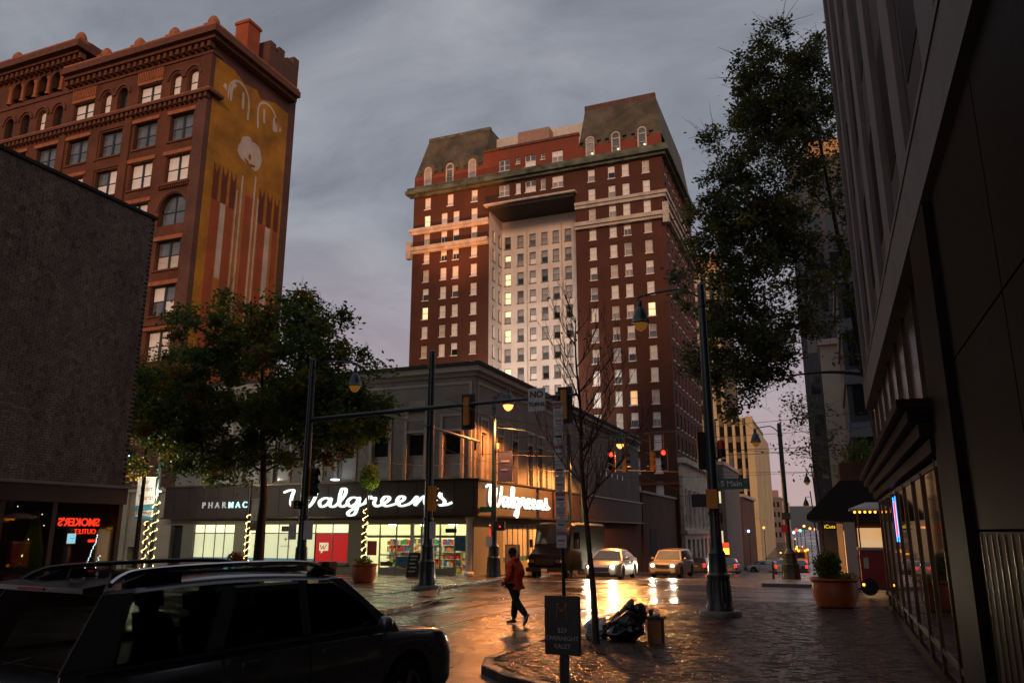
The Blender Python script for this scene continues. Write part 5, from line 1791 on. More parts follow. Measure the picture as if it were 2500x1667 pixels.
LG = [('leaf_dark', 0.32), ('leaf_green', 0.80), ('leaf_olive', 1.0), ('leaf_orange', 1.2)]
tree('street_tree', 'broad green and orange street tree in front of the drugstore pharmacy sign', (-21.3, 26.0, 0.13), 13, (-22.2, 26.2, 8.3), (6.9, 3.6, 4.9), 70000, LG, 0.21, 21, trunk_r=0.24, fork=3.7, clumps=420, spread=0.78, more=[((-24.5, 26.3, 6.3), (4.8, 2.6, 2.3)), ((-22.2, 26.2, 8.3), (6.9, 3.6, 4.9)), ((-18.8, 26.3, 6.8), (3.2, 2.2, 1.9)), ((-22.2, 26.2, 9.0), (6.0, 3.2, 4.2))])
tree('street_tree', 'sparser yellowing street tree over the wrapped poles by the brick wall', (-29.5, 27.6, 0.13), 9, (-29.3, 27.4, 7.9), (3.6, 2.6, 3.3), 17000, [('leaf_dark', 0.3), ('leaf_olive', 0.75), ('leaf_orange', 1.0)], 0.17, 33, trunk_r=0.13, fork=4.6, clumps=85)
LO = [('leaf_oak', 0.5), ('leaf_oak_light', 0.9), ('leaf_olive', 1.2)]
tree('oak_tree', 'tall dark oak tree rising behind the glass tower on the right', (1.75, 30.0, 0.1), 20, (0.6, 29.0, 15.2), (3.5, 3.0, 7.2), 62000, LO, 0.175, 8, trunk_r=0.26, fork=4.6, clumps=760, spread=0.62, more=[((-2.3, 28.3, 13.0), (2.6, 2.2, 2.6)), ((-0.3, 28.6, 18.6), (2.4, 2.2, 3.0)), ((-1.8, 28.4, 11.0), (3.4, 2.6, 4.2)), ((-2.6, 28.0, 8.6), (2.3, 2.0, 2.6)), ((-1.0, 28.4, 16.2), (2.7, 2.4, 4.2))])
tree('street_tree', 'slender young leafy tree beside the black awning', (-0.45, 37.6, 0.1), 8, (-0.6, 37.4, 6.5), (1.4, 0.8, 2.3), 900, LO, 0.17, 15, trunk_r=0.06, fork=3.6, clumps=22)
tree('hedge_tree', 'dense green shrub growing above the black awning', (2.0, 40.0, 4.0), 3, (1.7, 38.6, 5.2), (1.3, 1.6, 1.0), 3500, LG[:2] + [('leaf_olive', 1.2)], 0.16, 19, trunk_r=0.06, fork=0.3, clumps=26)
# bare young tree by the kerb
def bare_tree():
    r = random.Random(4)
    base = Vector((-4.15, 14.4, 0.12))
    t = thing('bare_tree', 'thin leafless young tree standing by the rubbish bags at the kerb', 'tree', base)
    b = MB()
    tr = [base, base + Vector((-0.03, 0, 0.9)), base + Vector((-0.12, 0.02, 2.0)), base + Vector((-0.2, 0.0, 3.2)), base + Vector((-0.22, 0.03, 4.4)), base + Vector((-0.28, 0, 5.4)), base + Vector((-0.26, 0, 6.2))]
    p = spline(tr, 4)
    b.tube(p, [0.070 * (1 - 0.9 * i / (len(p) - 1)) * (1.3 if i == 0 else 1) for i in range(len(p))], 8)
    def branch(q, d, ln, rad, lev):
        pts = [q]
        cur = q.copy()
        dd = d.normalized()
        k = 5
        for i in range(k):
            dd = (dd + Vector((r.gauss(0, 0.10), r.gauss(0, 0.10), 0.10))).normalized()
            cur = cur + dd * ln / k
            pts.append(cur.copy())
        b.tube(pts, [rad * (1 - 0.8 * i / k) for i in range(k + 1)], 5 if lev == 0 else 4, False)
        if lev < 2:
            for i in range(1, k + 1):
                for _ in range(2 if lev == 0 else 1):
                    if r.random() < 0.8:
                        s = Vector((r.gauss(0, 1), r.gauss(0, 1), 0.5)).normalized()
                        branch(pts[i], dd * 0.75 + s * 0.6, ln * r.uniform(0.3, 0.55), rad * 0.5, lev + 1)
    for i in range(9, len(p) - 1):
        for _ in range(1 + (i % 2)):
            a = r.uniform(0, 6.28)
            fr_ = (i - 9) / (len(p) - 10)
            branch(p[i], Vector((math.cos(a), math.sin(a), 0.9)), (1.9 - 1.3 * fr_) * r.uniform(0.8, 1.1), 0.02 * (1 - 0.5 * fr_), 0)
    part(t, 'trunk', b, 'bark_bare', smooth=60)
    lf = MB()
    for _ in range(34):
        v_ = Vector(r.choice(b.v))
        if v_.z < 2.2:
            continue
        a = Vector((r.gauss(0, 1), r.gauss(0, 1), -0.6)).normalized() * 0.09
        c = a.cross(Vector((r.gauss(0, 1), r.gauss(0, 1), r.gauss(0, 1)))).normalized() * 0.03
        lf.add([v_, v_ + a * 0.5 + c, v_ + a, v_ + a * 0.5 - c], [(0, 1, 2, 3)])
    part(t, 'last_leaves', lf, 'leaf_olive')
bare_tree()
bed = MB()
r_ = random.Random(2)
ring = []
for k in range(20):
    a = 2 * math.pi * k / 20
    ring.append((math.cos(a) * (0.75 + r_.uniform(-.1, .1)), math.sin(a) * (0.9 + r_.uniform(-.1, .1))))
bed.loft([[(-4.0 + x, 14.7 + y, 0.131) for x, y in ring], [(-4.0 + x * 0.7, 14.7 + y * 0.7, 0.19) for x, y in ring], [(-4.0 + x * 0.05, 14.7 + y * 0.05, 0.215) for x, y in ring]], True)
for _ in range(260):
    a, k = r_.uniform(0, 6.28), r_.random() ** 0.5
    x, y = -4.0 + math.cos(a) * k * 0.85, 14.7 + math.sin(a) * k
    z = 0.14 + 0.06 * (1 - k)
    d = Vector((r_.gauss(0, 1), r_.gauss(0, 1), 0.5)).normalized() * 0.05
    e = d.cross(Vector((0, 0, 1))).normalized() * 0.022
    bed.add([(x, y, z), (x + d.x * .5 + e.x, y + d.y * .5 + e.y, z + d.z * .6), (x + d.x, y + d.y, z + d.z), (x + d.x * .5 - e.x, y + d.y * .5 - e.y, z + d.z * .6)], [(0, 1, 2, 3)])
o = solo('tree_bed', bed, 'mulch', 'low mound of mulch and fallen leaves round the bare tree', 'tree bed')
# ------------------------------------------------------------------ street lamps and signal poles
def pole_parts(t, base, h, m='pole_green', r0=0.14, r1=0.085, ped=0.32, plinth=None):
    x, y, z = base
    if plinth:
        part(t, 'plinth', MB().lathe([(plinth, 0), (plinth, 0.1), (plinth * 0.96, 0.13)], (x, y, z), 24), 'kerb_wet', smooth=40)
        z += 0.13
    b = MB().lathe([(ped, 0), (ped, 0.08), (ped * 0.93, 0.12), (ped * 0.90, 0.3), (ped * 0.82, 0.72), (ped * 0.86, 0.78), (ped * 0.86, 0.84), (ped * 0.70, 0.9), (ped * 0.64, 1.3), (ped * 0.66, 1.36), (ped * 0.52, 1.44), (r0 * 1.05, 1.62)], (x, y, z), 16)
    p = part(t, 'pedestal', b, m, smooth=35)
    fl = MB()
    for k in range(16):
        a = 2 * math.pi * k / 16
        fl.tube([(x + ped * 0.90 * math.cos(a), y + ped * 0.90 * math.sin(a), z + 0.16), (x + ped * 0.82 * math.cos(a), y + ped * 0.82 * math.sin(a), z + 0.70)], 0.012, 4)
    part(p, 'fluting', fl, m)
    part(t, 'shaft', MB().lathe([(r0, 1.5), (r0 * 0.98, 2.2), (r1, h), (r1 * 0.6, h + 0.04)], (x, y, z), 14), m, smooth=40)
    for zz_ in (2.35, h - 0.6):
        rr_ = r0 + (r1 - r0) * (zz_ - 1.5) / (h - 1.5)
        part(t, 'collar', MB().lathe([(rr_ + 0.004, -0.05), (rr_ + 0.03, -0.03), (rr_ + 0.03, 0.03), (rr_ + 0.004, 0.05)], (x, y, z + zz_), 14), m, smooth=40)
def lantern(t, p, lit=None, s=1.0, power=0, tint=None):
    """bell-shaped pendant lantern hung at p"""
    x, y, z = p
    b = MB().lathe([(0.03, 0.32), (0.05, 0.30), (0.06, 0.2), (0.05, 0.16), (0.09, 0.12), (0.14, 0.02), (0.19, -0.14), (0.22, -0.24), (0.235, -0.25), (0.2, -0.27)], (x, y, z), 16)
    b.v = [(x + (a - x) * s, y + (c - y) * s, z + (d - z) * s) for a, c, d in b.v]
    o = part(t, 'lantern_hood', b, 'pole_green', smooth=40)
    g = MB().lathe([(0.17, -0.265), (0.155, -0.32), (0.11, -0.40), (0.04, -0.45)], (x, y, z), 14)
    g.v = [(x + (a - x) * s, y + (c - y) * s, z + (d - z) * s) for a, c, d in g.v]
    part(o, 'globe', g, lit or 'amber_glass', smooth=60)
    if power:
        lamp('lamp_light', o, rel_p(o, (x, y, z - 0.62 * s)), power, tint or SODIUM, 0.25, 'SPOT', 164, (0, 0, -1))
def rel_p(o, p):
    q = Vector((0, 0, 0))
    k = o
    while k is not None:
        q += k.location
        k = k.parent
    return tuple(Vector(p) - q)
mat('amber_glass', (0.30, 0.13, 0.03), 0.3, var=0.1, emit=0.12, ecol=(1.0, 0.40, 0.06))  # unlit globes given a faint orange glow of their own
def arm(t, p0, p1, rise=0.5, r=0.03, curl=True):
    p0, p1 = Vector(p0), Vector(p1)
    mid = p0.lerp(p1, 0.5) + Vector((0, 0, rise))
    pts = spline([p0, p0.lerp(mid, 0.55) + Vector((0, 0, rise * 0.35)), mid, p1 + Vector((0, 0, rise * 0.55)), p1], 5)
    b = MB().tube(pts, r, 7)
    if curl:
        d = (p1 - p0)
        b.tube(spline([p0 + Vector((0, 0, -0.55)), p0 + d * 0.22 + Vector((0, 0, -0.35)), p0 + d * 0.42 + Vector((0, 0, rise * 0.45)), p0 + d * 0.36 + Vector((0, 0, rise * 0.6))], 5), r * 0.6, 6)
    part(t, 'lamp_arm', b, 'pole_green', smooth=50)
def signal_head(t, c, facing, housing='signal_yellow', lit=None, s=1.0, plate=True, n=3, name='signal_head'):
    """traffic light; c = centre, facing = unit vector the lamps look along"""
    f = Vector(facing).normalized()
    sx = f.cross(Vector((0, 0, 1))).normalized()
    c = Vector(c)
    up = Vector((0, 0, 1))
    hh = 0.17 * n * s
    b = MB().obox(c - f * 0.1 * s, sx * (0.105 if plate else 0.15) * s, f * 0.10 * s, up * hh)
    o = part(t, name, b, housing)
    if plate:
        bp = MB()
        bp.obox(c + f * 0.01, sx * 0.27 * s, f * 0.008, up * (hh + 0.14 * s))
        part(o, 'backplate', bp, 'signal_black')
    face = MB().obox(c + f * 0.025 * s, sx * 0.148 * s, f * 0.006, up * hh * 0.99)
    part(o, 'face', face, 'signal_black')
    for i in range(n):
        z = hh - 0.17 * s - i * 0.34 * s
        q = c + up * z + f * 0.035 * s
        ring = [q + (sx * math.cos(a) + up * math.sin(a)) * 0.105 * s for a in [2 * math.pi * k / 14 for k in range(14)]]
        lens = MB().prism(ring, f * 0.012)
        part(o, 'lens', lens, lit if (lit and i == 0) else 'window_dark')
        v_ = MB()
        top_ = [2 * math.pi * k / 14 for k in range(-1, 9)]
        v_.loft([[q + (sx * math.cos(a) + up * math.sin(a)) * 0.12 * s for a in top_], [q + (sx * math.cos(a) + up * math.sin(a)) * 0.12 * s + f * 0.2 * s for a in top_]])
        part(o, 'visor', v_, 'signal_black')
    return o
# -- corner pole on the right pavement
PR = (-2.8, 20.84, 0.13)
pr1 = thing('signal_pole', 'tall dark green corner pole with street name sign and lantern on the right pavement', 'street lamp', PR)
pole_parts(pr1, PR, 8.45, r0=0.155, r1=0.095, ped=0.34, plinth=0.52)
arm(pr1, (-2.8, 20.84, 8.35), (-4.5, 20.84, 8.42), 0.28)
lantern(pr1, (-4.5, 20.84, 8.1), None, 1.15)
sn = part(pr1, 'street_sign', MB().box(-2.62, -1.87, 20.80, 20.815, 3.2, 3.47), 'sign_green')
inst(text_mesh('S Main', 0.2, 'sign_white', 0.002, 'CENTER', 'lettering', 0, 0.004), 'lettering', sn, rel_p(sn, (-2.32, 20.795, 3.34))).rotation_euler = (R(90), 0, 0)
inst(text_mesh('ST', 0.09, 'letter_grey', 0.002), 'lettering', sn, rel_p(sn, (-1.97, 20.795, 3.38))).rotation_euler = (R(90), 0, 0)
part(pr1, 'sign_bracket', MB().box(-2.8, -2.62, 20.80, 20.83, 3.18, 3.24), 'pole_green')
pd = part(pr1, 'pedestrian_signal', MB().box(-2.94, -2.66, 20.52, 20.7, 2.72, 3.2), 'signal_yellow')
part(pd, 'signal_hood', MB().box(-3.3, -2.95, 20.5, 20.78, 2.76, 3.08), 'signal_black')
signal_head(pr1, (-3.02, 20.95, 4.2), (-0.3, 1, 0), 'signal_black', None, 0.95, False)
bc = part(pr1, 'beacon', MB().lathe([(0.11, 0), (0.11, 0.18), (0.085, 0.2), (0.085, 0.36), (0.05, 0.38)], (-2.52, 20.84, 4.02), 14), 'signal_black', smooth=40)
part(bc, 'beacon_dome', MB().lathe([(0.1, 0.2), (0.105, 0.36), (0.08, 0.43), (0.02, 0.45)], (-2.52, 20.84, 4.02), 14), 'sign_red', smooth=50)
part(bc, 'bracket', MB().tube([(-2.8, 20.84, 3.95), (-2.52, 20.84, 4.03)], 0.03, 6), 'pole_green')
# -- corner pole in front of the drugstore doors
PL = (-14.0, 26.46, 0.13)
pl1 = thing('signal_pole', 'plain dark green pole standing before the drugstore doors', 'street lamp', PL)
pole_parts(pl1, PL, 8.75, r0=0.17, r1=0.12, ped=0.36, plinth=0.55)
ma = MB().tube([(-14.0, 22.6, 6.1), (-14.0, 26.46, 6.05), (-14.0, 31.0, 5.95)], 0.055, 8)
part(pl1, 'mast_arm', ma, 'pole_green')
part(pl1, 'hanger', MB().tube([(-14.0, 30.6, 5.9), (-14.0, 30.6, 5.55)], 0.05, 6), 'signal_black')
signal_head(pl1, (-13.72, 26.3, 3.35), (0.2, 1, 0), 'signal_yellow', None, 0.9, False)
part(pl1, 'parking_notice', MB().box(-13.85, -13.6, 26.30, 26.32, 1.9, 2.5), 'sign_white')
# -- signal mast with the long arm across the street
PM = (-16.3, 22.0, 0.13)
pm1 = thing('mast_arm_signal', 'dark pole with a long mast arm carrying traffic signals across the street', 'traffic signal', PM)
pole_parts(pm1, PM, 7.7, r0=0.15, r1=0.10, ped=0.30, plinth=0.5)
part(pm1, 'mast_arm', MB().tube([(-16.3, 22.0, 5.85), (-12.5, 22.0, 5.98), (-6.75, 22.0, 6.13)], [0.095, 0.075, 0.045], 10), 'pole_green', smooth=50)
arm(pm1, (-16.3, 22.0, 7.6), (-14.55, 22.0, 7.55), 0.25)
lantern(pm1, (-14.55, 22.0, 7.2), None, 1.1)
signal_head(pm1, (-10.37, 22.1, 5.82), (0, 1, 0), 'signal_yellow', None, 0.86)
signal_head(pm1, (-7.16, 22.1, 5.84), (0, 1, 0), 'signal_yellow', None, 0.86)
nt_ = part(pm1, 'no_turns_sign', MB().box(-8.27, -7.72, 21.90, 21.92, 5.68, 6.38), 'sign_white')
inst(text_mesh('NO', 0.27, 'sign_black', 0.002, 'CENTER', 'lettering', 0, 0.010), 'lettering', nt_, rel_p(nt_, (-8.0, 21.895, 6.18))).rotation_euler = (R(90), 0, 0)
inst(text_mesh('TURNS', 0.165, 'sign_black', 0.002, 'CENTER', 'lettering', 0, 0.007), 'lettering', nt_, rel_p(nt_, (-8.0, 21.895, 5.88))).rotation_euler = (R(90), 0, 0)
part(pm1, 'sign_back', MB().box(-12.5, -11.9, 22.08, 22.1, 5.62, 6.28), 'beige_stone')
signal_head(pm1, (-16.0, 22.05, 3.75), (0.9, -0.45, 0), 'signal_yellow', None, 0.9, False)
pd = signal_head(pm1, (-16.45, 21.8, 3.02), (0.9, -0.3, 0), 'signal_yellow', None, 0.8, False, 1, 'pedestrian_signal')
part(pm1, 'push_button_notice', MB().box(-16.15, -15.8, 21.84, 21.86, 1.9, 2.5), 'sign_white')
part(pm1, 'push_button_notice', MB().box(-16.75, -16.45, 21.84, 21.86, 1.9, 2.4), 'sign_white')
# -- lit lamp at the drugstore corner
PC = (-14.95, 34.9, 0.13)
pc1 = thing('street_lamp', 'street lamp with a glowing orange lantern at the drugstore corner', 'street lamp', PC)
pole_parts(pc1, PC, 8.5, ped=0.36)
arm(pc1, (-14.95, 34.9, 8.35), (-14.1, 34.6, 8.6), 0.25, 0.03, False)
lantern(pc1, (-14.1, 34.6, 8.5), 'sodium_glow', 1.5, 2500)
part(pc1, 'banner', MB().box(-14.75, -14.0, 34.88, 34.9, 4.5, 5.9), 'banner_purple')
for z in (4.48, 5.9):
    part(pc1, 'banner_rod', MB().tube([(-14.95, 34.89, z), (-13.98, 34.89, z)], 0.018, 6), 'pole_green')
part(pc1, 'banner_mark', MB().box(-14.6, -14.15, 34.87, 34.878, 5.4, 5.48), 'banner_pale')
part(pc1, 'banner_mark', MB().box(-14.6, -14.25, 34.87, 34.878, 5.0, 5.06), 'banner_pale')
part(pc1, 'bracket_light', MB().lathe([(0.05, 0), (0.06, 0.22), (0.04, 0.25)], (-14.72, 34.8, 6.05), 8), 'sodium_glow')
part(pc1, 'cross_arm', MB().tube([(-14.95, 34.9, 7.1), (-13.3, 34.9, 6.85)], 0.025, 6), 'pole_green')
sn = part(pc1, 'street_sign', MB().box(-15.7, -14.98, 34.78, 34.8, 3.05, 3.3), 'sign_green')
pd = part(pc1, 'pedestrian_signal', MB().box(-14.82, -14.3, 34.62, 34.8, 2.2, 2.62), 'signal_black')
part(pd, 'lens', MB().box(-14.55, -14.49, 34.60, 34.615, 2.36, 2.42), 'tail_red')
part(pc1, 'notice', MB().box(-15.25, -14.95, 34.68, 34.7, 1.45, 1.95), 'sign_white')
# -- street lamp down the left side with the red signals
PF = (-12.6, 44.5, gz(44.5))
pf1 = thing('street_lamp', 'street lamp lit yellow beside the red traffic signals down the street', 'street lamp', (-13.8, 45.5, gz(45.5)))
pole_parts(pf1, (-13.8, 45.5, gz(45.5) + 0.12), 7.6, ped=0.34)
arm(pf1, (-13.8, 45.5, 7.0), (-11.35, 45.5, 7.45), 0.2, 0.03, False)
lantern(pf1, (-11.35, 45.5, 7.55), 'sodium_glow', 1.35, 9000, (1.0, 0.37, 0.085))
ps1 = thing('mast_arm_signal', 'far mast arm holding the two red traffic signals over the street', 'traffic signal', (-14.0, 43.8, gz(43.8)))
part(ps1, 'pole', MB().lathe([(0.2, 0), (0.14, 0.6), (0.11, 7.9)], (-14.0, 43.8, gz(43.8) + 0.12), 10), 'pole_green', smooth=40)
part(ps1, 'mast_arm', MB().tube([(-14.0, 43.8, 7.45), (-7.6, 43.8, 7.6)], [0.06, 0.035], 8), 'pole_green')
for x, sx in ((-11.45, 1), (-8.45, -1)):
    signal_head(ps1, (x, 43.8, 6.05), (0, -1, 0), 'signal_yellow', 'signal_red', 1.15, False)
    part(ps1, 'hanger', MB().tube([(x, 43.85, 6.6), (x, 43.85, 7.5)], 0.03, 6), 'signal_yellow')
    signal_head(ps1, (x + sx * 0.78, 44.0, 6.0), (sx, 0.2, 0), 'signal_yellow', None, 1.1, False)
    part(ps1, 'hanger', MB().tube([(x + sx * 0.78, 43.95, 6.55), (x + sx * 0.78, 43.95, 7.5)], 0.03, 6), 'signal_yellow')
# -- far right lamp
zf = gz(43.5)
pg1 = thing('street_lamp', 'dark street lamp with a curved lantern arm down the middle of the street', 'street lamp', (-2.2, 43.5, zf))
pole_parts(pg1, (-2.2, 43.5, zf), 8.0, r0=0.13, r1=0.11, ped=0.5)
arm(pg1, (-2.2, 43.5, 7.2), (-3.45, 43.5, 7.3), 0.35, 0.028, False)
lantern(pg1, (-3.45, 43.5, 7.1), None, 1.25)
part(pg1, 'control_box', MB().box(-2.42, -2.0, 43.2, 43.36, 2.75, 3.1), 'pole_dark')
part(pg1, 'yard_sign', MB().box(-2.5, -2.2, 43.3, 43.32, 2.1, 2.5), 'sign_red')
for i, (x, y, z, lab) in enumerate(((-1.75, 72, 6.6, 'farther small lantern hanging left of a thin pole over the right pavement'), (-2.2, 80, 4.9, 'lowest small lantern on a thin pole far down the right pavement'))):
    q = thing('street_lamp', lab, 'street lamp', (x + 0.85, y, gz(y)))
    part(q, 'pole', MB().tube([(x + 0.85, y, gz(y)), (x + 0.45, y, z + 1.0)], [0.08, 0.05], 8), 'pole_dark')
    part(q, 'lamp_arm', MB().tube([(x + 0.5, y, z + 0.45), (x, y, z + 0.45)], 0.025, 6), 'pole_dark')
    lantern(q, (x, y, z), None, 1.3)
# -- wires across the street
def wire(p0, p1, sag, lab, r=0.012, dx=0):
    p0, p1 = Vector(p0), Vector(p1)
    pts = [p0.lerp(p1, k / 14) - Vector((0, 0, sag * 4 * (k / 14) * (1 - k / 14))) for k in range(15)]
    b = MB().tube(pts, r, 5)
    solo('overhead_wire', b, 'wire', lab, 'wire', 'overhead wires across the street', base=tuple(pts[7]))
WL = ['thin overhead wire highest across the street, above the far lamp top', 'thin overhead wire level with the far lamp arm', 'thin overhead wire crossing in front of the drugstore side windows', 'thin overhead wire lowest across the crossing, nearest the camera', 'thin overhead wire passing behind the red traffic signals', 'thin overhead wire farthest down the street below the hotel']
mat('sign_faded', (0.36, 0.14, 0.13), 0.6)
wire((-16, 40, 7.2), (6, 40, 7.9), 0.25, WL[0])
wire((-16, 43.5, 7.2), (6, 43.5, 7.5), 0.2, WL[1])
wire((-15.9, 38, 6.3), (4, 38, 6.0), 0.25, WL[2])
wire((-16, 35.5, 5.9), (4, 35.5, 5.6), 0.3, WL[3])
wire((-16, 48, 6.2), (5, 48, 5.5), 0.3, WL[4])
wire((-16, 60, 6.3), (5, 60, 6.6), 0.3, WL[5])
wire((-10.1, 20, 5.9), (-9.3, 130, 3.6), 0.2, 'long contact wire hung above the tram rails', 0.012)
wire((-14.0, 26.5, 6.9), (-2.2, 43.5, 6.2), 0.3, 'slack cable from the plain pole to the far lamp', 0.012)
wire((-14.0, 26.5, 5.4), (-14.0, 43.8, 5.6), 0.35, 'slack cable along the drugstore side wall', 0.010)
wire((-16.3, 22.0, 5.0), (-14.95, 34.9, 5.6), 0.5, 'slack cable between the mast pole and the lit lamp', 0.010)
# -- planters
def planter(name, lab, c, rad, h, m='planter_terra'):
    t = thing(name, lab, 'planter', c)
    s = rad
    pt = MB().lathe([(s * 0.66, 0), (s * 0.80, 0.04), (s * 0.93, h * 0.35), (s * 0.95, h * 0.7), (s * 0.95, h * 0.86), (s * 1.06, h * 0.93), (s * 1.06, h), (s * 0.95, h * 1.0), (s * 0.93, h * 0.9), (s * 0.1, h * 0.88)], c, 32)
    part(t, 'pot', pt, m, smooth=40)
    return t
p1 = planter('planter', 'large round terracotta planter with a dark bush on the right pavement', (-0.12, 24.3, 0.13), 0.62, 0.78)
def bush(t, c, r, n, mats, size, seed, name='foliage'):
    q = random.Random(seed)
    b = MB()
    for _ in range(n):
        d = Vector((q.gauss(0, 1), q.gauss(0, 1), q.gauss(0, 1))).normalized() * q.random() ** 0.4
        p = Vector(c) + Vector((d.x * r[0], d.y * r[1], d.z * r[2]))
        a = Vector((q.gauss(0, 1), q.gauss(0, 1), q.gauss(0.6, 0.7))).normalized() * size * q.uniform(0.6, 1.3)
        e = a.cross(Vector((q.gauss(0, 1), q.gauss(0, 1), q.gauss(0, 1)))).normalized() * size * 0.22
        b.m = q.randrange(len(mats))
        b.add([p, p + a * 0.5 + e, p + a, p + a * 0.5 - e], [(0, 1, 2, 3)])
    return part(t, name, b, mats)
bush(p1, (-0.25, 24.3, 1.2), (0.36, 0.36, 0.42), 1500, ['leaf_dark', 'leaf_green', 'leaf_oak'], 0.12, 3)
bush(p1, (0.1, 24.2, 0.95), (0.46, 0.4, 0.1), 500, ['leaf_green', 'leaf_olive'], 0.08, 4, 'ground_cover')
p2 = planter('planter', 'terracotta planter with a light-wrapped young tree before the drugstore', (-18.1, 28.7, 0.13), 0.52, 0.74)
br = MB().tube([(-18.1, 28.7, 0.8), (-18.2, 28.7, 1.9), (-18.05, 28.7, 3.2), (-18.2, 28.7, 4.4)], [0.07, 0.06, 0.05, 0.02], 8)
for a, b_ in (((-18.05, 28.7, 3.2), (-17.7, 28.6, 4.6)), ((-18.1, 28.7, 3.6), (-18.6, 28.8, 4.7)), ((-18.1, 28.7, 3.9), (-18.0, 28.3, 4.9))):
    br.tube([a, b_], [0.025, 0.01], 5)
part(p2, 'stem', br, 'bark')
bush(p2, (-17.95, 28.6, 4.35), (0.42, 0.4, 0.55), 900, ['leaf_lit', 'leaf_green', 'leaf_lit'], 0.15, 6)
bush(p2, (-18.1, 28.65, 0.95), (0.38, 0.36, 0.18), 500, ['leaf_dark', 'leaf_green'], 0.1, 9, 'ground_cover')
p3 = planter('planter', 'planter of red flowers half hidden behind the parked car', (-25.2, 29.3, 0.13), 0.4, 0.55)
bush(p3, (-25.2, 29.2, 0.95), (0.4, 0.36, 0.3), 700, ['leaf_red', 'leaf_red', 'leaf_dark'], 0.12, 10)
lamp('crown_lamp', p2, (0.6, -0.3, 3.3), 14, (0.9, 1.0, 0.6), 0.05)  # bare point lamp beside the leaves, without a fitting
def helix(x, y, z0, z1, r, turns, per, lean=0.0):
    pts = []
    n = int(turns * per)
    for i in range(n):
        a = 2 * math.pi * turns * i / n
        k = i / n
        pts.append((x + lean * k + r * math.cos(a) + rnd.uniform(-.012, .012), y + r * math.sin(a), z0 + (z1 - z0) * k + rnd.uniform(-.015, .015)))
    return pts
s_ = thing('string_lights', 'warm string lights spiralling up the young tree in the terracotta planter', 'string lights', (-18.15, 28.7, 0.9))
hp = helix(-18.15, 28.7, 0.95, 3.1, 0.1, 7, 11)
part(s_, 'bulbs', bulbs(hp, 0.021), 'bulb_string', kind='stuff')
part(s_, 'cable', MB().tube(hp, 0.005, 3), 'wire')
def wrapped(lab1, lab2, x, y, h, r, m, zt, banner=None, lean=0.0, turns=8):
    t = thing('banner_pole', lab1, 'pole', (x, y, 0.13))
    part(t, 'shaft', MB().tube([(x, y, 0.13), (x + lean, y, 0.13 + h)], [r, r * 0.8], 9), m)
    s = thing('string_lights', lab2, 'string lights', (x, y, 0.5))
    hp = helix(x, y, 0.5, zt, r + 0.035, turns, 12, lean * zt / h)
    part(s, 'bulbs', bulbs(hp, 0.022), 'bulb_string', kind='stuff')
    part(s, 'cable', MB().tube(hp, 0.005, 3), 'wire')
    return t
bp = wrapped('green pole carrying a tall festival banner near the beige shopfront', 'warm string lights wound round the green banner pole', -30.55, 29.5, 6.2, 0.12, 'pole_green', 3.9)
part(bp, 'banner_rod', MB().tube([(-30.6, 29.5, 4.75), (-31.95, 29.5, 4.78)], 0.02, 6), 'sash_white')
bn = MB()
bn.loft([[(-31.93 + 0.01 * k, 29.48 + 0.02 * math.sin(k * 0.8), 4.75 - 0.2 * k) for k in range(11)], [(-30.72 + 0.008 * k, 29.48 - 0.02 * math.sin(k * 0.8), 4.72 - 0.2 * k) for k in range(11)]])
bo = part(bp, 'banner', bn, 'banner_pale', smooth=60)
part(bo, 'banner_stripe', MB().prism([(-31.85, 29.455, 3.4), (-30.66, 29.455, 3.48), (-30.66, 29.455, 3.2), (-31.85, 29.455, 3.12)], (0, 0.004, 0)), 'banner_blue')
part(bo, 'banner_stripe', MB().prism([(-31.82, 29.455, 2.86), (-31.3, 29.455, 2.92), (-30.66, 29.455, 2.84), (-30.66, 29.455, 2.74), (-31.82, 29.455, 2.74)], (0, 0.004, 0)), 'banner_blue')
for txt, z, s in (('BE', 4.5, 0.2), ('Smart', 4.2, 0.34), ('Tourist', 3.78, 0.34), ('MEMPHIS', 3.02, 0.24)):
    inst(text_mesh(txt, s, 'banner_brown', 0.002, 'CENTER', 'lettering', 0.1), 'lettering', bo, rel_p(bo, (-31.26, 29.452, z))).rotation_euler = (R(90), 0, 0)
wrapped('thin dark trunk below the banner beside the doorway', 'warm string lights on the thin trunk below the banner', -31.45, 29.9, 3.6, 0.07, 'bark', 2.7, turns=5)
bp2 = wrapped('dark pole with a small banner in front of the lit pharmacy windows', 'warm string lights wound round the pole before the pharmacy windows', -25.2, 29.9, 4.4, 0.08, 'pole_dark', 2.95, turns=8)
part(bp2, 'banner_rod', MB().tube([(-25.2, 29.88, 3.62), (-24.5, 29.88, 3.62)], 0.018, 6), 'sash_white')
b2o = part(bp2, 'banner', MB().box(-25.1, -24.55, 29.87, 29.885, 2.2, 3.6), 'banner_pale')
part(b2o, 'banner_stripe', MB().box(-25.1, -24.55, 29.862, 29.868, 2.2, 2.5), 'banner_brown')
part(b2o, 'banner_stripe', MB().box(-25.1, -24.55, 29.862, 29.868, 2.5, 2.65), 'banner_blue')
lf_ = part(bp, 'led_fitting', MB().ball((-30.2, 29.3, 4.05), 0.09, 0.06, 0.04), 'led_blue')
lamp('fill_light', bp, rel_p(bp, (-29.9, 28.3, 4.1)), 380, (1.0, 0.93, 0.66), 0.1)  # warm fill hung off the fitting, added to brighten banner and shopfront
ld = thing('wall_light', 'small blue-white light fixed beside the brick wall on the left', 'wall light', (-31.6, 28.4, 5.2))
part(ld, 'lens', MB().ball((-31.6, 28.4, 5.75), 0.13, 0.1, 0.06), 'led_blue')
lamp('fill_light', ld, (-0.5, 1.2, 0.0), 200, (1.0, 0.93, 0.72), 0.1)  # warm fill set away from the lens, added to brighten the shopfront
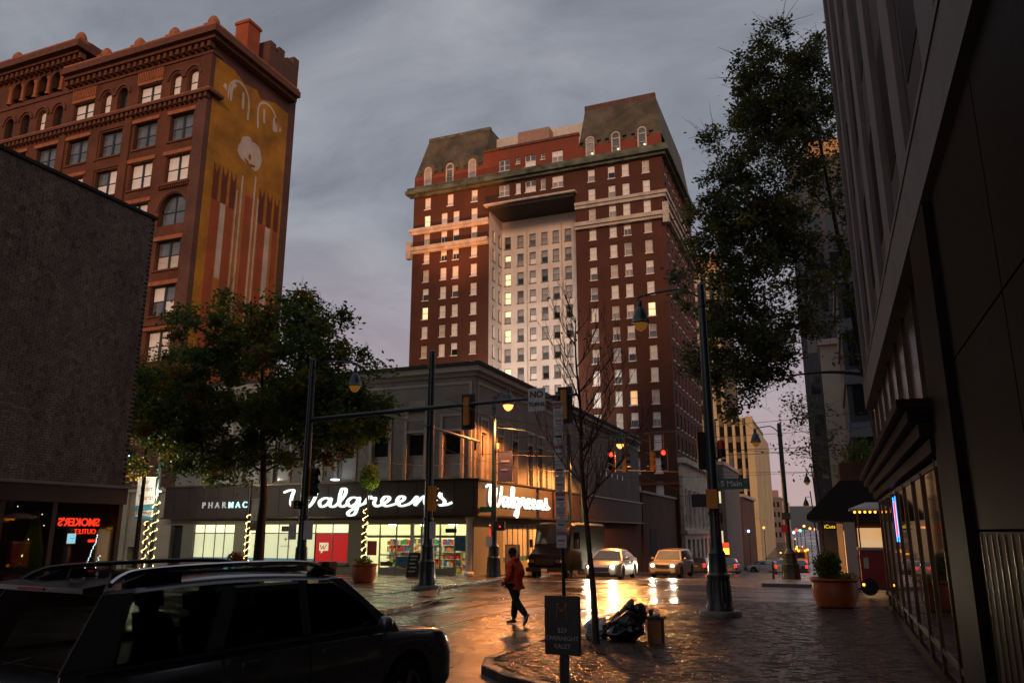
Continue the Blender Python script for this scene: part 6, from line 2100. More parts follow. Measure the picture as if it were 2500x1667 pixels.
part(ld, 'stem', MB().tube([(-31.75, 28.5, 0.13), (-31.75, 28.5, 5.8)], 0.05, 6), 'pole_dark')
# -- litter bin, A-board, cabinet
lbn = thing('litter_bin', 'black square litter bin beside the terracotta planter', 'litter bin', (-19.75, 28.5, 0.13))
b = MB()
b.loft([[(-19.75 + s * k[0], 28.5 + s * k[1], 0.13 + z) for k in ((-1, -1), (1, -1), (1, 1), (-1, 1))] for s, z in ((0.24, 0), (0.27, 0.68), (0.29, 0.7), (0.29, 0.76))], True)
part(lbn, 'body', b, 'plastic_black')
part(lbn, 'lid', MB().box(-20.0, -19.5, 28.25, 28.75, 0.89, 0.94), 'plastic_black')
ab = thing('a_board_sign', 'black pavement A-board with pale writing by the drugstore doors', 'sign', (-18.2, 33.2, 0.13))
for s in (-1, 1):
    q = MB()
    q.prism([(-18.5, 33.2 + s * 0.28, 0.13), (-17.9, 33.2 + s * 0.28, 0.13), (-17.9, 33.2 + s * 0.03, 1.2), (-18.5, 33.2 + s * 0.03, 1.2)], (0, s * 0.02, 0))
    pp = part(ab, 'panel', q, 'sign_black')
    if s < 0:
        for k, z in enumerate((1.05, 0.9, 0.72, 0.55, 0.38)):
            yy = 33.2 - 0.03 - 0.25 * (1.2 - z) / 1.07 - 0.026
            part(pp, 'writing', MB().box(-18.4 + 0.03 * (k % 2), -18.02 - 0.04 * (k % 3), yy - 0.002, yy, z - 0.03, z + 0.03), 'letter_grey')
cab = thing('utility_cabinet', 'grey metal utility cabinet by the drugstore side windows', 'cabinet', (-14.6, 36.6, 0.1))
part(cab, 'body', MB().box(-14.95, -14.4, 36.3, 36.9, 0.1, 1.55), 'aluminium')
part(cab, 'door', MB().box(-14.9, -14.45, 36.285, 36.3, 0.2, 1.48), 'grey_trim')
# -- valet sign, parking signs, rubbish
vg = thing('valet_sign', 'black overnight valet price sign on a thick post in the foreground', 'sign', (-3.49, 10.5, 0.13))
part(vg, 'post', MB().box(-3.545, -3.435, 10.53, 10.6, 0.1, 0.75), 'sign_black')
pb_ = part(vg, 'panel', MB().box(-3.73, -3.26, 10.5, 10.53, 0.57, 1.29), 'sign_black')
part(pb_, 'rim', MB().box(-3.745, -3.245, 10.512, 10.535, 0.555, 1.305), 'plastic_black')
for txt, z, s in (('$29', 0.865, 0.088), ('OVERNIGHT', 0.765, 0.082), ('VALET', 0.665, 0.082)):
    inst(text_mesh(txt, s, 'letter_grey', 0.0015), 'lettering', pb_, rel_p(pb_, (-3.495, 10.497, z))).rotation_euler = (R(90), 0, 0)
lg = MB()
for a, b_ in (((-3.565, 1.0), (-3.555, 1.19)), ((-3.425, 1.0), (-3.435, 1.19)), ((-3.555, 1.19), (-3.495, 1.1)), ((-3.435, 1.19), (-3.495, 1.1)), ((-3.575, 1.19), (-3.535, 1.21)), ((-3.415, 1.19), (-3.455, 1.21))):
    lg.tube([(a[0], 10.496, a[1]), (b_[0], 10.496, b_[1])], 0.008, 5)
part(pb_, 'initial_logo', lg, 'letter_gold')
pk1 = thing('parking_sign_pole', 'slim pole covered with a stack of small white and red parking signs', 'sign', (-5.1, 15.45, 0.13))
part(pk1, 'post', MB().tube([(-5.1, 15.5, 0.1), (-5.17, 15.5, 4.85)], 0.038, 8), 'pole_dark')
z = 4.82
k = 0
r6 = random.Random(6)
while z > 2.1:
    hgt = r6.choice([0.3, 0.36, 0.24])
    xo = -5.165 + (4.8 - z) * 0.015
    pl_ = part(pk1, 'sign_plate', MB().box(xo - 0.105, xo + 0.105, 15.44, 15.452, z - hgt + 0.015, z), 'sign_white')
    part(pl_, 'red_band', MB().box(xo - 0.1, xo + 0.1, 15.435, 15.439, z - 0.1, z - 0.02), 'sign_faded' if k % 3 == 0 else 'letter_grey')
    part(pl_, 'writing', MB().box(xo - 0.07, xo + 0.07, 15.435, 15.439, z - hgt * 0.62, z - hgt * 0.5), 'sign_faded' if k % 2 else 'sign_black')
    part(pl_, 'writing', MB().box(xo - 0.05, xo + 0.06, 15.435, 15.439, z - hgt * 0.82, z - hgt * 0.74), 'sign_faded' if k % 3 == 1 else 'letter_grey')
    z -= hgt
    k += 1
from mathutils import noise as mnoise
def bag(name, lab, c, r, m, seed):
    q = random.Random(seed)
    rings = []
    nn, mm = 34, 18
    ph = [q.uniform(0, 6.28) for _ in range(8)]
    for i in range(mm + 1):
        t_ = i / mm
        a = -math.pi / 2 + math.pi * t_
        rad = max(0.02, math.cos(a)) ** 0.55
        zz_ = (math.sin(a) + 1) / 2
        ring = []
        for k_ in range(nn):
            th = 2 * math.pi * k_ / nn
            dv = Vector((math.cos(th) * rad, math.sin(th) * rad, zz_ * 1.6))
            w_ = 1 + 0.42 * mnoise.noise(dv * 1.5 + Vector((seed * 7.1, 0, 0))) + 0.26 * mnoise.noise(dv * 3.7 + Vector((0, seed * 3.3, 0))) + 0.15 * mnoise.noise(dv * 8.5) + q.uniform(-.02, .02)
            ring.append((c[0] + r[0] * rad * w_ * math.cos(th), c[1] + r[1] * rad * w_ * math.sin(th), c[2] + r[2] * zz_ * (1 + 0.35 * mnoise.noise(dv * 1.9 + Vector((0, 0, seed * 2.0))))))
        rings.append(ring)
    b = MB().loft(rings, True)
    t = thing(name, lab, 'rubbish bag', c)
    part(t, 'sack', b, m, smooth=28)
    kn = MB()
    kc = Vector((c[0] - 0.06, c[1], c[2] + r[2] * 0.93))
    for k_ in range(6):
        a = 6.28 * k_ / 6 + q.random()
        kn.add([kc + Vector((0, 0, -0.03)), kc + Vector((0.09 * math.cos(a), 0.09 * math.sin(a), 0.02 + q.uniform(0, .05))), kc + Vector((0.09 * math.cos(a + 0.9), 0.09 * math.sin(a + 0.9), 0.02 + q.uniform(0, .05)))], [(0, 1, 2)])
    part(t, 'knot', kn, m)
    return t
bag('rubbish_bag', 'large black rubbish bag slumped against the bare tree bed', (-3.78, 14.95, 0.15), (0.33, 0.33, 0.52), 'bag_black', 1)
bag('rubbish_bag', 'smaller black rubbish bag heaped on top of the large one', (-3.66, 15.25, 0.4), (0.22, 0.22, 0.45), 'bag_black', 2)
bag('rubbish_bag', 'crumpled white plastic bag behind the bare tree trunk', (-4.35, 15.1, 0.15), (0.22, 0.2, 0.36), 'bag_white', 3)
bx = thing('bin_box', 'small orange-brown box with litter on its lid beside the black bags', 'box', (-3.28, 15.4, 0.13))
part(bx, 'body', MB().box(-3.40, -3.14, 15.27, 15.53, 0.13, 0.56), 'cardboard')
part(bx, 'lid', MB().box(-3.43, -3.10, 15.24, 15.56, 0.56, 0.60), 'plastic_black')
part(bx, 'cup', MB().lathe([(0.03, 0), (0.04, 0.12)], (-3.35, 15.4, 0.6), 10), 'plastic_black')
part(bx, 'wrapper', MB().ball((-3.24, 15.38, 0.63), 0.08, 0.06, 0.035, 9, 5), 'bag_white')
bd = thing('bollard', 'thin short bollard in the roadway beside the far lamp', 'bollard', (-3.0, 42.5, gz(42.5)))
part(bd, 'post', MB().lathe([(0.06, 0), (0.05, 0.9), (0.06, 0.92), (0.03, 1.0)], (-3.0, 42.5, gz(42.5)), 8), 'pole_dark')
# -- vendor cart with the white canopy
vc = thing('vendor_cart', 'red vendor cart with a white canopy and small bulbs by the right wall', 'cart', (1.25, 30.2, 0.05))
part(vc, 'body', MB().box(0.75, 2.0, 29.9, 30.9, 0.35, 1.55), 'cart_red')
part(vc, 'counter', MB().box(0.7, 2.05, 29.85, 30.95, 1.55, 1.62), 'board_white')
cn = MB()
cn.loft([[(0.55, 29.7, 2.86), (2.3, 29.7, 2.86), (2.3, 31.1, 2.86), (0.55, 31.1, 2.86)], [(0.55, 29.7, 2.92), (2.3, 29.7, 2.92), (2.3, 31.1, 2.92), (0.55, 31.1, 2.92)], [(1.1, 30.2, 3.14), (1.8, 30.2, 3.14), (1.8, 30.6, 3.14), (1.1, 30.6, 3.14)]], True)
part(vc, 'canopy', cn, 'canvas_white')
for x in (0.8, 1.95):
    part(vc, 'post', MB().tube([(x, 30.0, 1.6), (x, 30.0, 2.9)], 0.025, 6), 'brass_edge')
for k in range(5):
    part(vc, 'bulb', MB().ball((0.72 + 0.16 * k, 29.72, 2.8), 0.038, n=8), 'amber')
part(vc, 'menu_mark', MB().box(0.85, 1.0, 29.89, 29.898, 0.95, 1.3), 'board_white')
for x in (0.95, 1.8):
    part(vc, 'wheel', MB().tube([(x, 29.84, 0.35), (x, 29.9, 0.35)], 0.28, 16), 'rubber')
part(vc, 'marker_light', MB().ball((0.78, 29.86, 0.42), 0.05, n=8), 'amber')
wb = thing('white_board_pillar', 'tall pale board pillar behind the terracotta planter', 'board', (0.55, 33.0, 0.1))
part(wb, 'board', MB().box(0.36, 0.75, 33.0, 33.1, 0.1, 2.5), 'board_white')
part(wb, 'foot', MB().box(0.3, 0.8, 32.9, 33.2, 0.05, 0.12), 'pole_dark')
# -- small far lights: lamps of the town beyond
for i, (x, y, z, m_, lab) in enumerate([(-4.8, 150, 3.1, 'sodium_glow', 'topmost small sodium light on the far hillside street'), (-3.85, 150, 2.7, 'sodium_glow', 'middle small sodium light on the far hillside street'), (-3.0, 150, 2.6, 'sodium_glow', 'small sodium light nearest the hanging shop sign'), (-6.1, 150, 2.45, 'signal_red', 'tiny red signal light far down the street'), (-5.5, 150, 2.35, 'signal_green', 'tiny green signal light far down the street'), (-6.6, 150, 2.0, 'led_blue', 'tiny blue-white light far down the street'), (-13.9, 146, 2.25, 'led_blue', 'bright blue-white light over the far left pavement'), (-11.6, 150, 2.85, 'sodium_glow', 'small orange glow on the far left building front')]):
    t = thing('distant_light', lab, 'light', (x, y, gz(y)))
    part(t, 'globe', MB().ball((x, y, z), 0.22, n=8), m_)
    part(t, 'pole', MB().tube([(x, y + 0.25, gz(y)), (x, y + 0.25, z + 0.2)], 0.06, 6), 'pole_dark')
rl_ = random.Random(12)
for i in range(12):
    y = rl_.uniform(120, 200)
    x = rl_.uniform(-9.5, -4.5) * y / 150
    z = gz(y) + rl_.choice([0.8, 0.9, 1.6, 3.2, 4.2])
    cn_ = ['amber', 'red', 'amber', 'orange'][i % 4]
    t = thing('distant_light', 'tiny %s point of light in the far traffic' % cn_, 'light', (x, y, gz(y)), 0, '%s points of light in the far traffic' % cn_)
    part(t, 'globe', MB().ball((x, y, z), 0.15, n=8), ['amber', 'tail_red', 'amber', 'sodium_glow'][i % 4])
    part(t, 'stem', MB().tube([(x, y + 0.2, gz(y)), (x, y + 0.2, z)], 0.05, 5), 'pole_dark')
rs = thing('neon_shop_sign', 'red neon restaurant sign on the far left pavement', 'sign', (-13.6, 108, gz(108)))
part(rs, 'panel', MB().box(-14.5, -12.9, 108, 108.1, 0.1, 0.75), 'neon_red')
part(rs, 'panel', MB().box(-13.6, -12.9, 107.9, 108, -0.7, 0.05), 'amber')
part(rs, 'post', MB().box(-14.3, -14.1, 108.1, 108.2, gz(108), 0.7), 'pole_dark')
ws_ = thing('pavement_lamp', 'bright LED lamp over the right pavement above the awning', 'light', (1.55, 44.0, 4.5))
part(ws_, 'lens', MB().ball((1.55, 44.0, 5.9), 0.14, 0.1, 0.08), 'led_white')
part(ws_, 'stem', MB().tube([(1.6, 45.8, 5.95), (1.55, 44.05, 5.95)], 0.03, 6), 'pole_dark')
# -- rooftop floodlights washing the hotel's lower court and upper left wing
def flood(lab, p, aim, power, c, spot):
    t = thing('floodlight', lab, 'floodlight', p)
    d = (Vector(aim) - Vector(p)).normalized()
    sx = d.cross(Vector((0, 0, 1))).normalized()
    up = sx.cross(d)
    b = MB().obox(Vector(p), sx * 0.3, d * 0.12, up * 0.22)
    part(t, 'housing', b, 'pole_dark')
    part(t, 'lens', MB().obox(Vector(p) + d * 0.13, sx * 0.27, d * 0.005, up * 0.19), 'shop_light')
    lamp('flood_light', t, tuple(d * 0.25), power, c, 0.25, 'SPOT', spot, d)
flood('floodlight on the drugstore roof aimed at the hotel light court', (-30.0, 69.0, 10.9), (-32.5, 92, 17), 15000, (1.0, 0.88, 0.80), 75)
flood('floodlight on the drugstore roof aimed at the upper left hotel wing', (-34.0, 66.0, 10.9), (-45, 88, 46), 85000, (1.0, 0.34, 0.11), 27)
# ------------------------------------------------------------------ vehicles (local: +y forward)
def lerp_tab(tab, y):
    if y <= tab[0][0]:
        return tab[0][1]
    for (a, b), (c, d) in zip(tab[:-1], tab[1:]):
        if y <= c:
            return b + (d - b) * (y - a) / (c - a)
    return tab[-1][1]
def wheel(t, x, y, r, wd):
    s = 1 if x > 0 else -1
    ty = MB()
    prof = [(r * 0.64, -wd / 2), (r * 0.92, -wd / 2), (r, -wd / 2 + 0.03), (r, wd / 2 - 0.03), (r * 0.92, wd / 2), (r * 0.64, wd / 2)]
    n = 28
    ty.loft([[(x + q, y + rr_ * math.cos(6.2832 * k / n), r + rr_ * math.sin(6.2832 * k / n)) for k in range(n)] for rr_, q in prof], True, False)
    w_ = part(t, 'wheel', ty, 'rubber', True, 40)
    rm = MB()
    xo = x + s * (wd / 2 - 0.03)
    for k in range(5):
        a = 6.2832 * k / 5
        d, e = Vector((0, math.cos(a), math.sin(a))), Vector((0, -math.sin(a), math.cos(a)))
        c = Vector((xo, y, r))
        rm.add([c + e * 0.05, c - e * 0.05, c + d * r * 0.64 - e * 0.035, c + d * r * 0.64 + e * 0.035], [(0, 1, 2, 3)])
    rm.loft([[(xo - s * q, y + rr_ * math.cos(6.2832 * k / n), r + rr_ * math.sin(6.2832 * k / n)) for k in range(n)] for rr_, q in ((r * 0.65, -0.01), (r * 0.57, 0.01), (r * 0.57, 0.1))], True, False)
    part(w_, 'rim', rm, 'rim', True)
    rm = MB()
    rm.poly([(xo - s * 0.08, y + r * 0.6 * math.cos(6.2832 * k / n), r + r * 0.6 * math.sin(6.2832 * k / n)) for k in range(n)])
    part(w_, 'brake_disc', rm, 'plastic_black', True)
def car(name, label, loc, rz, S, cat='car', detail=True):
    t = thing(name, label, cat, loc, rz)
    Ln, Wd = S['L'], S['W']
    hw = Wd / 2
    r = S['r']
    fa, ra = S['axles']
    n = 64 if detail else 34
    rings = []
    for i in range(n + 1):
        y = -Ln / 2 + Ln * i / n
        e = min(1.0, (Ln / 2 - abs(y)) / 0.42)
        w_ = hw * (0.80 + 0.20 * math.sin(e * math.pi / 2) ** 0.8)
        zb = S['clear'] + (0.13 * (1 - e) ** 1.5)
        for ya in (fa, ra):
            d = abs(y - ya)
            if d < r + 0.075:
                zb = max(zb, r * 0.9 + math.sqrt(max(0, (r + 0.075) ** 2 - d * d)))
        zt = lerp_tab(S['top'], y)
        zs = S.get('shoulder', 0.80)
        pts = []
        for f_, z in ((0.90, zb), (0.985, zb + 0.05), (1.0, zb + 0.45 * (zt - zb)), (1.0, zb + 0.62 * (zt - zb)), (0.975, zb + 0.80 * (zt - zb)), (0.945, zt - 0.03), (0.90, zt), (0.5, zt + 0.02), (0.0, zt + 0.028)):
            pts.append((w_ * f_, y, max(z, zb)))
        ring = pts + [(-a, b, c) for a, b, c in pts[-2::-1]]
        rings.append(ring)
    b = MB().loft(rings, True)
    body = part(t, 'body', b, S['paint'], True, 38)
    part(body, 'underbody', MB().box(-hw * 0.85, hw * 0.85, -Ln / 2 + 0.25, Ln / 2 - 0.25, S['clear'] + 0.02, 0.55), 'plastic_black', True)
    # cabin
    (yfb, zfb), (yft, zft), (yrt, zrt), (yrb, zrb) = S['cabin']
    wb, wr = S['wb'], S['wr']
    def cab(q, y, z):        # q = -1/1 side
        tt = (z - zfb) / (zft - zfb)
        return q * (wb + (wr - wb) * tt)
    cr = []
    for tt, inset, dz in ((0, 0, -0.06), (0.0, 0, 0), (0.5, -0.012, 0), (0.9, 0.0, 0), (0.965, 0.03, 0.0), (1.0, 0.10, 0.0), (1.0, 0.34, 0.028), (1.0, wr * 0.98, 0.04)):
        yf = yfb + (yft - yfb) * tt - inset * (0.9 if tt == 1 else 0)
        yr = yrb + (yrt - yrb) * tt + inset * (0.9 if tt == 1 else 0)
        z0f, z0r = zfb + (zft - zfb) * tt + dz, zrb + (zrt - zrb) * tt + dz
        x_ = wb + (wr - wb) * tt - inset
        ring = []
        m_ = 10
        for k in range(m_ + 1):
            f_ = k / m_
            ring.append((x_, yr + (yf - yr) * f_, z0r + (z0f - z0r) * f_ + (S.get('roofarc', 0.03) * math.sin(math.pi * f_) * tt)))
        for f_, bow in ((0.5, 0.07), (0, 0.09), (-0.5, 0.07)):
            ring.append((x_ * f_, yf + bow * (1 - 0.5 * tt), z0f + (0.02 * tt)))
        for k in range(m_ + 1):
            f_ = 1 - k / m_
            ring.append((-x_, yr + (yf - yr) * f_, z0r + (z0f - z0r) * f_ + (S.get('roofarc', 0.03) * math.sin(math.pi * f_) * tt)))
        for f_, bow in ((-0.5, 0.05), (0, 0.06), (0.5, 0.05)):
            ring.append((x_ * f_, yr - bow * (1 - 0.5 * tt), z0r + (0.02 * tt)))
        cr.append(ring)
    if S.get('open'):
        c = MB().loft(cr[3:], True, False)
        for s in (-1, 1):
            for poly in S['panels']:
                c.prism([(cab(s, y, z) - s * 0.004, y, z) for y, z in poly], (s * 0.018, 0, 0))
        cabin = part(t, 'cabin', c, S['paint'], True, 32)
    else:
        c = MB().loft(cr, True)
        cabin = part(t, 'cabin', c, S['paint'], True, 32)
    for s in (-1, 1):
        for poly in S['windows']:
            q = MB()
            pts = [(cab(s, y, z) + s * 0.016, y, z) for y, z in poly]
            q.prism(pts, (s * 0.006, 0, 0))
            part(cabin, 'side_window', q, S.get('glass', 'car_glass'), True)
    def screen(yb, zb, yt, zt, nm, bow, out_):
        q = MB()
        rows = []
        for tt in (0.08, 0.5, 0.9):
            y = yb + (yt - yb) * tt
            z = zb + (zt - zb) * tt
            x_ = (wb + (wr - wb) * tt) - 0.07
            rows.append([(x_ * f_, y + out_ * (bow * (1 - f_ * f_) * (1 - 0.5 * tt) + 0.025), z + 0.01) for f_ in (-1, -0.75, -0.5, -0.25, 0, 0.25, 0.5, 0.75, 1)])
        q.loft(rows)
        return part(cabin, nm, q, S.get('glass', 'car_glass'), True, 60)
    screen(yfb, zfb, yft, zft, 'windscreen', 0.09, 1)
    screen(yrb, zrb, yrt, zrt, 'rear_window', 0.06, -1)
    for ya in (fa, ra):
        for s in (-1, 1):
            wheel(t, s * (hw - 0.13), ya, r, 0.22)
    # mirrors
    ym = S.get('mirror', yfb - 0.35)
    zm = zfb + 0.1
    for s in (-1, 1):
        q = MB().ball((s * (wb + 0.15), ym, zm), 0.10, 0.07, 0.08, 10, 6)
        mo = part(t, 'mirror', q, S['paint'], True, 50)
        part(mo, 'stalk', MB().box(min(s * (wb - 0.02), s * (wb + 0.1)), max(s * (wb - 0.02), s * (wb + 0.1)), ym - 0.03, ym + 0.03, zm - 0.07, zm - 0.03), 'plastic_black', True)
    # bumpers, lamps, grille
    zf = S['lampz']
    yf, yr = Ln / 2, -Ln / 2
    for s in (-1, 1):
        q = MB().obox((s * hw * 0.62, yf - 0.075, zf), (hw * 0.17, -0.10 * s * 0.6, 0), (0.02, 0.05, 0), (0, 0, 0.065))
        h_ = part(t, 'headlamp', q, 'car_glass_pale', True)
        if S.get('lights'):
            if detail:
                lamp('beam', h_, (s * hw * 0.64, yf + 0.12, zf), 260, (1.0, 0.86, 0.6), 0.06, 'SPOT', 95, (0, 1, -0.10))
            q = MB().ball((s * hw * 0.64, yf + 0.03, zf), 0.085, 0.04, 0.075, 10, 6)
            part(h_, 'headlamp_glow', q, 'headlight', True)
        q = MB().obox((s * hw * 0.80, yr + 0.06, S['tailz']), (hw * 0.09, 0.05 * s, 0), (0.0, 0.04, 0), (0, 0, 0.14))
        part(t, 'tail_lamp', q, 'tail_red' if S.get('tails') else 'sign_red', True)
    q = MB()
    zg = S.get('grillez', zf - 0.1)
    q.box(-hw * 0.42, hw * 0.42, yf - 0.12, yf + 0.012, zg - 0.1, zg + 0.1)
    g_ = part(t, 'grille', q, 'plastic_black', True)
    for k in range(3):
        part(g_, 'grille_bar', MB().box(-hw * 0.40, hw * 0.40, yf + 0.005, yf + 0.02, zg - 0.07 + 0.06 * k, zg - 0.05 + 0.06 * k), 'chrome', True)
    part(t, 'bumper_grille', MB().box(-hw * 0.5, hw * 0.5, yf - 0.1, yf + 0.008, S['clear'] + 0.1, S['clear'] + 0.22), 'plastic_black', True)
    part(t, 'number_plate', MB().box(-0.16, 0.16, yr - 0.012, yr + 0.06, S['tailz'] - 0.12, S['tailz'] - 0.02), 'sign_white', True)
    for s in (-1, 1):
        for y in S.get('handles', ()):
            part(t, 'door_handle', MB().box(min(s * hw * 0.985, s * (hw + 0.03)), max(s * hw * 0.985, s * (hw + 0.03)), y - 0.1, y + 0.1, S['handlez'] - 0.02, S['handlez'] + 0.02), S['paint'], True)
    return t, body, cabin
SEDAN = dict(L=4.55, W=1.8, r=0.32, clear=0.19, axles=(1.4, -1.3), paint='paint_silver', top=[(-2.28, 0.86), (-2.1, 0.98), (-1.5, 1.0), (-1.0, 0.95), (0.9, 0.93), (1.6, 0.86), (2.1, 0.76), (2.28, 0.64)], cabin=[(1.15, 0.93), (0.35, 1.42), (-0.75, 1.43), (-1.75, 0.99)], wb=0.82, wr=0.58, windows=[[(0.85, 0.98), (0.3, 1.35), (-0.2, 1.37), (-0.2, 0.98)], [(-0.27, 0.98), (-0.27, 1.37), (-0.75, 1.36), (-1.3, 1.08), (-1.2, 0.99)]], lampz=0.68, tailz=0.82, grillez=0.54, handles=(0.0, -0.95), handlez=0.84, glass='car_glass_pale', lights=True)
car('sedan_car', 'silver sedan with lit headlamps waiting at the crossing', (-10.6, 40.0, gz(40.0)), R(181), SEDAN)
COMPACT = dict(L=4.7, W=1.83, r=0.35, clear=0.24, axles=(1.42, -1.35), paint='paint_beige', top=[(-2.35, 0.95), (-2.2, 1.02), (-1.2, 1.02), (1.0, 1.02), (1.7, 0.98), (2.15, 0.90), (2.35, 0.76)], cabin=[(1.1, 1.02), (0.5, 1.62), (-1.9, 1.64), (-2.25, 1.02)], wb=0.84, wr=0.66, windows=[[(0.9, 1.07), (0.42, 1.54), (-0.25, 1.57), (-0.25, 1.07)], [(-0.32, 1.07), (-0.32, 1.57), (-1.1, 1.57), (-1.1, 1.07)], [(-1.2, 1.07), (-1.2, 1.56), (-1.8, 1.55), (-1.95, 1.07)]], lampz=0.78, tailz=1.1, grillez=0.72, handles=(-0.1, -0.98), handlez=0.92, lights=True, glass='car_glass_pale')
car('crossover_car', 'beige crossover with bright headlamps behind the silver sedan', (-9.35, 49.5, gz(49.5)), R(180 - 3), COMPACT)
c2 = dict(SEDAN)
c2.update(paint='paint_blue', lights=False, tails=True)
car('sedan_car', 'blue-grey car with red tail lamps queueing beyond the crossover', (-9.6, 80, gz(80)), R(2), c2, detail=False)
car('sedan_car', 'darker blue car parked at the left behind the beige crossover', (-11.7, 76, gz(76)), R(-2), dict(c2, paint='paint_charcoal'), detail=False)
car('sedan_car', 'white sedan turning side-on far down the street', (-8.2, 106, gz(106)), R(80), dict(SEDAN, paint='paint_white', tails=True, lights=False), detail=False)
car('sedan_car', 'pale blue car standing behind the white sedan', (-9.5, 114, gz(114)), R(85), dict(SEDAN, paint='paint_blue', lights=False), detail=False)
car('sedan_car', 'silver car driving away with glowing tail lamps near the far lamp', (-5.0, 86, gz(86)), R(3), dict(SEDAN, tails=True, lights=False), detail=False)
car('sedan_car', 'dark car parked by the right kerb below the hanging sign', (-3.7, 92, gz(92)), R(0), dict(SEDAN, paint='paint_black', lights=False, tails=True), detail=False)
car('crossover_car', 'oncoming car with glaring headlamps far down the street', (-7.2, 128, gz(128)), R(180), dict(COMPACT, paint='paint_black'), detail=False)
# city bus showing amber lights
bt = thing('city_bus', 'yellow-lit bus driving away far down the street', 'bus', (-5.6, 140, gz(140)))
z0 = gz(140)
part(bt, 'body', MB().box(-6.9, -4.4, 140, 150, z0 + 0.4, z0 + 3.1), 'signal_yellow')
part(bt, 'rear_window', MB().box(-6.6, -4.7, 139.95, 140, z0 + 1.7, z0 + 2.7), 'window_dark')
for x in (-6.7, -5.65, -4.6):
    for z, m_ in ((2.9, 'amber'), (1.2, 'tail_red')):
        part(bt, 'marker_light', MB().ball((x, 139.9, z0 + z), 0.16, n=8), m_)
for x in (-6.6, -4.7):
    part(bt, 'wheel', MB().tube([(x - 0.15, 141.5, z0 + 0.5), (x + 0.15, 141.5, z0 + 0.5)], 0.5, 14), 'rubber')
# dark delivery van parked at the drugstore side
vt = thing('delivery_van', 'tall dark step van parked along the drugstore side wall', 'van', (-13.1, 40.5, gz(40.5)), R(176))
vb = MB()
sec = lambda w_, z0, z1: [(w_, z0), (w_, z1 - 0.12), (w_ - 0.12, z1), (-w_ + 0.12, z1), (-w_, z1 - 0.12), (-w_, z0)]
vb.loft([[(x, y, z) for x, z in sec(w_, a, h)] for y, w_, a, h in ((-3.0, 1.0, 0.45, 2.75), (1.2, 1.02, 0.45, 2.8), (1.75, 1.0, 0.45, 2.72), (2.15, 0.97, 0.45, 1.62), (2.95, 0.93, 0.42, 1.25), (3.05, 0.9, 0.5, 1.0))], True)
vbody = part(vt, 'body', vb, 'van_black', True, 30)
q = MB().loft([[(0.9 * s, 1.80, 2.55) for s in (-1, 0, 1)], [(0.92 * s, 2.14, 1.72) for s in (-1, 0, 1)]])
q.v = [(x, y + 0.02, z + 0.015) for x, y, z in q.v]
part(vbody, 'windscreen', q, 'van_glass', True)
for s in (-1, 1):
    part(vbody, 'side_window', MB().box(min(s * 1.0, s * 1.03), max(s * 1.0, s * 1.03), 0.9, 1.6, 1.5, 2.3), 'car_glass', True)
    part(vbody, 'headlamp', MB().box(s * 0.72 - 0.14, s * 0.72 + 0.14, 3.0, 3.08, 0.85, 1.0), 'car_glass_pale', True)
    part(vbody, 'turn_lamp', MB().box(s * 0.88 - 0.05, s * 0.88 + 0.05, 2.96, 3.05, 0.86, 0.98), 'sodium_soft', True)
    part(vt, 'mirror', MB().box(s * 1.25 - 0.07, s * 1.25 + 0.07, 1.85, 1.95, 1.55, 1.95), 'plastic_black', True)
    part(vt, 'mirror_stalk', MB().tube([(s * 0.98, 1.9, 1.6), (s * 1.22, 1.9, 1.65)], 0.015, 5), 'plastic_black', True)
    for ya in (2.15, -1.9):
        wheel(vt, s * 0.85, ya, 0.40, 0.24)
part(vbody, 'grille', MB().box(-0.5, 0.5, 3.0, 3.07, 0.75, 1.05), 'plastic_black', True)
part(vbody, 'bumper', MB().box(-0.98, 0.98, 2.98, 3.16, 0.42, 0.62), 'plastic_black', True)
part(vbody, 'number_plate', MB().box(-0.16, 0.16, 3.16, 3.17, 0.45, 0.58), 'sign_white', True)
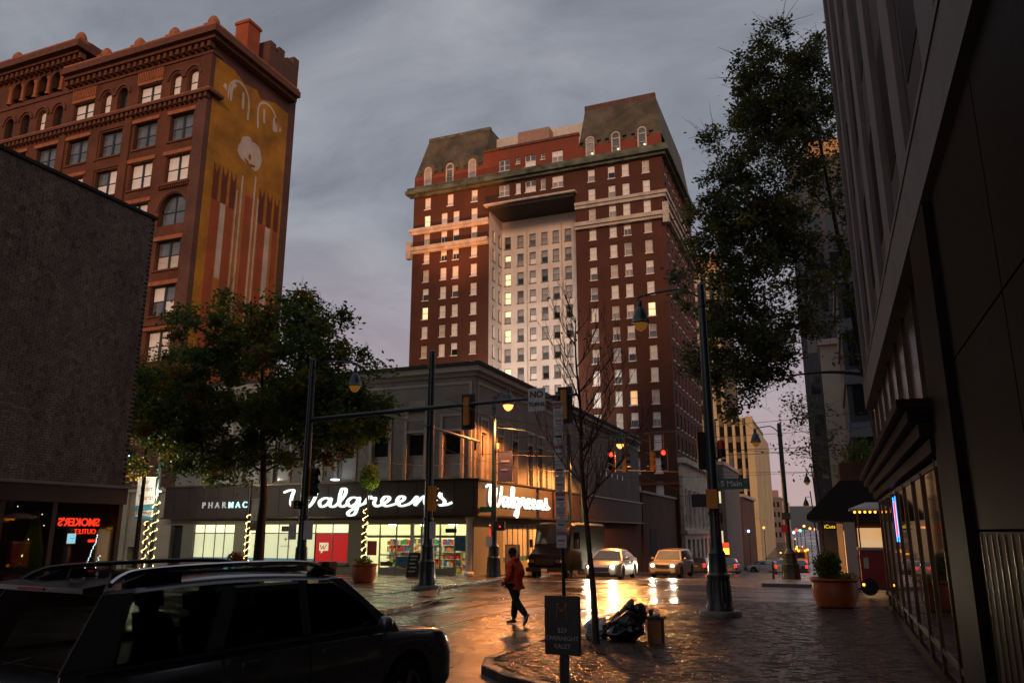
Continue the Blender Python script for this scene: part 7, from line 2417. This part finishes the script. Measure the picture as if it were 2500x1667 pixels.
# ---- the dark SUV in the left foreground
m, t, b = base_mat('car_tint')
t.nodes.remove(b)
tr = t.nodes.new('ShaderNodeBsdfTransparent')
tr.inputs[0].default_value = (0.58, 0.60, 0.58, 1)
gl = t.nodes.new('ShaderNodeBsdfGlossy')
gl.inputs['Roughness'].default_value = 0.025
fr = t.nodes.new('ShaderNodeFresnel')
fr.inputs[0].default_value = 1.5
mxs = t.nodes.new('ShaderNodeMixShader')
t.links.new(fr.outputs[0], mxs.inputs[0])
t.links.new(tr.outputs[0], mxs.inputs[1])
t.links.new(gl.outputs[0], mxs.inputs[2])
t.links.new(mxs.outputs[0], t.nodes['Material Output'].inputs[0])
SUV = dict(L=4.85, W=1.9, r=0.37, clear=0.28, axles=(1.45, -1.42), paint='paint_charcoal',
           top=[(-2.43, 0.98), (-2.3, 1.05), (-1.0, 1.07), (1.1, 1.07), (1.5, 1.05), (2.1, 0.98), (2.3, 0.90), (2.43, 0.74)],
           cabin=[(1.28, 1.07), (0.45, 1.70), (-2.02, 1.70), (-2.36, 1.05)], wb=0.87, wr=0.71, roofarc=0.05,
           windows=[[(-2.0, 1.11), (-1.2, 1.13), (-0.98, 1.62), (-1.82, 1.60)], [(-1.0, 1.14), (-0.1, 1.15), (-0.1, 1.63), (-0.8, 1.63)], [(0.02, 1.15), (0.98, 1.15), (0.80, 1.36), (0.38, 1.62), (0.02, 1.63)]],
           open=True, glass='car_tint', panels=[[(-2.40, 1.0), (1.30, 1.04), (1.24, 1.16), (-2.38, 1.13)], [(-2.40, 1.1), (-1.98, 1.1), (-1.80, 1.66), (-2.06, 1.66)], [(-1.24, 1.1), (-0.98, 1.1), (-0.78, 1.66), (-1.0, 1.66)], [(-0.12, 1.1), (0.04, 1.1), (0.04, 1.66), (-0.12, 1.66)], [(0.95, 1.1), (1.26, 1.1), (0.52, 1.66), (0.36, 1.66), (0.80, 1.34)]], lampz=0.82, tailz=0.86, grillez=0.78, handles=(-0.75, 0.2), handlez=0.98, mirror=0.92)
sv, sbody, scab = car('suv_car', 'dark charcoal SUV with roof rails cropped in the left foreground', (-5.865, 7.136, 0.0), R(-9.5), SUV, 'SUV')
sv.scale = (1, 1.06, 1)
for s in (-1, 1):
    xr = 0.66
    pts = spline([(s * (xr + 0.02), -1.98, 1.725), (s * xr, -1.88, 1.785), (s * xr, -1.72, 1.825), (s * xr, -1.2, 1.845), (s * xr, -0.5, 1.85), (s * xr, 0.0, 1.835), (s * xr, 0.22, 1.80), (s * (xr + 0.01), 0.42, 1.735)], 6)
    q = MB()
    rings = []
    for p in pts:
        rings.append([(p.x - 0.028, p.y, p.z - 0.02), (p.x + 0.028, p.y, p.z - 0.02), (p.x + 0.028, p.y, p.z + 0.012), (p.x + 0.014, p.y, p.z + 0.022), (p.x - 0.014, p.y, p.z + 0.022), (p.x - 0.028, p.y, p.z + 0.012)])
    q.loft(rings, True)
    ro = part(sv, 'roof_rail', q, 'plastic_black', True, 40)
    st_ = MB()
    st_.loft([[(p.x + s * 0.029, p.y, p.z - 0.012), (p.x + s * 0.029, p.y, p.z + 0.013), (p.x + s * 0.012, p.y, p.z + 0.0235), (p.x - s * 0.006, p.y, p.z + 0.0235)] for p in pts])
    part(ro, 'bright_strip', st_, 'chrome', True, 40)
    for a, b_ in ((-1.85, -1.35), (0.12, 0.46)):
        k_ = MB()
        k_.loft([[(s * xr - 0.03, y, 1.70), (s * xr + 0.03, y, 1.70), (s * xr + 0.022, y, z), (s * xr - 0.022, y, z)] for y, z in ((a, 1.74), ((a + b_) / 2, 1.82), (b_, 1.80 if a < 0 else 1.75))], True)
        part(ro, 'rail_foot', k_, 'plastic_black', True)
sp = MB()
sp.loft([[(x, -2.02 + 0.02 * (1 - abs(x)), 1.735), (x, -2.2 - 0.03 * (1 - (x / 0.7) ** 2), 1.70 + 0.012), (x, -2.2 - 0.03 * (1 - (x / 0.7) ** 2), 1.672), (x, -2.05, 1.655)] for x in (-0.7, -0.45, 0, 0.45, 0.7)], True)
part(scab, 'spoiler', sp, 'paint_charcoal', True, 40)
part(scab, 'brake_light', MB().box(-0.2, 0.2, -2.235, -2.22, 1.68, 1.70), 'sign_red', True)
for k in range(5):
    x = -0.4 + 0.2 * k
    part(scab, 'roof_rib', MB().box(x - 0.02, x + 0.02, -1.7, 0.2, 1.735, 1.79 if False else 1.797), 'paint_charcoal', True)
an = MB()
an.loft([[(-0.24 + 0.03 * s * (1 - k), y, z) for s in (-1, 1)] for k, (y, z) in enumerate(((-1.6, 1.77), (-1.55, 1.88)))])
part(scab, 'antenna', MB().loft([[(-0.02, -1.95, 1.76), (0.02, -1.95, 1.76), (0.02, -1.70, 1.76), (-0.02, -1.70, 1.76)], [(-0.008, -1.93, 1.84), (0.008, -1.93, 1.84), (0.008, -1.86, 1.84), (-0.008, -1.86, 1.84)]], True), 'plastic_black', True)
part(scab, 'rear_wiper', MB().tube([(0.05, -2.40, 1.12), (0.42, -2.36, 1.2)], 0.01, 5), 'plastic_black', True)
for s in (1,):
    # rain visor, door seams and belt moulding on the visible side
    vis_ = MB()
    vis_.loft([[(s * (0.87 - 0.16 * (z - 1.07) / 0.63) + s * o_, y, z) for z, o_ in ((1.66, 0.02), (1.64, 0.05), (1.59, 0.055), (1.59, 0.045))] for y in (-0.85, -0.8, -0.15, -0.10)], True)
    part(scab, 'rain_visor', vis_, 'plastic_black', True)
    for y, lean in ((-1.02, 0.2), (-0.04, 0.0)):
        part(sbody, 'door_seam', MB().tube([(s * 0.952, y, 0.5), (s * 0.945, y, 0.85), (s * 0.905, y, 1.06)], 0.006, 4), 'plastic_black', True)
    part(sbody, 'door_seam', MB().tube([(s * 0.952, 1.02, 0.5), (s * 0.94, 1.05, 0.85), (s * 0.90, 1.06, 1.04)], 0.006, 4), 'plastic_black', True)
    part(sbody, 'belt_moulding', MB().tube([(s * 0.885, -2.2, 1.085), (s * 0.89, -1.0, 1.10), (s * 0.89, 1.0, 1.11)], 0.012, 5), 'plastic_black', True)

# seats seen through the tinted glass
for x in (-0.38, 0.38):
    for y in (0.15, -0.85):
        q = MB()
        q.loft([[(x - w_, y - 0.07 + dy, z), (x + w_, y - 0.07 + dy, z), (x + w_, y + 0.07 + dy, z), (x - w_, y + 0.07 + dy, z)] for w_, dy, z in ((0.24, 0.06, 0.9), (0.25, 0.0, 1.2), (0.20, -0.06, 1.36), (0.05, -0.07, 1.38), (0.05, -0.08, 1.43), (0.13, -0.08, 1.44), (0.13, -0.1, 1.57), (0.09, -0.1, 1.6))], True)
        part(sv, 'seat', q, 'plastic_black', True, 40)
part(sv, 'dashboard', MB().box(-0.78, 0.78, 0.85, 1.2, 0.95, 1.16), 'plastic_black', True)
part(sv, 'steering_wheel', MB().tube([(-0.38 + 0.19 * math.cos(6.2832 * k / 20), 0.72 - 0.05 * math.sin(6.2832 * k / 20), 1.14 + 0.18 * math.sin(6.2832 * k / 20)) for k in range(21)], 0.014, 6), 'plastic_black', True)
part(sbody, 'parcel_floor', MB().box(-0.8, 0.8, -2.2, 1.1, 1.085, 1.10), 'plastic_black', True)
# ------------------------------------------------------------------ person walking left across the street
def skin_mesh(name, verts, edges, radii, m, parent, sub=2, root=0):
    me = bpy.data.meshes.new(name)
    me.from_pydata(verts, edges, [])
    o = link(name, me, parent)
    o.modifiers.new('skin', 'SKIN')
    if not me.skin_vertices:
        bpy.context.view_layer.objects.active = o
        o.select_set(True)
    sk_ = me.skin_vertices[0].data
    for i, r_ in enumerate(radii):
        sk_[i].radius = r_ if isinstance(r_, tuple) else (r_, r_)
        sk_[i].use_root = (i == root)
    o.modifiers['skin'].use_smooth_shade = True
    sb_ = o.modifiers.new('sub', 'SUBSURF')
    sb_.levels = sb_.render_levels = sub
    dg = bpy.context.evaluated_depsgraph_get()
    dg.update()
    me2 = bpy.data.meshes.new_from_object(o.evaluated_get(dg))
    me2.name = name
    o.modifiers.clear()
    o.data = me2
    me2.materials.clear()
    me2.materials.append(MT[m])
    return o
# local: faces -x (walking left, slightly away), z up
pt = thing('person', 'person in a red jacket, dark trousers and cap walking left across the street', 'person', (-7.25, 18.2, 0.0), R(-18))
hip = (0, 0, 0.94)
V = [hip, (0.01, 0, 1.15), (0.0, 0, 1.38), (-0.03, 0, 1.49), (-0.05, 0, 1.56), (-0.06, 0, 1.66),
     (-0.01, 0.09, 0.90), (-0.06, 0.10, 0.50), (-0.10, 0.10, 0.10), (-0.22, 0.10, 0.05),
     (0.01, -0.09, 0.90), (0.15, -0.10, 0.53), (0.46, -0.10, 0.23), (0.40, -0.10, 0.08),
     (0.0, 0.19, 1.40), (0.03, 0.25, 1.14), (-0.12, 0.22, 0.97), (-0.18, 0.21, 0.93),
     (0.0, -0.19, 1.40), (0.06, -0.26, 1.14), (-0.10, -0.24, 0.96), (-0.17, -0.22, 0.93)]
E_ = [(0, 1), (1, 2), (2, 3), (3, 4), (4, 5), (0, 6), (6, 7), (7, 8), (8, 9), (0, 10), (10, 11), (11, 12), (12, 13), (2, 14), (14, 15), (15, 16), (16, 17), (2, 18), (18, 19), (19, 20), (20, 21)]
RD = [(0.11, 0.15), (0.11, 0.14), (0.11, 0.16), 0.055, 0.065, 0.085, 0.08, 0.058, 0.042, 0.03, 0.08, 0.058, 0.042, 0.03, 0.05, 0.042, 0.034, 0.03, 0.05, 0.042, 0.034, 0.03]
skin_mesh('body', V, E_, RD, 'skin', pt)
# trousers
VT = [(0, 0, 0.98), (-0.01, 0.09, 0.86), (-0.06, 0.10, 0.50), (-0.10, 0.10, 0.12), (0.01, -0.09, 0.86), (0.15, -0.10, 0.53), (0.46, -0.10, 0.23)]
skin_mesh('trousers', VT, [(0, 1), (1, 2), (2, 3), (0, 4), (4, 5), (5, 6)], [(0.15, 0.18), 0.115, 0.092, 0.078, 0.115, 0.092, 0.074], 'trousers', pt)
# jacket: torso, sleeves, hood rolled at the neck, hem
VJ = [(0.0, 0, 0.86), (0.01, 0, 1.02), (0.02, 0, 1.22), (0.0, 0, 1.40), (-0.02, 0, 1.49),
      (0.0, 0.17, 1.40), (0.05, 0.26, 1.14), (-0.10, 0.23, 0.99), (0.0, -0.17, 1.40), (0.07, -0.27, 1.14), (-0.08, -0.25, 0.98)]
skin_mesh('jacket', VJ, [(0, 1), (1, 2), (2, 3), (3, 4), (3, 5), (5, 6), (6, 7), (3, 8), (8, 9), (9, 10)], [(0.17, 0.21), (0.175, 0.21), (0.175, 0.205), (0.155, 0.18), 0.085, 0.085, 0.078, 0.058, 0.085, 0.078, 0.058], 'jacket_red', pt, 2, 1)
skin_mesh('hood', [(0.07, 0.0, 1.50), (0.05, 0.07, 1.51), (0.05, -0.07, 1.51), (-0.03, 0.10, 1.49), (-0.03, -0.10, 1.49)], [(0, 1), (0, 2), (1, 3), (2, 4)], [0.065, 0.06, 0.06, 0.04, 0.04], 'jacket_red', pt, 2)
# head, cap
hd = MB()
hd.ball((-0.065, 0, 1.645), 0.10, 0.078, 0.125, 16, 12)
hd.ball((-0.165, 0, 1.635), 0.022, 0.016, 0.026, 8, 6)
for s in (-1, 1):
    hd.ball((-0.05, s * 0.08, 1.64), 0.022, 0.012, 0.032, 8, 6)
    hd.ball((-0.148, s * 0.032, 1.665), 0.014, 0.016, 0.011, 8, 5)
hd.ball((-0.150, 0, 1.585), 0.014, 0.03, 0.010, 8, 5)
part(pt, 'head', hd, 'skin', True, 60)
cp = MB()
n = 16
rings = []
for a in range(-8, 91, 14):
    ca, sa = math.cos(R(a)), math.sin(R(a))
    rings.append([(-0.058 + 0.112 * max(ca, 0.05) * math.cos(6.2832 * k / n), 0.09 * max(ca, 0.05) * math.sin(6.2832 * k / n), 1.665 + 0.118 * sa) for k in range(n)])
cp.loft(rings, True)
cp.lathe([(0.1, 0), (0.1, 0.03)], (-0.055, 0, 1.645), 14)
part(pt, 'cap', cp, 'beanie', True, 60)
def hand(c, d):
    c = Vector(c)
    d = Vector(d).normalized()
    s = d.cross(Vector((0, 0, 1))).normalized()
    u = s.cross(d)
    b = MB().ball(tuple(c), 0.038, 0.022, 0.042, 10, 7)
    for k, ln in enumerate((0.055, 0.065, 0.06, 0.048)):
        o_ = c + u * (0.022 - 0.015 * k) + d * 0.03
        b.tube([o_, o_ + d * ln * 0.5 - u * 0.006, o_ + d * ln * 0.8 - u * 0.03], [0.009, 0.008, 0.006], 6)
    b.tube([c + u * 0.03, c + u * 0.045 + d * 0.03, c + u * 0.035 + d * 0.055], [0.010, 0.009, 0.007], 6)
    return b
part(pt, 'hand', hand((-0.16, 0.225, 0.955), (-0.8, 0, -0.6)), 'skin', True, 60)
part(pt, 'hand', hand((-0.14, -0.24, 0.945), (-0.8, 0, -0.6)), 'skin', True, 60)
def shoe(ankle, toe, sole_up):
    a, t_ = Vector(ankle), Vector(toe)
    d = (t_ - a)
    ln = d.length
    d.normalize()
    s = Vector((0, 1, 0))
    u = s.cross(d) * -1
    if u.z < 0:
        u = -u
    up = MB()
    rings = []
    for f_, w_, h_ in ((-0.28, 0.030, 0.05), (-0.1, 0.040, 0.085), (0.2, 0.043, 0.08), (0.6, 0.05, 0.055), (0.9, 0.045, 0.04), (1.05, 0.02, 0.02)):
        c = a + d * ln * f_
        rings.append([c + s * w_ * math.cos(x) + u * (h_ * max(0, math.sin(x)) + 0.012) for x in [6.2832 * k / 10 for k in range(10)]])
    up.loft(rings, True)
    so = MB()
    so.loft([[a + d * ln * f_ + s * w_ * q + u * z for q, z in ((-1, 0.0), (1, 0.0), (1, 0.016), (-1, 0.016))] for f_, w_ in ((-0.3, 0.03), (0.2, 0.046), (0.65, 0.052), (1.06, 0.025))], True)
    o = part(pt, 'shoe', up, 'plastic_black', True, 50)
    part(o, 'sole', so, 'shoe_white', True)
shoe((-0.09, 0.10, 0.02), (-0.31, 0.10, 0.015), 0)
shoe((0.49, -0.10, 0.22), (0.385, -0.10, 0.025), 0)

# ------------------------------------------------------------------ wet fallen leaves and litter
r9 = random.Random(9)
fl = MB()
for _ in range(520):
    if r9.random() < 0.6:
        x, y = r9.uniform(-5.2, 1.0), r9.uniform(10.5, 22)
        z = KH + 0.008
    else:
        x, y = r9.gauss(-6.2, 0.5), r9.uniform(11, 24)
        z = 0.012
        if x > -5.6:
            continue
    a = r9.uniform(0, 6.28)
    s = r9.uniform(0.03, 0.075)
    d, e = Vector((math.cos(a), math.sin(a), 0)) * s, Vector((-math.sin(a), math.cos(a), 0)) * s * 0.45
    p = Vector((x, y, z))
    k1, k2 = r9.uniform(0, 0.02), r9.uniform(0, 0.02)
    fl.m = r9.choice([0, 0, 1, 2])
    fl.add([p, p + d * 0.5 + e + Vector((0, 0, k1)), p + d + Vector((0, 0, k2 * 0.5)), p + d * 0.5 - e + Vector((0, 0, k2))], [(0, 1, 2, 3)])
me = fl.mesh('fallen_leaves')
for x in ('leaf_orange', 'leaf_olive', 'leaf_dark'):
    me.materials.append(MT[x])
tag(link('fallen_leaves', me), 'scattered wet fallen leaves on the pavement and gutter', 'leaves', kind='stuff')
dr = thing('drain_cover', 'round iron manhole cover set in the wet road near the walker', 'manhole cover', (-8.9, 15.2, 0.004))
dc = MB().lathe([(0.33, 0), (0.33, 0.008), (0.30, 0.012), (0.29, 0.008), (0.0, 0.008)], (-8.9, 15.2, 0.004), 24)
part(dr, 'lid', dc, 'rail_steel', smooth=30)
gd = MB()
for k in range(-3, 4):
    gd.box(-8.9 - math.sqrt(max(0, 0.26 ** 2 - (k * 0.07) ** 2)), -8.9 + math.sqrt(max(0, 0.26 ** 2 - (k * 0.07) ** 2)), 15.2 + k * 0.07 - 0.015, 15.2 + k * 0.07 + 0.015, 0.012, 0.02)
part(dr, 'tread', gd, 'rail_steel')
